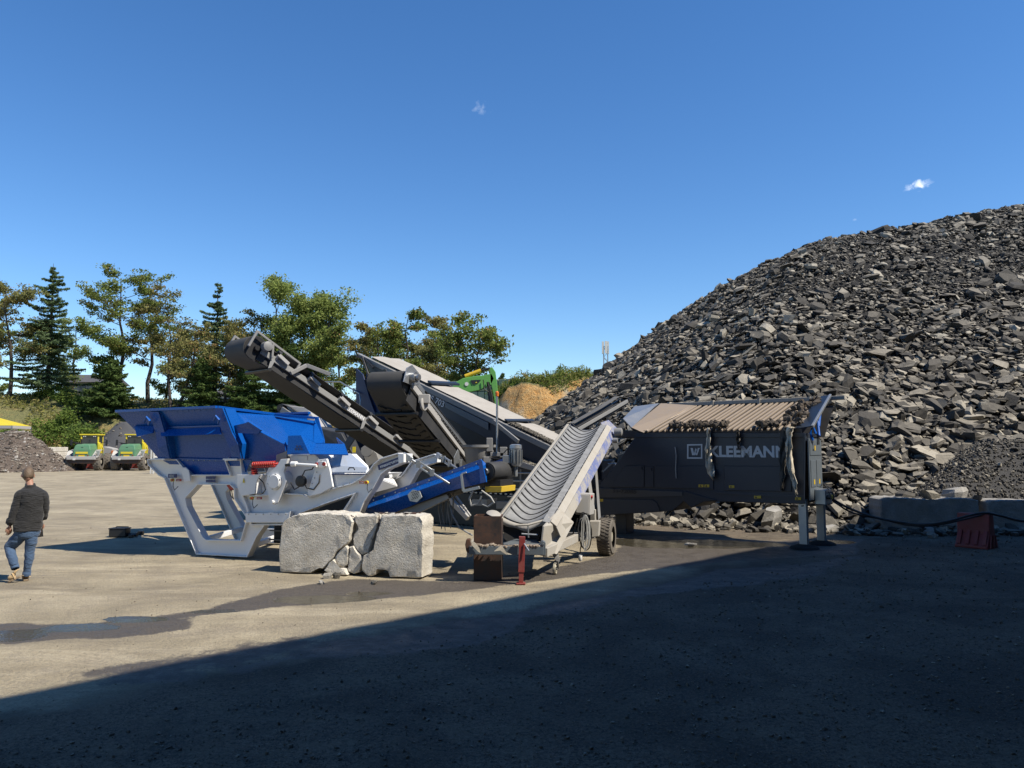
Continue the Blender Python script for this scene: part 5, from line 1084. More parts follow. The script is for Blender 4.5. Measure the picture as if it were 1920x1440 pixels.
for bb in (0, 1.8):
    MB().prism([Vector((-7.6, 22 + bb, .4)), Vector((-7.3, 22 + bb, 0.02)), Vector((-3.4, 22 + bb, 0.02)), Vector((-3.0, 22 + bb, .4)), Vector((-3.3, 22 + bb, .8)), Vector((-7.3, 22 + bb, .8))], (0, .45, 0)).build('track', M['black'], old, bevel=.03)
MB().box((-5.2, 23.1, 1.25), (5.2, 1.6, 1.0)).build('chassis', M['navy'], old, bevel=.03)

# ------------------------------------------------------------------ slate-grey feeder on posts
M['dusty_navy2'] = paint('dusty_rail_paint', (.07, .068, .066), .6, dirt=.5, dcol=(.13, .12, .1))
FK = Frame((6.03, 15.8), R(36)); kx, ky = FK.ex, FK.ey
fd_ = thing('mobile_feeder', 'dark slate feeder hopper with sandy grizzly bars on top, standing on two posts', 'feeder', (4.0, 17.6, 0))
body = MB().prism(FK.pl([(1196, 812), (1509, 812), (1509, 858), (1508, 945), (1320, 940), (1206, 935), (1145, 915), (1120, 914), (1158, 866)], 0), ky * 1.05).build('body', M['navy'], fd_, bevel=.012)
m = MB(); m.prism(FK.pl([(1117, 914), (1285, 921), (1345, 938), (1319, 941), (1296, 952), (1282, 940), (1261, 958), (1236, 960), (1121, 967), (1117, 940)], -.03), ky * 1.1); boom = m.build('lower_boom', M['dusty_navy'], fd_, bevel=.012)
MB().prism(FK.pl([(1119, 936), (1224, 937), (1232, 943), (1238, 959), (1121, 966)], -.045), -ky * .012).build('boom_plate', M['navy'], fd_, bevel=.004)
MB().prism(FK.pl([(1120, 915), (1280, 922), (1280, 930), (1120, 933)], -.04), -ky * .01).build('dusty_rail', M['dusty_navy2'], fd_, bevel=.004)
text('S1-72085', FK.px(1149, 923.5, -.052), kx, -ky, .085, M['black'], fd_, width=.62)
for dpx in ([(1173, 873), (1208, 873), (1208, 913), (1144, 913)], [(1210, 875), (1226, 875), (1226, 913), (1210, 913)], [(1228, 874), (1338, 874), (1338, 917), (1228, 914)], [(1358, 874), (1484, 875), (1484, 921), (1359, 919)]):
    cx_ = sum(p[0] for p in dpx) / len(dpx); cy_ = sum(p[1] for p in dpx) / len(dpx); MB().prism(FK.pl([(x_ + (1.0 if x_ > cx_ else -1.0), y_ + (1.0 if y_ > cy_ else -1.0)) for x_, y_ in dpx], -.001), -ky * .006).build('door_gap', M['rubber'], fd_)
    dr_ = MB().prism(FK.pl(dpx, -.010), -ky * .016).build('access_door', M['navy'], fd_, bevel=.004)
    q = FK.px(dpx[1][0] - 4, dpx[1][1] + 5, -.02); MB().box(q, (.03, .03, .06)).build('hinge', M['black'], dr_)
m = MB(); m.prism(FK.pl([(1194, 812), (1509, 812), (1509, 820), (1190, 820)], -.03), ky * .03); m.build('top_flange', M['navy'], fd_, bevel=.004)
m = MB(); m.prism(FK.pl([(1340, 921), (1508, 930), (1508, 935), (1340, 925)], -.03), ky * .03); m.build('lower_flange', M['navy'], fd_)
for (x_, y_, w_) in ((1310, 911, 9), (1321, 911, 9), (1367, 912.5, 10), (1414, 932, 13), (1491, 935, 11), (1120, 938, 11)): 
    s_ = decal(FK, x_, y_ - 2.5, x_ + w_, y_ + 2.5, -.055 if x_ < 1350 and y_ > 930 or x_ < 1200 else -.026, M['yellow'], fd_, 'warning_sticker', .006); 
    MB().prism(FK.pl([(x_ + 1.2, y_ + 1.6), (x_ + 3.4, y_ - 1.8), (x_ + 5.4, y_ + 1.6)], -.063 if x_ < 1200 else -.034), -ky * .003).build('pictogram', M['black'], s_)
# maker's logo and name
lo = FK.pl([(1288.5, 833), (1317, 832.5), (1317, 860), (1288.5, 860)], -.002); li = FK.pl([(1291, 835.5), (1314.5, 835), (1314.5, 857.5), (1291, 857.5)], -.002)
m = MB(); m.plate(lo, [li], -ky * .006); m.prism(FK.pl([(1295, 840), (1299, 840), (1301.5, 850), (1300, 853.5), (1298, 853.5)], -.002), -ky * .006); m.prism(FK.pl([(1300.2, 853.5), (1304.5, 840), (1306.5, 843), (1303, 853.5)], -.002), -ky * .006); m.prism(FK.pl([(1302.5, 847), (1303.5, 844), (1307, 853.5), (1304.6, 853.5)], -.002), -ky * .006); m.prism(FK.pl([(1305.8, 851), (1308.6, 840), (1312, 840), (1307.4, 853.5)], -.002), -ky * .006); m.build('logo', M['letter'], fd_)
a_ = FK.px(1331, 856, -.002); b_ = FK.px(1476, 856, -.002); text('KLEEMANN', a_, kx, -ky, (FK.px(1331, 836.5, 0) - FK.px(1331, 856, 0)).length, M['letter'], fd_, width=(b_ - a_).length, bold=.035)
# right end panel and posts
ep = MB(); ep.prism([FK.pt(.004, .05, FK.px(1509, 822, 0).z), FK.pt(.004, 1.02, FK.px(1509, 822, 0).z), FK.pt(.004, 1.02, .98), FK.pt(.004, .05, .98)], kx * .03); epo = ep.build('end_panel', M['navy_light'], fd_, bevel=.006)
for (b0_, b1_, z0_, z1_) in ((.12, .52, 1.25, 1.8), (.56, .95, 1.25, 1.8), (.1, .97, 1.9, 2.2)): m = MB(); m.fbox(FK, .034, .046, b0_, b1_, z0_, z1_); m.build('panel_door', M['navy_light'], epo, bevel=.004)
for (b0_, z0_) in ((.42, 2.0), (.3, 1.3), (.7, 1.3)): m = MB(); m.fbox(FK, .046, .05, b0_, b0_ + .08, z0_, z0_ + .1); m.build('sticker', M['yellow'], epo)
m = MB(); m.fbox(FK, .03, .26, .35, .85, .88, 1.2); m.build('socket_box', M['galv'], fd_, bevel=.02)
for k in range(3): m = MB(); q = FK.pt(.26, .45 + .14 * k, 1.04); m.lathe(q, kx, [(0, .045), (.07, .05)], 12); m.build('power_socket', M['yellow' if k == 1 else 'black'], fd_)
for (aa, bb) in ((-.12, .06), (-.0, .95)):
    m = MB(); m.fbox(FK, aa - .1, aa + .06, bb, bb + .14, .03, 1.0); m.build('support_post', M['galv'], fd_, bevel=.008); m = MB(); m.lathe(FK.pt(aa - .02, bb + .07, 0), Z3, [(0, .3), (.04, .26), (.09, .1)], 14); m.build('mud_mound', M['core'], fd_)
MB().fbox(FK, -4.6, -4.3, .3, .7, .0, 1.0).build('support_post', M['navy'], fd_, bevel=.01)
# hopper top: frame, bars, wings
zb_, zf_ = 3.10, FK.px(1300, 806, 0).z; B_ = lambda a, t: FK.pt(a, -.06 + 1.95 * t, zf_ + (zb_ - zf_) * t)
m = MB(); m.beam(B_(-4.35, 1.02) + Z3 * .03, B_(.35, 1.02) + Z3 * .06, .10, .09); m.build('rear_rail', M['dusty'], fd_, bevel=.01)
for k in range(4): m = MB(); m.fbox(FK, -3.9 + k * 1.15, -3.84 + k * 1.15, 1.85, 1.98, zb_ - .07, zb_ + .12); m.build('rail_clamp', M['dusty'], fd_)
m = MB(); m.prism([FK.pt(-4.4, .1, zf_ - .15), FK.pt(-.1, .1, zf_ - .15), FK.pt(.1, 1.05, 2.3), FK.pt(.1, 1.9, zb_ - .1), FK.pt(-4.2, 1.9, zb_ - .1), FK.pt(-4.4, 1.0, 2.3)], Z3 * -.02); m.build('hopper_floor', M['black'], fd_)
m = MB(); m.prism([FK.pt(-4.4, 1.95, zb_), FK.pt(-.1, 1.95, zb_), FK.pt(-.2, 1.05, 2.0), FK.pt(-4.2, 1.05, 2.0)], ky * .03); m.build('hopper_back', M['navy'], fd_)
m = MB(); m.prism([B_(-4.35, 0) + ky * .06 - Z3 * .0, B_(-.1, 0) + ky * .06, FK.pt(-.1, 0.02, 2.3), FK.pt(-4.35, .02, 2.3)], ky * .04); m.build('hopper_front', M['navy'], fd_)
nb = 26; r = random.Random(3); pxs = np.linspace(1217, 1484, nb)
for k in range(nb):
    a0_ = (FK.px(pxs[k], 806, -.06) - FK.pt(0, -.06, 0)).dot(kx); tiltx = .05 + .03 * r.random()
    if k > 22 and r.random() < .3: continue
    p_ = B_(a0_, -.02); q_ = B_(a0_ + .22 * r.uniform(.9, 1.1), 1.0); m = MB(); dd = (q_ - p_).normalized(); upv = kx.cross(dd).normalized()
    if upv.z < 0: upv = -upv
    w0_, h0_ = .055, .055
    vs = []
    for (pp, ww, hh) in ((p_ - dd * .05, .5, .7), (p_ + dd * .08, 1, 1), (q_ - dd * .12, 1, 1), (q_, .45, .5)):
        vs += [pp + kx * (-w0_ / 2 * ww), pp + kx * (-w0_ * .36 * ww) + upv * (h0_ * .55 * hh), pp + kx * (w0_ * .36 * ww) + upv * (h0_ * .55 * hh), pp + kx * (w0_ / 2 * ww), pp + kx * (w0_ * .3 * ww) - upv * h0_ * .6 * hh, pp - kx * (w0_ * .3 * ww) - upv * h0_ * .6 * hh]
    m.add(vs, [(6 * i + j, 6 * i + (j + 1) % 6, 6 * i + 6 + (j + 1) % 6, 6 * i + 6 + j) for i in range(3) for j in range(6)] + [(5, 4, 3, 2, 1, 0), (18, 19, 20, 21, 22, 23)])
    m.build('grizzly_bar', M['grizzly'], fd_, bevel=.006)
aL = (FK.px(1212, 812, -.06) - FK.pt(0, -.06, 0)).dot(kx)
m = MB(); m.sheet([FK.px(1208, 812, -.06), B_(aL + .02, 0), B_(aL + .42, 1.0), FK.px(1240, 757, 1.7), FK.px(1184, 803, -.05)], .015); m.build('end_liner', M['grizzly'], fd_)
m = MB(); m.sheet([FK.px(1184, 803, -.06), FK.px(1235, 757, 1.75), FK.px(1190, 763, 1.6), FK.px(1168, 786, .2)], .015); m.build('flared_wing', M['galv'], fd_)
m = MB(); m.sheet([FK.px(1168, 786, .2), FK.px(1184, 803, -.06), FK.px(1210, 814, -.04), FK.px(1190, 812, .2)], .02); m.build('wing_bracket', M['navy'], fd_)
aR = .28; m = MB(); m.sheet([FK.px(1486, 806, -.06), FK.px(1522, 800, .1), FK.px(1556, 742, 1.7), FK.px(1540, 744, 1.85), FK.px(1505, 780, .9)], .018); m.build('flared_wing', M['navy'], fd_, bevel=.003)
m = MB(); m.beam(FK.px(1523, 800, .1), FK.px(1557, 741, 1.75), .05, .06); m.build('wing_edge', M['galv'], fd_, bevel=.006)
m = MB(); m.tube([FK.px(1524, 826, .2), FK.px(1520, 812, .2), FK.px(1524, 798, .25), FK.px(1529, 812, .2), FK.px(1536, 818, .3), FK.px(1533, 790, .6)], .028, 8); m.tube([FK.px(1535, 800, .5), FK.px(1538, 770, .9)], .03, 8); m.build('ram', M['blue'], fd_)
m = MB(); m.tube([FK.pt(.04, .3, 2.32), FK.pt(.14, .3, 2.32), FK.pt(.14, .3, 2.12), FK.pt(.14, .42, 2.12), FK.pt(.14, .42, 2.24)], .012, 6); m.build('latch', M['black'], fd_)
t = NT('muddy_clods'); n1 = t.noise(20, 5, .7); M['soil_clods'] = t.fin(t.mix(n1, (.035, .027, .02), (.15, .12, .09)), .95, t.bump(n1, .5, .02))
# rubble caught on the bars
r = np.random.default_rng(88); n = 420; aa = r.uniform(-4.1, -.1, n); tt = np.abs(r.normal(.02, .06, n)); k2 = aa > -.55; tt[k2] = r.uniform(0, 1.0, k2.sum()); keep = (vnoise(aa, aa * 0, 5, 2, 1.5) > -.12) | k2; aa, tt = aa[keep], tt[keep]; n = len(aa)
ctr = np.array([B_(a_, t_) + Z3 * .09 for a_, t_ in zip(aa, tt)]) + r.normal(0, .015, (n, 3)); v = stone_verts(n, r, np.full(n, .7)) * (r.uniform(.05, .13, n) * (1 + .7 * k2[keep] * r.random(n)))[:, None, None]
v = np.einsum('nij,nkj->nki', rotmats(n, np.tile([0, 0, 1.], (n, 1)), .5, r), v) + (ctr - np.array(fd_.location))[:, None, :]
np_mesh('caught_rubble', v.reshape(-1, 3), stone_faces(n), M['soil_clods'], fd_, attrs={'tone': np.repeat(r.random(n), 18)}, kind='stuff')
# torn cloth strips hanging from the bars: things of their own
def ragged(name, label, pts, ws, mat, b, seed, fray=.3):
    r_ = random.Random(seed); root_p = FK.px(pts[0][0], pts[0][1], b); vs = []; n_ = 26; nw = 5
    for i in range(n_ + 1):
        t = i / n_ * (len(pts) - 1); k = min(int(t), len(pts) - 2); f = t - k; x_ = pts[k][0] * (1 - f) + pts[k + 1][0] * f; y_ = pts[k][1] * (1 - f) + pts[k + 1][1] * f; w_ = ws[k] * (1 - f) + ws[k + 1] * f
        for j in range(nw):
            s_ = j / (nw - 1) - .5; jj = r_.gauss(0, fray) if j in (0, nw - 1) else 0; vs.append(FK.px(x_ + (s_ * w_) + jj, y_ + jj, b - .05 * math.cos(s_ * 9 + i * .35) - .03 * math.sin(i * .8 + j)))
    m = MB(); m.add(vs, [(i * nw + j, i * nw + j + 1, (i + 1) * nw + j + 1, (i + 1) * nw + j) for i in range(n_) for j in range(nw - 1)], True); o = m.build(name, mat, None, fix=False)
    md = o.modifiers.new('thickness', 'SOLIDIFY'); md.thickness = .012; return setp(o, label, 'cloth')
ragged('cloth_strip', 'long pale frayed cloth strip hanging over the last letter of the big name', [(1482, 800), (1480, 822), (1478, 850), (1482, 880), (1490, 905), (1494, 930)], [14, 9, 12, 11, 10, 2], M['cloth'], -.18, 1, 1.)
ragged('cloth_strip', 'dark muddy strip hanging down left of the pale frayed cloth', [(1474, 800), (1470, 830), (1468, 870), (1467, 920)], [16, 13, 13, 3], M['cloth_dark'], -.10, 2, .8)
ragged('cloth_strip', 'brown torn rag hanging between the logo and the big name', [(1329, 802), (1328, 835), (1329, 860), (1333, 885), (1338, 899)], [5, 9, 13, 15, 2], M['cloth'], -.12, 3, .8)
ragged('cloth_strip', 'short dark scrap hanging over the second E of the big name', [(1383, 808), (1384, 825), (1385, 842)], [6, 8, 2], M['cloth_dark'], -.1, 4, .6)
m = MB(); m.tube([FK.px(1266, 838, -.05), FK.px(1268, 855, -.06), FK.px(1267, 880, -.05), FK.px(1268, 897, -.06)], .012, 6); o = m.build('hanging_wire', M['cable_grey']); setp(o, 'thin pale wire hanging down the dark feeder side left of the logo', 'wire')

# short dark box and pale belt reaching back from the feeder
aux = thing('link_conveyor', 'narrow pale belt conveyor leaning up the foot of the heap behind the feeder', 'conveyor', (2.6, 21, 0))
conveyor(aux, P(1176, 752, 21.5), P(1082, 806, 19.6), (-.6, .8, 0), .34, fh=.09, sag=.12, stations=3, drum_r=.07, wing=.1, fmat='grey', beltmat='rubber_top', brackets=False)
m = MB(); m.prism([P(1050, 862, 20.3), P(1118, 862, 20.5), P(1190, 884, 20.9), P(1150, 925, 20.7), P(1118, 965, 20.6), P(1112, 985, 20.6), P(1050, 985, 20.3)], (.3, .6, 0)); m.build('chute_box', M['navy'], aux, bevel=.015)
m = MB(); m.beam(P(1118, 862, 20.4), P(1188, 884, 20.8), .12, .05); m.build('chute_edge', M['grey'], aux)
m = MB(); m.tube([P(1140, 870, 18.6), P(1152, 870, 18.6), P(1152, 888, 18.6), P(1142, 888, 18.6)], .02, 6); m.build('bracket_loop', M['galv'], aux)
MB().beam(P(1100, 800, 20.2), P(1100, 985, 20.2), .12, .12, (1, 0, 0)).build('leg', M['grey'], aux)
MB().beam(P(1135, 790, 20.4), P(1160, 850, 20.4), .12, .12, (1, 0, 0)).build('leg', M['grey'], aux)
# ------------------------------------------------------------------ small trailer conveyor
tc_ = thing('trailer_conveyor', 'small dusty wheeled conveyor with a ribbed grey belt and a faded blue stripe', 'conveyor', (.8, 13.2, 0))
pb, pt_ = P(984, 972, 12.9), P(1098, 800, 17.6); td = (pt_ - pb); TL = td.length; td.normalize(); tw = Vector((.953, -.302, 0)); tu = tw.cross(td).normalized()
if tu.z < 0: tu = -tu
HW = .375
def tp(a, s, h=0): return pb + td * a + tw * s + tu * h
# troughed belt
ns = 16; na = 40; vs = []
for i in range(na + 1):
    for j in range(ns + 1):
        s = (j / ns - .5) * 2; vs.append(tp(TL * i / na, s * HW, .13 * (abs(s) ** 1.8) - .10))
m = MB(); m.add(vs, [(i * (ns + 1) + j, i * (ns + 1) + j + 1, (i + 1) * (ns + 1) + j + 1, (i + 1) * (ns + 1) + j) for i in range(na) for j in range(ns)], True)
o = m.build('belt', M['belt'], tc_, fix=False); md = o.modifiers.new('thickness', 'SOLIDIFY'); md.thickness = -.015; belt_o = o
m = MB(); m.tube([tp(.0, 0, -.095), tp(TL, 0, -.095)], .008, 5); m.build('centre_seam', M['grey'], belt_o)
first = None; nc = 23  # cleat ribs darker than the belt: the shadow behind each is in their colour
for k in range(nc):
    a0 = TL * (k + .5) / nc
    if first is None:
        vs = []; nj = 20
        for j in range(nj + 1):
            s = (j / nj - .5) * 2; hh = .13 * (abs(s) ** 1.8) - .10; off_ = (.24 if s < 0 else .15) * abs(s) ** 1.5; w_ = .016 + .014 * max(0, -s)
            for (da, dh) in ((0, 0), (0, .026), (w_, .026), (w_, 0)): vs.append(tp(a0 + off_ + da, s * HW * .93, hh + dh))
        m = MB(); m.add(vs, [(4 * j + q, 4 * j + 4 + q, 4 * j + 5 + q, 4 * j + 1 + q) for j in range(nj) for q in range(3)], False); first = m.build('cleat', M['rubber'], belt_o, fix=True); a_first = a0; continue
    o = first.copy(); C.objects.link(o); o.location = td * (a0 - a_first)
# side rails
m = MB(); m.beam(tp(-.25, -HW - .05, -.05), tp(TL + .05, -HW - .05, -.02), .05, .16, tu); m.build('side_rail', M['dusty'], tc_, bevel=.006)
m = MB(); m.sheet([tp(-.1, -HW - .14, -.02), tp(TL, -HW - .12, -.02), tp(TL, -HW + .02, .06), tp(-.1, -HW + .02, .06)], .012); m.build('rubber_edge', M['belt'], tc_)
m = MB(); m.sheet([tp(-.2, HW - .02, .05), tp(TL, HW - .02, .05), tp(TL, HW + .10, .03), tp(-.2, HW + .10, .03)], .012); m.build('rubber_edge', M['belt'], tc_)
for k in range(18): m = MB(); a_ = .15 + k * (TL - .3) / 18; m.beam(tp(a_, HW + .105, .03), tp(a_ + .2, HW + .105, .03), .012, .02, tu); m.build('clamp_strip', M['black'], tc_)
m = MB(); m.sheet([tp(-.15, HW + .11, .03), tp(TL + .08, HW + .11, .03), tp(TL + .08, HW + .22, -.06), tp(-.15, HW + .21, -.06)], .02); m.build('side_skirt', M['dusty'], tc_, bevel=.004)
t = NT('faded_blue_stripe'); n1 = t.noise(7, 6, .75); n2 = t.noise(1.6, 3); M['stripe'] = t.fin(t.mix(t.rng(t.math('ADD', n1, t.math('MULTIPLY', n2, .5)), .68, .84), (.16, .2, .42), (.42, .4, .37)), .7, t.bump(n1, .2, .01))
m = MB(); m.sheet([tp(1.1, HW + .225, -.05), tp(TL + .08, HW + .225, -.05), tp(TL + .08, HW + .28, -.24), tp(1.1, HW + .28, -.22)], .015); m.build('stripe_web', M['stripe'], tc_)
m = MB(); m.sheet([tp(-.2, HW + .215, -.05), tp(1.1, HW + .225, -.05), tp(1.1, HW + .28, -.22), tp(-.2, HW + .27, -.22)], .015); m.build('side_web', M['dusty'], tc_)
m = MB(); m.prism([tp(-.35, HW + .02, .03), tp(.35, HW + .12, .04), tp(.35, HW + .34, -.2), tp(-.45, HW + .22, -.40), tp(-.5, HW - .02, -.32)], tw * .03); m.build('tail_plate', M['dusty'], tc_, bevel=.01)
m = MB(); m.prism([tp(TL + .02, HW - .03, .08), tp(TL + .16, HW + .13, .1), tp(TL + .10, HW + .34, -.1), tp(TL - .1, HW + .3, -.26)], td * .03); m.build('head_corner', M['stripe'], tc_, bevel=.006)
m = MB().lathe(tp(TL + .02, -HW, -.18), tw, [(0, .1), (2 * HW, .1)], 18); m.build('head_drum', M['black'], tc_)
m = MB(); m.lathe(tp(TL - .1, HW + .3, -.1), tw, [(0, .09), (.16, .09), (.18, .05)], 14); m.lathe(tp(TL - .35, HW + .3, -.22), tw, [(0, .06), (.1, .06)], 12); m.build('drive_motor', M['grey'], tc_)
m = MB(); m.sheet([tp(.05, -HW, -.42), tp(TL, -HW, -.38), tp(TL, HW, -.38), tp(.05, HW, -.42)], .012); m.build('return_belt', M['rubber'], tc_)
# tail lip and front sheet
vs = []; n_ = 14
for i in range(n_ + 1):
    s = (i / n_ - .5) * 2; c_ = tp(-.06 + .05 * s * s, s * (HW + .05), .13 * abs(s) ** 1.8 - .10); vs += [c_ + Z3 * .015, c_ - Z3 * (.07 + .02 * math.sin(i)) - td * .03]
m = MB(); m.add(vs, [(2 * i, 2 * i + 2, 2 * i + 3, 2 * i + 1) for i in range(n_)], True); o = m.build('tail_lip', M['tarp'], tc_, fix=False); md = o.modifiers.new('t', 'SOLIDIFY'); md.thickness = .014
m = MB(); m.tube([P(966, 985, 12.6), P(990, 984, 12.6), P(1022, 975, 12.75)], .02, 8); m.build('tail_rod', M['dusty'], tc_)
m = MB(); m.tube([P(990, 984, 12.6), P(991, 1008, 12.6)], .012, 6); m.tube([P(978, 1001, 12.6), P(1008, 1003, 12.6)], .014, 6); m.build('tail_tie', M['galv'], tc_)
m = MB(); m.prism([P(944, 1018, 12.4), P(968, 1010, 12.9), P(1006, 1012, 12.9), P(1018, 1022, 12.3), P(944, 1021, 12.2)], (0, .02, -.03)); m.build('tail_floor', M['navy_light'], tc_, bevel=.004)
m = MB(); m.prism([P(944, 978, 13.1), P(1018, 985, 13.0), P(1010, 1012, 13.0), P(944, 1016, 13.0)], (.1, .8, 0)); m.build('tail_box', M['black'], tc_)
# frame
c0_, c1_ = P(880, 1031, 12.0), P(1019, 1032, 12.0); m = MB(); m.beam(c0_, c1_, .12, .13); m.build('cross_bar', M['navy_light'], tc_, bevel=.008)
m = MB(); m.beam(P(1022, 1036, 12.05), P(1086, 1006, 14.1), .08, .14); m.build('frame_beam', M['dusty'], tc_, bevel=.01)
m = MB(); m.beam(P(880, 1036, 12.05), P(900, 1000, 14.6), .08, .14); m.build('frame_beam', M['dusty'], tc_, bevel=.01)
m = MB(); m.beam(P(1086, 1006, 14.1), P(1122, 1000, 15.0), .1, .14); m.beam(P(1095, 1005, 14.4), P(1096, 940, 14.6), .07, .07, tw); m.build('axle_beam', M['grey'], tc_, bevel=.008)
m = MB(); m.prism([P(1014, 1017, 11.95), P(1018, 1014, 11.95), P(1023, 1017, 11.95), P(1023, 1042, 11.95), P(1014, 1042, 11.95)], (0, .14, 0)); pl2 = m.build('end_bracket', M['navy_light'], tc_, bevel=.008); MB().lathe(P(1018.5, 1020.5, 11.95), (0, -1, 0), [(0, .018), (.02, .016)], 12).build('bolt', M['galv'], pl2)
m = MB(); m.prism([P(874, 1012, 11.95), P(881, 1011, 11.95), P(884, 1025, 11.95), P(882, 1040, 11.95), P(874, 1034, 11.95), P(872, 1022, 11.95)], (0, .16, 0)); m.build('end_bracket', M['rust'], tc_, bevel=.01)
# torn sheet and grit on the bar
m = MB(); r = random.Random(4); a_ = [P(x_, y_, 11.9) for x_, y_ in ((882, 1014), (890, 1017), (898, 1027), (901, 1037), (896, 1034), (886, 1024))]; m.sheet(a_, .012); a_ = [P(x_, y_, 11.88) for x_, y_ in ((935, 1026), (941, 1023), (948, 1034), (951, 1041), (946, 1038), (938, 1032), (926, 1034))]; m.sheet(a_, .012); a_ = [P(x_, y_, 11.86) for x_, y_ in ((949, 1036), (953, 1037), (960, 1040), (952, 1040))]; m.sheet(a_, .01); m.build('torn_sheet', M['cloth'], tc_, kind='stuff')
r = np.random.default_rng(12); n = 500; tt = r.random(n); ctr = np.array(c0_)[None] + tt[:, None] * np.array(c1_ - c0_)[None] + np.stack([Z := np.zeros(n), r.uniform(-.06, .06, n), np.full(n, .07)], 1); ctr[:, 2] += .025 * vnoise(tt * 10, tt * 0, 3, 2, 1) * (tt < .6)
v = stone_verts(n, r, np.full(n, .7)) * r.uniform(.012, .045, n)[:, None, None] + (ctr - np.array(tc_.location))[:, None, :]; np_mesh('grit', v.reshape(-1, 3), stone_faces(n), M['grizzly'], tc_, kind='stuff')
# jack post, caster, wheels
j0, j1 = P(977, 1090, 11.85), P(979, 1006, 11.85); j0.z = 0; j0.x = j1.x - .02; m = MB(); m.beam(j1, j1.lerp(j0, .75), .095, .075, (0, 1, 0)); jk = m.build('jack_post', M['red_old'], tc_, bevel=.005); m = MB(); m.beam(j1.lerp(j0, .75), j0, .07, .055, (0, 1, 0)); m.box((j0.x, j0.y, .01), (.14, .14, .02)); m.build('jack_foot', M['red_old'], jk, bevel=.004); m = MB(); m.tube([j1 - Z3 * .1 + Vector((.03, -.05, 0)), j1 - Z3 * .2 + Vector((.1, -.1, 0))], .01, 6); m.build('jack_crank', M['steel'], jk)
wc = P(1041, 1063, 12.75); rw = .092; wc.z = rw; m = MB().lathe(wc - tw * .025, tw, [(0, rw * .9), (.01, rw), (.04, rw), (.05, rw * .9)], 22, caps=False); m.lathe(wc - tw * .02, tw, [(0, rw * .8), (.04, rw * .8)], 22, caps=False); cw = m.build('caster_wheel', M['rim'], tc_)
fw_ = Vector((0, 0, 0)); dz = tw.cross(Z3)
for k in range(5):
    an = k * 6.283 / 5; m = MB(); u_ = dz * math.cos(an) + Z3 * math.sin(an); m.beam(wc, wc + u_ * rw * .85, .03, .02, tw); m.build('spoke', M['rim'], cw)
m = MB(); m.lathe(wc - tw * .04, tw, [(0, .025), (.08, .025)], 10); m.beam(wc + tw * .045, wc + tw * .05 + Z3 * .15 - td * .05, .015, .04, tw); m.prism([P(1033, 1036, 12.8), P(1045, 1033, 12.85), P(1050, 1049, 12.8), P(1049, 1054, 12.8), P(1043, 1053, 12.8)], (.0, .07, 0)); m.build('caster_fork', M['grey'], tc_, bevel=.005)
def tyre(parent, c, ax, R_, w, rimr, mt, mr, n=34, name='wheel'):
    c = Vector(c); ax = Vector(ax).normalized(); m = MB().lathe(c - ax * w / 2, ax, [(0, rimr), (0, R_ * .88), (w * .12, R_ * .97), (w * .3, R_), (w * .7, R_), (w * .88, R_ * .97), (w, R_ * .88), (w, rimr)], n, caps=False); ty = m.build(name, mt, parent)
    u = ax.orthogonal().normalized(); v_ = ax.cross(u); m = MB()
    for k in range(n):
        for s_ in (-1, 0, 1):
            an = (k + (.5 if s_ == 0 else 0)) / n * 6.283; rd = u * math.cos(an) + v_ * math.sin(an); tn = ax.cross(rd); m.beam(c + rd * R_ + ax * (s_ * w * .3 - w * .13), c + rd * R_ + ax * (s_ * w * .3 + w * .13) + tn * .02, R_ * .1, R_ * .05, rd)
    m.build('tread', mt, ty, kind='stuff'); m = MB().lathe(c - ax * w * .35, ax, [(0, rimr), (w * .55, rimr * .9), (w * .62, rimr * .5), (w * .75, rimr * .45), (w * .78, .01)], 22); m.build('rim', mr, ty); return ty
wq = P(1137, 1004, 15.0); tyre(tc_, (wq.x, wq.y, .35), tw, .35, .27, .2, M['tread'], M['rim']); wq2 = wq - tw * 1.75; tyre(tc_, (wq2.x, wq2.y, .35), tw, .35, .27, .2, M['tread'], M['rim'])
m = MB(); m.beam(Vector((wq.x, wq.y, .36)), Vector((wq2.x, wq2.y, .36)), .09, .09); m.build('axle', M['grey'], tc_)
m = MB(); m.beam(P(1112, 1000, 14.7), P(1112, 955, 14.7), .1, .1, tw); m.prism([P(1104, 977, 14.4), P(1124, 977, 14.4), P(1122, 1006, 14.4), P(1110, 1008, 14.4)], (.05, .2, 0)); m.build('axle_bracket', M['dusty'], tc_, bevel=.012)
m = MB(); m.beam(tp(2.9, -HW, -.3), Vector((wq2.x + .1, wq2.y, .4)), .07, .07); m.beam(tp(2.9, HW + .1, -.3), Vector((wq.x - .2, wq.y, .4)), .07, .07); m.beam(tp(4.2, HW, -.4), Vector((wq.x - .1, wq.y + .1, .4)), .05, .05); m.build('strut', M['grey'], tc_)
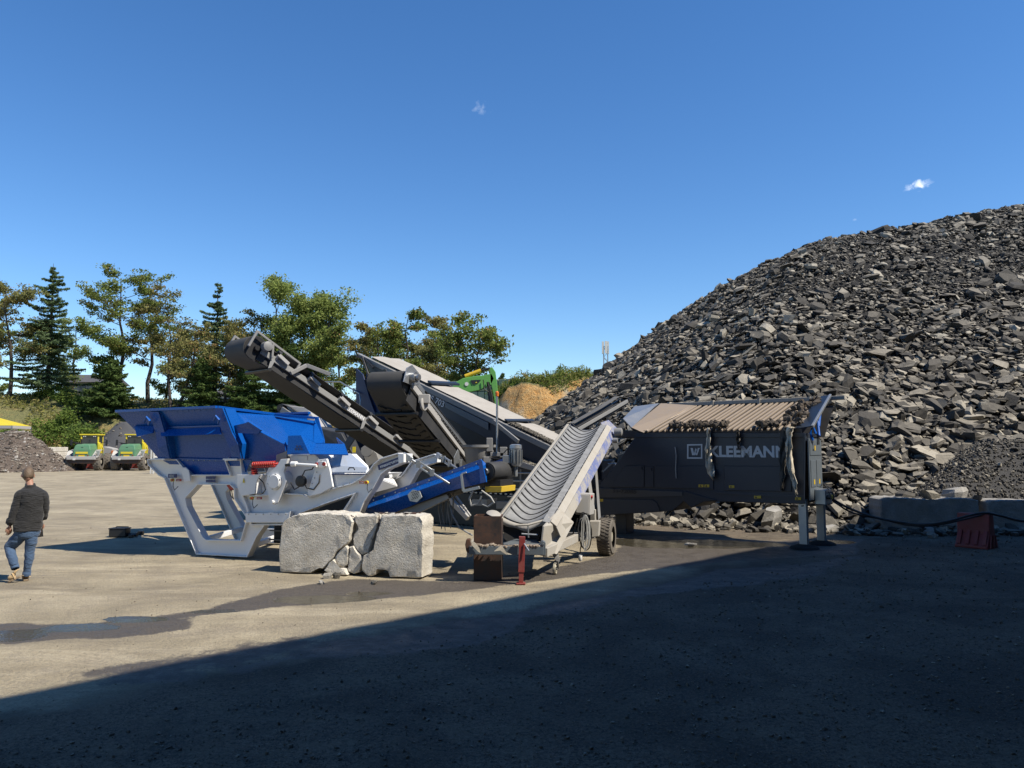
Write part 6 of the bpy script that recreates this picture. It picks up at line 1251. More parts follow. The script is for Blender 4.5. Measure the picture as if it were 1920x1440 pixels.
# control cabinet and coiled cable
cb = MB().prism([P(1079, 924, 14.1), P(1107, 926, 14.1), P(1106, 966, 14.1), P(1078, 964, 14.1)], (.1, .22, 0)).build('control_cabinet', M['lgrey'], tc_, bevel=.012)
MB().prism([P(1081, 926, 14.09), P(1104, 928, 14.09), P(1103, 963, 14.09), P(1080, 961, 14.09)], (0, -.015, 0)).build('cabinet_door', M['lgrey'], cb, bevel=.006)
q = P(1105.5, 932, 14.1); MB().lathe(q + Vector((.02, .05, 0)), (1, 0, 0), [(0, .03), (.04, .03)], 12).build('red_button', M['red'], cb); q = P(1093, 965, 14.05); MB().lathe(q, (0, -1, 0), [(0, .05), (.08, .05)], 14).build('socket', M['black'], cb)
r = random.Random(8)
for k in range(9):
    m = MB(); cx_ = 1094 + r.uniform(-6, 6); top_ = 962 + r.uniform(0, 14); bot_ = r.uniform(1002, 1034); w_ = r.uniform(3, 10); dd = r.uniform(0, .12); pts = []
    for i in range(21):
        an = i / 20 * 6.283; pts.append(P(cx_ + w_ * math.sin(an) + r.uniform(-.7, .7), (top_ + bot_) / 2 - (bot_ - top_) / 2 * math.cos(an), 13.95 - dd))
    m.tube(pts, .011, 5); m.build('cable', M['cable_grey' if k % 3 else 'cable'], tc_)
m = MB(); m.tube([P(1083, 972, 13.9), P(1078, 990, 13.9), P(1073, 1004, 14.0)], .012, 6); m.tube([P(1090, 1020, 13.9), P(1088, 1030, 13.9), P(1088, 1038, 13.9)], .009, 6); m.build('cable', M['cable'], tc_); m = MB(); m.lathe(P(1088, 1052, 13.9), Z3, [(0, .02), (.02, .035), (.1, .035), (.12, .02)], 12); m.build('plug', M['render_white'], tc_)
# rusty box post in front
rb_ = thing('steel_box_post', 'rusty square steel post passing behind the trailer conveyor front bar', 'steel post', P(913, 1087, 12.2))
a_ = P(888, 1087, 12.15); b_ = P(940, 1087, 12.15); zt_ = P(913, 968, 12.15).z; m = MB(); o4 = [Vector((a_.x, 12.15, 0.0)), Vector((b_.x, 12.15, 0)), Vector((b_.x + .02, 12.55, 0)), Vector((a_.x + .02, 12.55, 0))]
for i in range(4):
    p_, q_ = o4[i], o4[(i + 1) % 4]; nrm_ = (q_ - p_).cross(Z3).normalized(); m.prism([p_, q_, q_ + Z3 * zt_, p_ + Z3 * zt_], -nrm_ * .02)
m.build('wall', M['rust'], rb_, bevel=.004); m = MB(); m.box(((a_.x + b_.x) / 2, 12.35, zt_ - .05), (b_.x - a_.x - .05, .36, .02)); m.build('cap', M['rust'], rb_)
vs = [P(x_, y_, d_) for x_, y_, d_ in ((909, 962, 12.5), (916, 957, 12.6), (928, 957, 12.7), (938, 962, 12.6), (945, 972, 12.4), (940, 975, 12.15), (915, 967, 12.2))]
m = MB(); c_ = sum(vs, Vector()) / 7 + Z3 * .05; m.add(vs + [c_], [(i, (i + 1) % 7, 7) for i in range(7)], True); o = m.build('sheet', M['tarp'], None, fix=False); md = o.modifiers.new('t', 'SOLIDIFY'); md.thickness = .012; md = o.modifiers.new('s', 'SUBSURF'); md.levels = 2; md.render_levels = 2; setp(o, 'crumpled pale sheet lying over the top of the rusty post', 'sheet')

# ------------------------------------------------------------------ concrete barrier blocks, red barrier and hose at right
def barrier_block(px0, px1, pyt, pyb, D, label, seed, extra=0):
    F_ = Frame((P(px0, pyb, D).x, D), R(4)); pts = [(px0, pyt + 3), (px0 + 8, pyt)]; r_ = random.Random(seed); n_ = 7
    for k in range(1, n_): pts.append((px0 + (px1 - px0) * k / n_, pyt + r_.uniform(-1, 7)))
    pts += [(px1, pyt + 4), (px1, pyb), ((px0 + px1) / 2 + 25, pyb), ((px0 + px1) / 2 + 15, pyb - 12), ((px0 + px1) / 2 - 15, pyb - 12), ((px0 + px1) / 2 - 25, pyb), (px0, pyb)]
    bm = rough_slab(F_, pts, 0, .75, seed, .03); o = bm_obj(bm, 'concrete_block', M['concrete_b'], None, True); return setp(o, label, 'concrete block')
barrier_block(1652, 1836, 934, 996, 18.9, 'broken-topped concrete block at the heap foot, left of the red barrier', 31)
barrier_block(1852, 2060, 938, 996, 18.9, 'concrete block cut off by the right edge behind the red barrier', 32)
rock('boulder', 'tan broken slab leaning on the left concrete block at the heap foot', G(1778, 990), .75, M['concrete'], 41, flat=.75)
rock('boulder', 'large rounded grey boulder lying at the foot of the heap under the feeder', G(1447, 992), .8, M['concrete_b'], 43, flat=.7)
for k, (x_, y_, s_, lb) in enumerate(((1700, 990, .55, 'dark lump resting before the left concrete block'), (1640, 994, .6, 'long low slab just left of the left concrete block'), (1880, 990, .5, 'pale slab behind the red barrier'), (1900, 1004, .35, 'small dark lump at the right edge beyond the red barrier'), (1560, 998, .45, 'grey lump right of the feeder posts'))): rock('boulder', lb, G(x_, y_), s_, M['stone_o' if k in (0, 3) else 'concrete_b'], 50 + k, flat=.4)
c_ = G(1862, 1029); bw = .86; rbx = thing('road_barrier', 'faded red plastic road barrier standing in the shade at right', 'barrier', (c_.x, c_.y + .2, 0), 0)
prof = [(-.25, 0), (-.25, .06), (-.22, .09), (-.12, .30), (-.09, .70), (.09, .70), (.12, .30), (.22, .09), (.25, .06), (.25, 0)]
# the barrier stands end on: ridge runs into the picture
Fb = Frame((c_.x, c_.y), R(-38)); m = MB(); m.prism([Fb.pt(a * 1.15, 0, z_) for a, z_ in prof], Fb.ey * .62); bo = m.build('shell', M['red_old'], rbx, bevel=.02)
for k in range(4):
    m = MB(); a_ = Fb.pt(-.245 * 1.15, .06 + .16 * k, .08); b_ = Fb.pt(-.125 * 1.15, .06 + .16 * k, .36); m.beam(a_, b_, .07, .03, Fb.ex * -1); m.build('groove_rib', M['red_old'], bo, bevel=.008)
for k in range(3): m = MB(); m.prism([Fb.pt(-.2 + .16 * k, -.01, .02), Fb.pt(-.12 + .16 * k, -.01, .02), Fb.pt(-.10 + .08 * k, -.01, .28), Fb.pt(-.06 + .08 * k - .05 * (k == 0), -.01, .28)], Fb.ey * -.02); m.build('end_rib', M['red_old'], bo, bevel=.008)
hp_ = [FK.pt(.3, .5, 1.04), P(1560, 935, 16.6), P(1590, 952, 16.6), P(1640, 970, 16.4), P(1700, 981, 16.2), P(1740, 983, 16.0), P(1780, 977, 15.9), P(1820, 966, 15.9), P(1848, 962, 15.9), P(1880, 968, 15.9), P(1925, 978, 15.9), P(2050, 985, 15.5)]
def smooth_pts(p, n=6):
    out_ = []
    for i in range(len(p) - 1):
        a, b, c, d = p[max(i - 1, 0)], p[i], p[i + 1], p[min(i + 2, len(p) - 1)]
        for k in range(n): t = k / n; out_.append(.5 * ((2 * b) + (c - a) * t + (2 * a - 5 * b + 4 * c - d) * t * t + (3 * b - a - 3 * c + d) * t ** 3))
    return out_ + [p[-1]]
o = MB().tube(smooth_pts(hp_), .026, 8).build('power_cable', M['cable'], None, smooth=True); setp(o, 'thick black cable drooping from the feeder end across the red barrier', 'cable')
o = MB().tube(smooth_pts([FK.pt(.3, .62, 1.04), P(1548, 930, 16.7), P(1570, 945, 16.6), P(1600, 962, 16.6), P(1660, 975, 16.5), P(1705, 985, 16.3), P(1760, 984, 16.1), P(1848, 964, 15.95)]), .018, 8).build('power_cable', M['cable'], None, smooth=True); setp(o, 'thinner black cable running beside the thick drooping one', 'cable')
m = MB()
for k in range(5): m.tube(smooth_pts([FK.pt(.3, .4 + .1 * k, 1.2 - .1 * (k % 2)), P(1543 + k * 3, 905 + k * 3, 16.5), P(1550 + 3 * k, 925 + 4 * k, 16.4), P(1545 + 2 * k, 918 + k * 7, 16.5)], 5), .010, 6)
m.build('cable', M['cable'], fd_)
m = MB(); m.tube(smooth_pts([FK.px(1450, 946, .3), FK.px(1490, 949, .2), FK.px(1510, 948, .1), P(1535, 945, 16.5)]), .018, 6); m.build('cable', M['cable'], fd_)

for k, (x_, y_, s_) in enumerate(((1668, 996, .4), (1688, 1000, .28), (1716, 998, .46), (1742, 1001, .34), (1758, 996, .5), (1806, 1000, .42), (1822, 940, .5), (1700, 931, .55), (1745, 929, .5), (1790, 926, .6), (1868, 1000, .3), (1912, 1000, .45))):
    up_ = y_ < 950; q = P(x_, y_, 19.3) if up_ else G(x_, y_); o = rock('stone', 'loose broken stone lying along the low concrete blocks at the heap foot', q, s_, M['stone_o' if k % 3 else 'concrete_b'], 80 + k, 'loose stones along the concrete blocks', .45)
    if up_: o.location.z = q.z
# toolbox and tools on the ground
q = G(220, 1008); tb = thing('toolbox', 'black plastic toolbox lying in the shadow of the hopper', 'toolbox', (q.x, q.y, 0)); w_ = 33 * q.y / FPX
m = MB(); m.box((q.x, q.y + .1, .1), (w_ * .95, .24, .17)); m.build('tray', M['black'], tb, bevel=.015); m = MB(); m.box((q.x, q.y + .1, .2), (w_, .26, .03)); m.build('lid', M['black'], tb, bevel=.01); m = MB(); m.tube([(q.x - .1, q.y + .1, .215), (q.x - .07, q.y + .1, .24), (q.x + .2, q.y + .1, .235)], .012, 6); m.build('handle', M['black'], tb)
q = G(250, 1007); dr1 = thing('cordless_drill', 'dark cordless drill lying just right of the toolbox', 'drill', (q.x, q.y, 0)); m = MB(); m.tube([(q.x - .12, q.y, .05), (q.x + .1, q.y - .03, .05)], .04, 8); m.build('body', M['black'], dr1, bevel=.0); m = MB(); m.beam((q.x - .05, q.y, .04), (q.x - .0, q.y - .13, .03), .05, .05); m.box((q.x + .02, q.y - .15, .04), (.11, .07, .07)); m.build('grip', M['black'], dr1, bevel=.01)
q = G(264, 1003); dr2 = thing('battery_charger', 'small black charger lying at the right end of the tools', 'charger', (q.x, q.y, 0)); m = MB(); m.box((q.x, q.y, .05), (.12, .1, .09)); m.build('case', M['black'], dr2, bevel=.012); m = MB(); m.box((q.x - .09, q.y, .03), (.08, .05, .05)); m.build('battery', M['black'], dr2, bevel=.008)

# ------------------------------------------------------------------ far yard: heaps, bin wall, loaders, canopy
def mound(name, label, cx, cy, rx, ry, h, mat, seed, seed2=0, cat='heap', parts=0, stone=.1, rough=.06, flat=.0):
    root = thing(name, label, cat, (cx, cy, 0)); n1 = 60; a = np.linspace(-1.1, 1.1, n1); A, B = np.meshgrid(a, a); A, B = A.ravel(), B.ravel(); d = np.hypot(A, B); z = h * np.clip(1 - d, -.2, 1 - flat) + h * rough * vnoise(A, B, seed, 5, 2.5) * (d < 1.05)
    i = (np.arange(n1 - 1)[:, None] * n1 + np.arange(n1 - 1)[None, :]).ravel(); np_mesh('mound', np.stack([A * rx, B * ry, np.maximum(z, -.2)], 1), [np.stack([i, i + 1, i + 1 + n1, i + n1], 1)], mat, root, smooth=True)
    if parts:
        r_ = np.random.default_rng(seed); A, B = r_.uniform(-1, 1, parts), r_.uniform(-1, .3, parts); d = np.hypot(A, B); ok = d < 1.02; A, B, d = A[ok], B[ok], d[ok]; n = len(A); z = h * np.clip(1 - d, 0, 1 - flat) + h * rough * vnoise(A, B, seed, 5, 2.5)
        v = stone_verts(n, r_, r_.uniform(.15, .6, n)) * (stone * (.3 + 2.5 * r_.random(n) ** 5))[:, None, None]; v = np.einsum('nij,nkj->nki', rotmats(n, np.tile([0, -.4, .9], (n, 1)) / np.hypot(.4, .9), .4, r_), v) + np.stack([A * rx, B * ry, z], 1)[:, None, :]
        np_mesh('debris', v.reshape(-1, 3), stone_faces(n), M['soil_bits'] if mat == M['soil'] else M['grit'], root, attrs={'tone': np.repeat(r_.random(n), 18)}, kind='stuff')
    return root
t = NT('brown_soil'); n1 = t.noise(1.2, 6, .7); n2 = t.noise(9, 5, .7); M['soil'] = t.fin(t.mix(t.rng(t.math('ADD', n1, n2), .7, 1.25), (.07, .052, .04), (.2, .155, .12)), .95, t.bump(t.math('ADD', n2, n1), 1., .12))
M['soil_bits'] = stonemat('soil_debris', (.06, .045, .035), (.2, .15, .12), (.45, .42, .38))
t = NT('grey_gravel'); n1 = t.noise(14, 5, .7); M['ggravel'] = t.fin(t.mix(n1, (.05, .05, .052), (.105, .105, .108)), .95, t.bump(n1, .6, .05))
q = P(8, 886, 68); mound('soil_heap', 'broad brown heap of soil and rubble at the left edge', q.x, 69, 5.2, 5., 4.6, M['soil'], 71, cat='soil heap', parts=7000, stone=.13, rough=.16, flat=.22)
q = P(222, 886, 79); mound('gravel_pile', 'smooth conical pile of grey gravel behind the two loaders', q.x + .0, 80, 5.6, 4.6, 5.3, M['ggravel'], 72, cat='gravel pile', parts=800, stone=.10, rough=.06, flat=.14)
q = P(120, 886, 73); mound('gravel_pile', 'low grey gravel spill between the bin wall and the left loader', q.x - .6, 74, 1.9, 2.0, 1.3, M['ggravel'], 73, cat='gravel pile', parts=200, stone=.12)
q0_, q1_ = P(82, 883, 70), P(118, 883, 73); zt_ = P(100, 838, 71).z; bw_ = thing('bin_wall', 'pale stacked concrete block wall left of the left loader', 'wall', (q0_.x, 70, 0)); first = None; dW = (q1_ - q0_); dW.z = 0
for j in range(5):
    for i in range(3):
        p_ = Vector((q0_.x, q0_.y, 0)) + dW * ((i + .5 + (.5 if j % 2 else 0) * .0) / 3) + Z3 * (zt_ * (j + .5) / 5)
        if first is None: m = MB(); m.beam(-dW / 6 * .985, dW / 6 * .985, .8, zt_ / 5 - .03); first = m.build('block', M['concrete'], None, bevel=.03); first.parent = bw_; first.location = p_ - Vector(bw_.location); continue
        o = first.copy(); C.objects.link(o); o.parent = bw_; o.location = p_ - Vector(bw_.location)
# wheel loader seen from behind (built at the origin, facing away)
def loader():
    L_ = thing('wheel_loader', 'green and yellow wheel loader seen from behind, left of the two, beside the bin wall', 'wheel loader', (0, 0, 0), 0, 'wheel loaders parked by the gravel pile')
    m = MB(); m.prism([(-.72, -1.5, 1.25), (.72, -1.5, 1.25), (.72, -1.5, 1.9), (.60, -1.42, 2.28), (.45, -1.3, 2.38), (-.45, -1.3, 2.38), (-.60, -1.42, 2.28), (-.72, -1.5, 1.9)], (0, 1.9, .08)); hd_ = m.build('engine_hood', M['green'], L_, bevel=.05)
    m = MB(); m.box((0, -1.53, 1.62), (1.0, .04, .18)); m.build('yellow_band', M['lyellow'], hd_); m = MB(); m.box((0, -1.535, 1.36), (.5, .04, .14)); m.build('number_plate', M['yellow'], hd_); m = MB(); m.box((0, -1.45, 2.1), (.16, .05, .04)); m.build('hood_latch', M['black'], hd_)
    for s in (-1, 1): m = MB(); m.lathe((s * .52, -1.5, 1.38), (0, -1, 0), [(0, .06), (.06, .06)], 10); m.build('tail_light', M['red_old'], hd_)
    m = MB(); m.prism([(-1.3, -1.55, .98), (1.3, -1.55, .98), (1.0, -1.55, .66), (-1.0, -1.55, .66)], (0, .5, 0)); m.build('counterweight', M['rust'], L_, bevel=.06)
    m = MB(); m.box((0, -1.5, 1.14), (2.4, .4, .3)); m.build('rear_bumper', M['lgrey'], L_, bevel=.04); m = MB(); m.box((-.55, -1.72, 1.05), (.22, .03, .16)); m.build('round_sticker', M['render_white'], L_)
    for s in (-1, 1):
        m = MB(); m.prism([(s * .75, -1.5, 1.15), (s * 1.35, -1.45, 1.2), (s * 1.35, -1.0, 1.75), (s * 1.3, -.3, 1.85), (s * .75, -.3, 1.85)], (0, .25, .06)); m.build('fender', M['lgrey'], L_, bevel=.03)
        m = MB(); m.box((s * 1.05, -1.58, 1.25), (.34, .1, .26)); m.build('light_cluster', M['galv'], L_, bevel=.03); m = MB(); m.lathe((s * 1.05, -1.63, 1.25), (0, -1, 0), [(0, .07), (.03, .06)], 10); m.build('lamp', M['red_old'], L_)
        for y_ in (-.65, 1.9): tyre(L_, (s * 1.16, y_, .78), (s, 0, 0), .78, .58, .38, M['tread'] if s > 0 else M['tread'], M['rim'], 18)
        m = MB(); m.tube([(s * .9, .4, 2.5), (s * 1.45, .2, 2.6)], .025, 6); m.box((s * 1.5, .2, 2.55), (.16, .1, .5)); m.build('mirror', M['black'], L_)
    m = MB(); 
    for sx_ in (-.72, .72):
        for y_ in (.35, 1.5): m.beam((sx_, y_, 1.9), (sx_, y_, 3.22), .13, .13, (0, 1, 0))
    m.box((0, .95, 3.28), (1.75, 1.5, .12)); m.box((0, .35, 1.95), (1.55, .12, .2)); cbm = m.build('cab_frame', M['lyellow'], L_, bevel=.03)
    m = MB(); m.box((0, .35, 2.62), (1.3, .04, 1.12)); m.build('rear_window', M['glass'], cbm); m = MB(); m.box((-.73, .92, 2.6), (.04, 1.0, 1.1)); m.box((.73, .92, 2.6), (.04, 1.0, 1.1)); m.build('side_window', M['glass'], cbm)
    for k in (-.5, -.35, .35, .5): m = MB(); m.box((k, .28, 3.12), (.09, .06, .08)); m.build('work_light', M['render_white'], cbm)
    m = MB(); m.prism([(.72, .2, 1.5), (1.05, .2, 1.5), (1.1, .2, 1.9), (.86, .2, 2.5), (.72, .2, 2.6)], (0, .6, 0)); m.build('step_side', M['lyellow'], L_, bevel=.04)
    m = MB(); m.tube([(-.35, -.7, 2.4), (-.35, -.7, 2.75), (-.35, -.75, 2.85)], .06, 8); m.build('exhaust', M['black'], L_); m = MB(); m.box((-.5, -.9, 2.45), (.5, .3, .12)); m.build('air_intake', M['black'], L_, bevel=.03)
    m = MB(); m.box((0, .6, .85), (.8, 3.2, .5)); m.build('chassis', M['black'], L_, bevel=.04)
    m = MB(); m.prism([(-1.5, 3.6, .1), (-1.5, 3.5, .9), (-1.5, 3.9, 1.4), (-1.5, 4.8, .1)], (3.0, 0, 0)); m.build('bucket', M['red_old'], L_, bevel=.02)
    m = MB(); m.beam((-.5, 2.2, 1.5), (-.5, 3.7, .6), .16, .3); m.beam((.5, 2.2, 1.5), (.5, 3.7, .6), .16, .3); m.build('lift_arm', M['green'], L_, bevel=.02)
    return L_
ld = loader(); q = P(146, 883, 69.5); ld.location = (q.x, 71.0, 0); ld.rotation_euler = (0, 0, R(10))
l2 = copy_tree(ld); q = P(228, 883, 69.5); l2.location = (q.x + .1, 71.2, 0); l2.rotation_euler = (0, 0, R(7)); l2['label'] = 'green and yellow wheel loader seen from behind, right of the two, before the gravel pile'
q = P(186, 883, 74); bkt = thing('loader_bucket', 'white and red loader bucket on the ground between the two loaders', 'bucket', (q.x, 75, 0)); m = MB(); m.prism([(q.x - .9, 75, .1), (q.x - .9, 75, 1.8), (q.x - .2, 75, 2.2), (q.x + .7, 75, 2.0), (q.x + .8, 75, .1)], (0, 1.0, 0)); m.build('shell', M['lgrey'], bkt, bevel=.05); m = MB(); m.beam((q.x + .5, 74.9, .3), (q.x + .75, 74.9, 1.8), .12, .2); m.build('red_edge', M['orange'], bkt); m = MB(); m.beam((q.x - .1, 74.8, .2), (q.x - .1, 74.8, 1.0), .2, .2); m.build('link', M['rim'], bkt, bevel=.02)
# yellow canopy corner at the far left
q = P(-27, 806, 76); can = thing('canopy_tent', 'corner of a yellow canopy tent cut off by the left edge', 'tent', (q.x - 1, 77, 0)); zc = q.z + .3
m = MB(); apex = Vector((q.x - .4, 77.5, zc + 1.1)); cs = [Vector((q.x + 2.6, 76, zc + .12)), Vector((q.x + 2.6, 79, zc + .12)), Vector((q.x - 3.4, 79, zc + .12)), Vector((q.x - 3.4, 76, zc + .12))]
for i in range(4): m.sheet([cs[i], cs[(i + 1) % 4], apex], .02)
m.build('roof_cover', M['lyellow'], can, smooth=False); m = MB()
for i in range(4): a_, b_ = cs[i], cs[(i + 1) % 4]; m.sheet([a_, b_, b_ - Z3 * .28, a_ - Z3 * .28], .02)
m.build('valance', M['lgrey'], can)
for i in range(4): MB().beam((cs[i].x, cs[i].y, 0), cs[i], .06, .06, (0, 1, 0)).build('leg', M['galv'], can)
# louvred white rack beside the hopper
q0_ = P(283, 876, 62); rk = thing('louvred_rack', 'white louvred rack half hidden behind the left end of the blue hopper', 'rack', (q0_.x, 62, 0)); zt_ = P(290, 833, 62).z; zb2 = P(290, 880, 62).z
m = MB(); 
for k in (0, 1): m.beam((q0_.x + .2 * k, 62, 0), (q0_.x + .2 * k, 62, zt_), .1, .1, (0, 1, 0))
m.build('post', M['render_white'], rk)
for k in range(7): MB().beam((q0_.x + .25, 62, zb2 + (zt_ - zb2) * (k + .5) / 7), (q0_.x + .75, 62.2, zb2 + (zt_ - zb2) * (k + .5) / 7), .05, .14).build('louvre', M['render_white'], rk)

# ------------------------------------------------------------------ green excavator beyond the plant
De = 47.; ex_ = thing('excavator', 'green excavator reaching its boom and stick up beyond the screening plant', 'excavator', (P(870, 800, De).x, De, 0)); E_ = lambda x, y, o=0: P(x, y, De + o)
m = MB(); m.prism([E_(*p) for p in ((842, 738), (852, 718), (868, 709), (890, 705), (905, 704), (922, 700), (927, 710), (922, 721), (900, 731), (880, 735), (868, 746), (842, 752))], (0, .55, 0)); bmo = m.build('boom', M['exgreen'], ex_, bevel=.04)
m = MB(); m.prism([E_(*p) for p in ((918, 690), (923, 688), (929, 697), (932, 720), (934, 745), (936, 765), (929, 764), (925, 740), (919, 714))], (0, .5, 0)); m.build('stick', M['exgreen'], ex_, bevel=.03)
MB().prism([E_(x_, y_, -.02) for x_, y_ in ((882, 713), (902, 712), (897, 718), (886, 721))], (0, -.02, 0)).build('dark_panel', M['black'], bmo); MB().lathe(E_(875, 720, -.02), (0, -1, 0), [(0, .12), (.02, .12)], 12).build('round_badge', M['render_white'], bmo); MB().prism([E_(x_, y_, -.05) for x_, y_ in ((891, 718), (893, 715.5), (895, 718))], (0, -.02, 0)).build('warning_triangle', M['lyellow'], bmo)
m = MB(); m.tube([E_(872, 706, .2), E_(902, 695, .2)], .14, 10); m.build('cylinder', M['yellow'], ex_); m = MB(); m.tube([E_(902, 695, .2), E_(920, 690, .2)], .06, 8); m.tube([E_(914, 716, -.1), E_(922, 740, -.1), E_(924, 764, -.1)], .05, 8); m.tube([E_(906, 712, -.1), E_(908, 730, -.1), E_(916, 735, -.1)], .03, 6); m.build('ram_rod', M['black'], ex_)
m = MB(); m.prism([E_(912, 716), E_(918, 716), E_(925, 764), E_(917, 764)], (0, .4, 0)); m.build('bucket_link', M['black'], ex_, bevel=.02)
c_ = E_(850, 800); m = MB(); m.box((c_.x - 1, De + .5, 1.9), (3.6, 2.6, 1.2)); m.box((c_.x - .1, De - .5, 2.6), (1.3, 1.2, 1.2)); m.build('house', M['exgreen'], ex_, bevel=.1)
for y_ in (-1, 1.6): m = MB(); m.prism([(c_.x - 2.8, De + y_, .5), (c_.x - 2.4, De + y_, .05), (c_.x + 1.6, De + y_, .05), (c_.x + 2, De + y_, .5), (c_.x + 1.6, De + y_, .95), (c_.x - 2.4, De + y_, .95)], (0, .6, 0)); m.build('track', M['black'], ex_, bevel=.03)

# ------------------------------------------------------------------ the walking man
vdir = pix_dir(50, 990); vdir.z = 0; vdir.normalize(); rt = Vector((vdir.y, -vdir.x, 0)); base_m = G(50, 1091); 
def W_(x, y, o=0.):
    d_ = pix_dir(x / 6, 870 + y / 6); c0 = Vector((0, 0, CAM_H)); q_ = base_m + vdir * (o + .08); return c0 + d_ * ((q_ - c0).dot(vdir) / d_.dot(vdir))
man = thing('person', 'man in a black shirt, blue jeans and tan boots walking with head bowed', 'person', tuple(base_m))
def skin_mesh(name, verts, edges, radii, mat, parent, lv=2, root=0, post=None):
    me = bpy.data.meshes.new(name); off = wloc(parent) if parent else Vector(); me.from_pydata([Vector(v) - off for v in verts], edges, []); o = bpy.data.objects.new(name, me); C.objects.link(o)
    sk = o.modifiers.new('skin', 'SKIN'); sk.use_smooth_shade = True; sk.branch_smoothing = .3
    for i, rr in enumerate(radii): me.skin_vertices[0].data[i].radius = rr if isinstance(rr, tuple) else (rr, rr); me.skin_vertices[0].data[i].use_root = (i == root)
    sb = o.modifiers.new('sub', 'SUBSURF'); sb.levels = lv; sb.render_levels = lv
    dg = bpy.context.evaluated_depsgraph_get(); dg.update(); m2 = bpy.data.meshes.new_from_object(o.evaluated_get(dg)); bpy.data.objects.remove(o)
    m2.materials.clear(); m2.materials.append(mat); m2.polygons.foreach_set('use_smooth', [True] * len(m2.polygons)); o = bpy.data.objects.new(name, m2); C.objects.link(o); o.parent = parent; return o
def soft(mb, rows, n=20, sub=5, axis=None, wr=.0, seed=0):
    """smooth tube through rows (centre, half width, half depth); axis None: rings lie level, else square to the path"""
    K = [np.array([*c, a, b]) for c, a, b in rows]; S = []
    for i in range(len(K) - 1):
        a, b, c, d = K[max(i - 1, 0)], K[i], K[i + 1], K[min(i + 2, len(K) - 1)]
        for k in range(sub): t = k / sub; S.append(.5 * ((2 * b) + (c - a) * t + (2 * a - 5 * b + 4 * c - d) * t * t + (3 * b - a - 3 * c + d) * t ** 3))
    S.append(K[-1]); vs = []
    for i, s in enumerate(S):
        c = Vector(s[:3]); 
        if axis is None: u, w = rt, vdir
        else:
            dd = (Vector(S[min(i + 1, len(S) - 1)][:3]) - Vector(S[max(i - 1, 0)][:3])).normalized(); u = (rt - dd * rt.dot(dd)).normalized(); w = dd.cross(u).normalized()
        for j in range(n):
            an = j / n * 6.2832; p = c + u * math.cos(an) * s[3] + w * math.sin(an) * s[4]; q = p * 9 + Vector((seed, 0, 0)); nn = (p - c).normalized(); f = mnoise.noise(Vector((q.x, q.y, q.z * 1.6))) + .5 * mnoise.noise(Vector((q.x * 2.3, q.y * 2.3, q.z * 3.5)))
            vs.append(p + nn * f * wr)
    k = len(S); mb.add(vs, [(i * n + j, i * n + (j + 1) % n, (i + 1) * n + (j + 1) % n, (i + 1) * n + j) for i in range(k - 1) for j in range(n)] + [tuple(range(n))[::-1], tuple((k - 1) * n + j for j in range(n))], True); return mb
t = NT('skin'); n1 = t.noise(8, 4); M['skin'] = t.fin(t.mix(n1, (.42, .22, .15), (.52, .29, .2)), .5); t.b.inputs['Subsurface Weight'].default_value = .08
t = NT('hair'); n1 = t.noise(60, 4, .7); M['hair'] = t.fin(t.mix(n1, (.06, .038, .022), (.24, .165, .10)), .6, t.bump(n1, .8, .01))
def fabric(name, a, b, sc=5): 
    t = NT(name); n1 = t.noise(sc, 4, .6, 1.2); n2 = t.noise(sc * 30, 2); mp = t.n('ShaderNodeMapping'); t.L(t.c, mp.inputs[0]); mp.inputs['Scale'].default_value = (3, 3, 9); f = t.noise(2.2, 3, .5, 1.5, co=mp.outputs[0])
    m_ = t.fin(t.mix(n1, a, b), .85, t.bump(t.math('ADD', t.math('MULTIPLY', f, 1.), t.math('MULTIPLY', n2, .05)), .5, .05)); t.b.inputs['Sheen Weight'].default_value = .15; return m_
M['shirt'] = fabric('black_shirt_cloth', (.009, .009, .010), (.016, .016, .017)); M['jeans'] = fabric('blue_denim', (.035, .075, .15), (.07, .13, .235), 7); M['boot'] = fabric('tan_suede', (.5, .34, .17), (.6, .43, .23), 12); M['sole'] = paint('boot_sole', (.3, .22, .14), .8, dirt=.3)
pel = W_(300, 740); che = W_(345, 420); nek = W_(342, 250, .0); up_n = W_(330, 190, .03); hdc = W_(318, 120, .05)
shL, elL, wrL = W_(245, 330), W_(160, 500, -.02), W_(108, 690, .02); shR, elR, wrR = W_(470, 330), W_(510, 480, .02), W_(466, 650, .12)
hpL, knL, anL = W_(240, 790), W_(108, 935, .13), W_(168, 1165, -.04); hpR, knR, anR = W_(355, 800), W_(332, 965, .02), W_(298, 1240, .03)
body = [pel, W_(325, 600), che, W_(345, 310), nek, up_n, hdc, shL, elL, wrL, shR, elR, wrR, hpL, knL, anL, hpR, knR, anR]
be = [(0, 1), (1, 2), (2, 3), (3, 4), (4, 5), (5, 6), (3, 7), (7, 8), (8, 9), (3, 10), (10, 11), (11, 12), (0, 13), (13, 14), (14, 15), (0, 16), (16, 17), (17, 18)]
br_ = [.09, .08, .08, .06, .055, .056, .06, .035, .03, .027, .035, .03, .027, .05, .04, .03, .05, .04, .03]
skin_mesh('body', body, be, br_, M['skin'], man)
hc_ = W_(316, 118, .04); fwd = (vdir * .93 - rt * .12 - Z3 * .38).normalized(); upv = rt.cross(fwd).normalized(); rth = fwd.cross(upv).normalized()
bm = bmesh.new(); bmesh.ops.create_uvsphere(bm, u_segments=28, v_segments=20, radius=1)
for v in bm.verts:
    x_, y_, z_ = v.co; j = 1 - .25 * max(0, -z_); v.co = hc_ + rth * (x_ * .078 * j) + fwd * (y_ * .098 * (1 - .1 * max(0, -z_))) + upv * (z_ * .118)
bm_obj(bm, 'head', M['skin'], man, True)
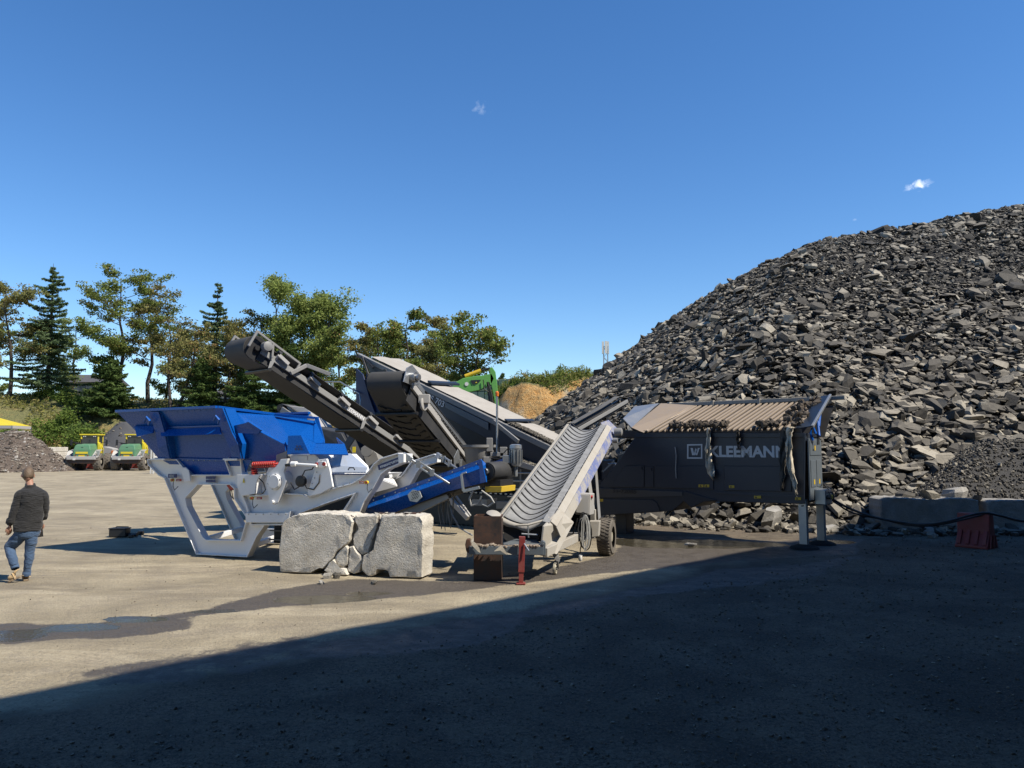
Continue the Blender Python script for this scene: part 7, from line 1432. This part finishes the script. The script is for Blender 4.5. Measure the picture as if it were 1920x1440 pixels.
for s in (-1, 1): e_ = hc_ + rth * (s * .076) - upv * .02; m = MB(); m.lathe(e_, (rth * s - fwd * .4), [(-.01, .016), (.008, .027), (.014, .022), (.010, .010)], 12); m.build('ear', M['skin'], man)
m = MB(); m.lathe(hc_ + fwd * .093 - upv * .015, fwd, [(0, .017), (.022, .009)], 8); m.build('nose', M['skin'], man)
bm = bmesh.new(); bmesh.ops.create_uvsphere(bm, u_segments=40, v_segments=30, radius=1)
for v in bm.verts:
    x_, y_, z_ = v.co; lim = -.62 + (.0 if y_ < 0 else .95 * y_) + (.18 * abs(x_) ** 3); k = 1.035 + .035 * mnoise.noise(v.co * 14); k = k if z_ > lim else .93
    v.co = hc_ + rth * (x_ * .080 * k) + fwd * (y_ * .1 * k) + upv * (z_ * .118 * k)
bm_obj(bm, 'hair', M['hair'], man, True)
px2m = .00134
def ring(y, xl, xr, dp, o=0.): return (W_((xl + xr) / 2, y, o), (xr - xl) / 2 * px2m, dp)
m = soft(MB(), [ring(752, 168, 448, .125), ring(700, 166, 456, .13), ring(600, 190, 468, .125), ring(500, 212, 478, .125), ring(400, 222, 492, .13), ring(335, 206, 508, .115), ring(300, 232, 486, .095), ring(275, 262, 448, .075, .01), ring(252, 288, 410, .06, .02)], 30, 6, wr=.016)
soft(m, [(W_(262, 318), .06, .07), (W_(228, 350), .074, .082), (W_(196, 430), .068, .075), (W_(160, 530), .060, .066), (W_(124, 640), .054, .058)], 18, 6, 1, wr=.010, seed=3)
soft(m, [(W_(452, 318), .06, .07), (W_(486, 350), .068, .08), (W_(506, 410), .062, .072), (W_(510, 490, .01), .056, .064), (W_(492, 580, .06), .050, .055)], 18, 6, 1, wr=.010, seed=5)
sh_ = m.build('shirt', M['shirt'], man, fix=False)
m = MB(); soft(m, [(W_(343, 256, .02), .082, .075), (W_(341, 228, .03), .07, .066), (W_(340, 216, .035), .066, .062)], 22, 3, wr=.002); m.build('collar', M['shirt'], sh_, fix=False)
for (c_, d_) in ((W_(117, 650, 0), elL - wrL), (W_(487, 592, .07), elR - wrR)): m = MB(); m.lathe(c_, d_, [(-.035, .05), (-.03, .06), (.03, .064), (.05, .056)], 16, caps=False); m.build('cuff', M['shirt'], sh_, smooth=True)
m = soft(MB(), [ring(715, 180, 448, .115), ring(770, 180, 442, .12), ring(815, 200, 425, .11), ring(835, 250, 400, .09)], 26, 5, wr=.004)
soft(m, [(W_(246, 770, .02), .10, .105), (W_(205, 830, .05), .098, .10), (W_(150, 890, .10), .088, .09), (W_(112, 935, .12), .078, .08), (W_(118, 985, .08), .070, .074), (W_(140, 1060, .0), .066, .070), (W_(166, 1145, -.05), .055, .058)], 20, 6, 1, wr=.009, seed=7)
soft(m, [(W_(350, 780), .096, .11), (W_(350, 870), .084, .092), (W_(336, 965, .02), .070, .078), (W_(328, 1060, .01), .066, .072), (W_(312, 1150, .02), .056, .06), (W_(302, 1225, .03), .054, .057)], 20, 7, 1, wr=.009, seed=9)
m.build('jeans', M['jeans'], man, fix=False)
for c_, d_ in ((W_(169, 1158, -.05), anL - knL), (W_(299, 1240, .03), anR - knR)): m = MB(); m.lathe(c_, d_, [(-.035, .054), (-.03, .06), (.02, .06), (.03, .054)], 16, caps=False); m.build('turn_up', M['jeans'], man, smooth=True)
def boot(ank, heel, ball, toe, name='boot'):
    b_ = skin_mesh(name, [ank, heel, ball, toe], [(0, 1), (1, 2), (2, 3)], [.058, (.054, .056), (.054, .048), (.045, .036)], M['boot'], man, 2, 1)
    d_ = (toe - heel); sd = d_.cross(Z3).normalized(); upn = sd.cross(d_).normalized(); upn = upn if upn.z > 0 else -upn; m = MB(); pts = []
    for t_, w_ in ((-.16, .03), (-.08, .04), (.25, .036), (.6, .044), (.95, .038), (1.08, .022)): pts.append((heel + d_ * t_, w_))
    poly = [p + sd * w for p, w in pts] + [p - sd * w for p, w in pts[::-1]]; m.prism([p - upn * .058 for p in poly], upn * .026); m.build('sole', M['sole'], b_, bevel=.006); return b_
hL = W_(205, 1240, -.05); tL = W_(85, 1300, -.02); tL.z = .055; boot(W_(176, 1190, -.05), hL, hL.lerp(tL, .6), tL)
hR = W_(290, 1310, .04); hR.z = .06; tR = hR + vdir * .2 - rt * .015; boot(W_(297, 1255, .04), hR, hR.lerp(tR, .6), tR)
def hand(w, d, side, curl, name='hand'):
    d = Vector(d).normalized(); s = Vector(side); s = (s - d * s.dot(d)).normalized(); n_ = d.cross(s).normalized(); verts = [w, w + d * .045, w + d * .085]; rad = [(.024, .02), (.034, .018), (.036, .016)]
    o = skin_mesh(name, verts, [(0, 1), (1, 2)], rad, M['skin'], man, 2, 1)
    for k, (o_, L_) in enumerate(((-.028, .062), (-.010, .074), (.009, .070), (.026, .056))):
        b = w + d * .085 + s * o_; e1 = b + d * L_ * .5 - n_ * curl * .015; e2 = e1 + d * L_ * .35 - n_ * curl * .03; e3 = e2 + d * L_ * .15 - n_ * curl * .03
        m = MB(); m.tube([b - d * .02, b, e1, e2, e3], [.009, .0095, .009, .0075, .004], 8); m.build('finger', M['skin'], o)
    b = w + d * .03 + s * -.026; m = MB(); m.tube([b, b - s * .02 + d * .03, b - s * .022 + d * .055 - n_ * .01, b - s * .016 + d * .075 - n_ * .015], [.012, .012, .010, .005], 8); m.build('thumb', M['skin'], o); return o
hand(wrL, rt * .05 - Z3 + vdir * .05, rt * .9 + vdir * .4, .9); hand(wrR, -rt * .12 - Z3 + vdir * .2, -rt + vdir * .3, 1.1)
m = MB(); m.lathe(wrL + Z3 * .015, elL - wrL, [(-.012, .033), (-.012, .037), (.012, .037), (.012, .033)], 16, caps=False); m.build('wrist_watch', M['black'], man)
q = W_(437, 765, .10); m = MB(); m.beam(q - Z3 * .08 + rt * .01, q + Z3 * .08 - rt * .01, .02, .11, rt); o = m.build('tablet', M['black'], None, bevel=.006); setp(o, 'dark flat case held low in the right hand of the man', 'tablet')
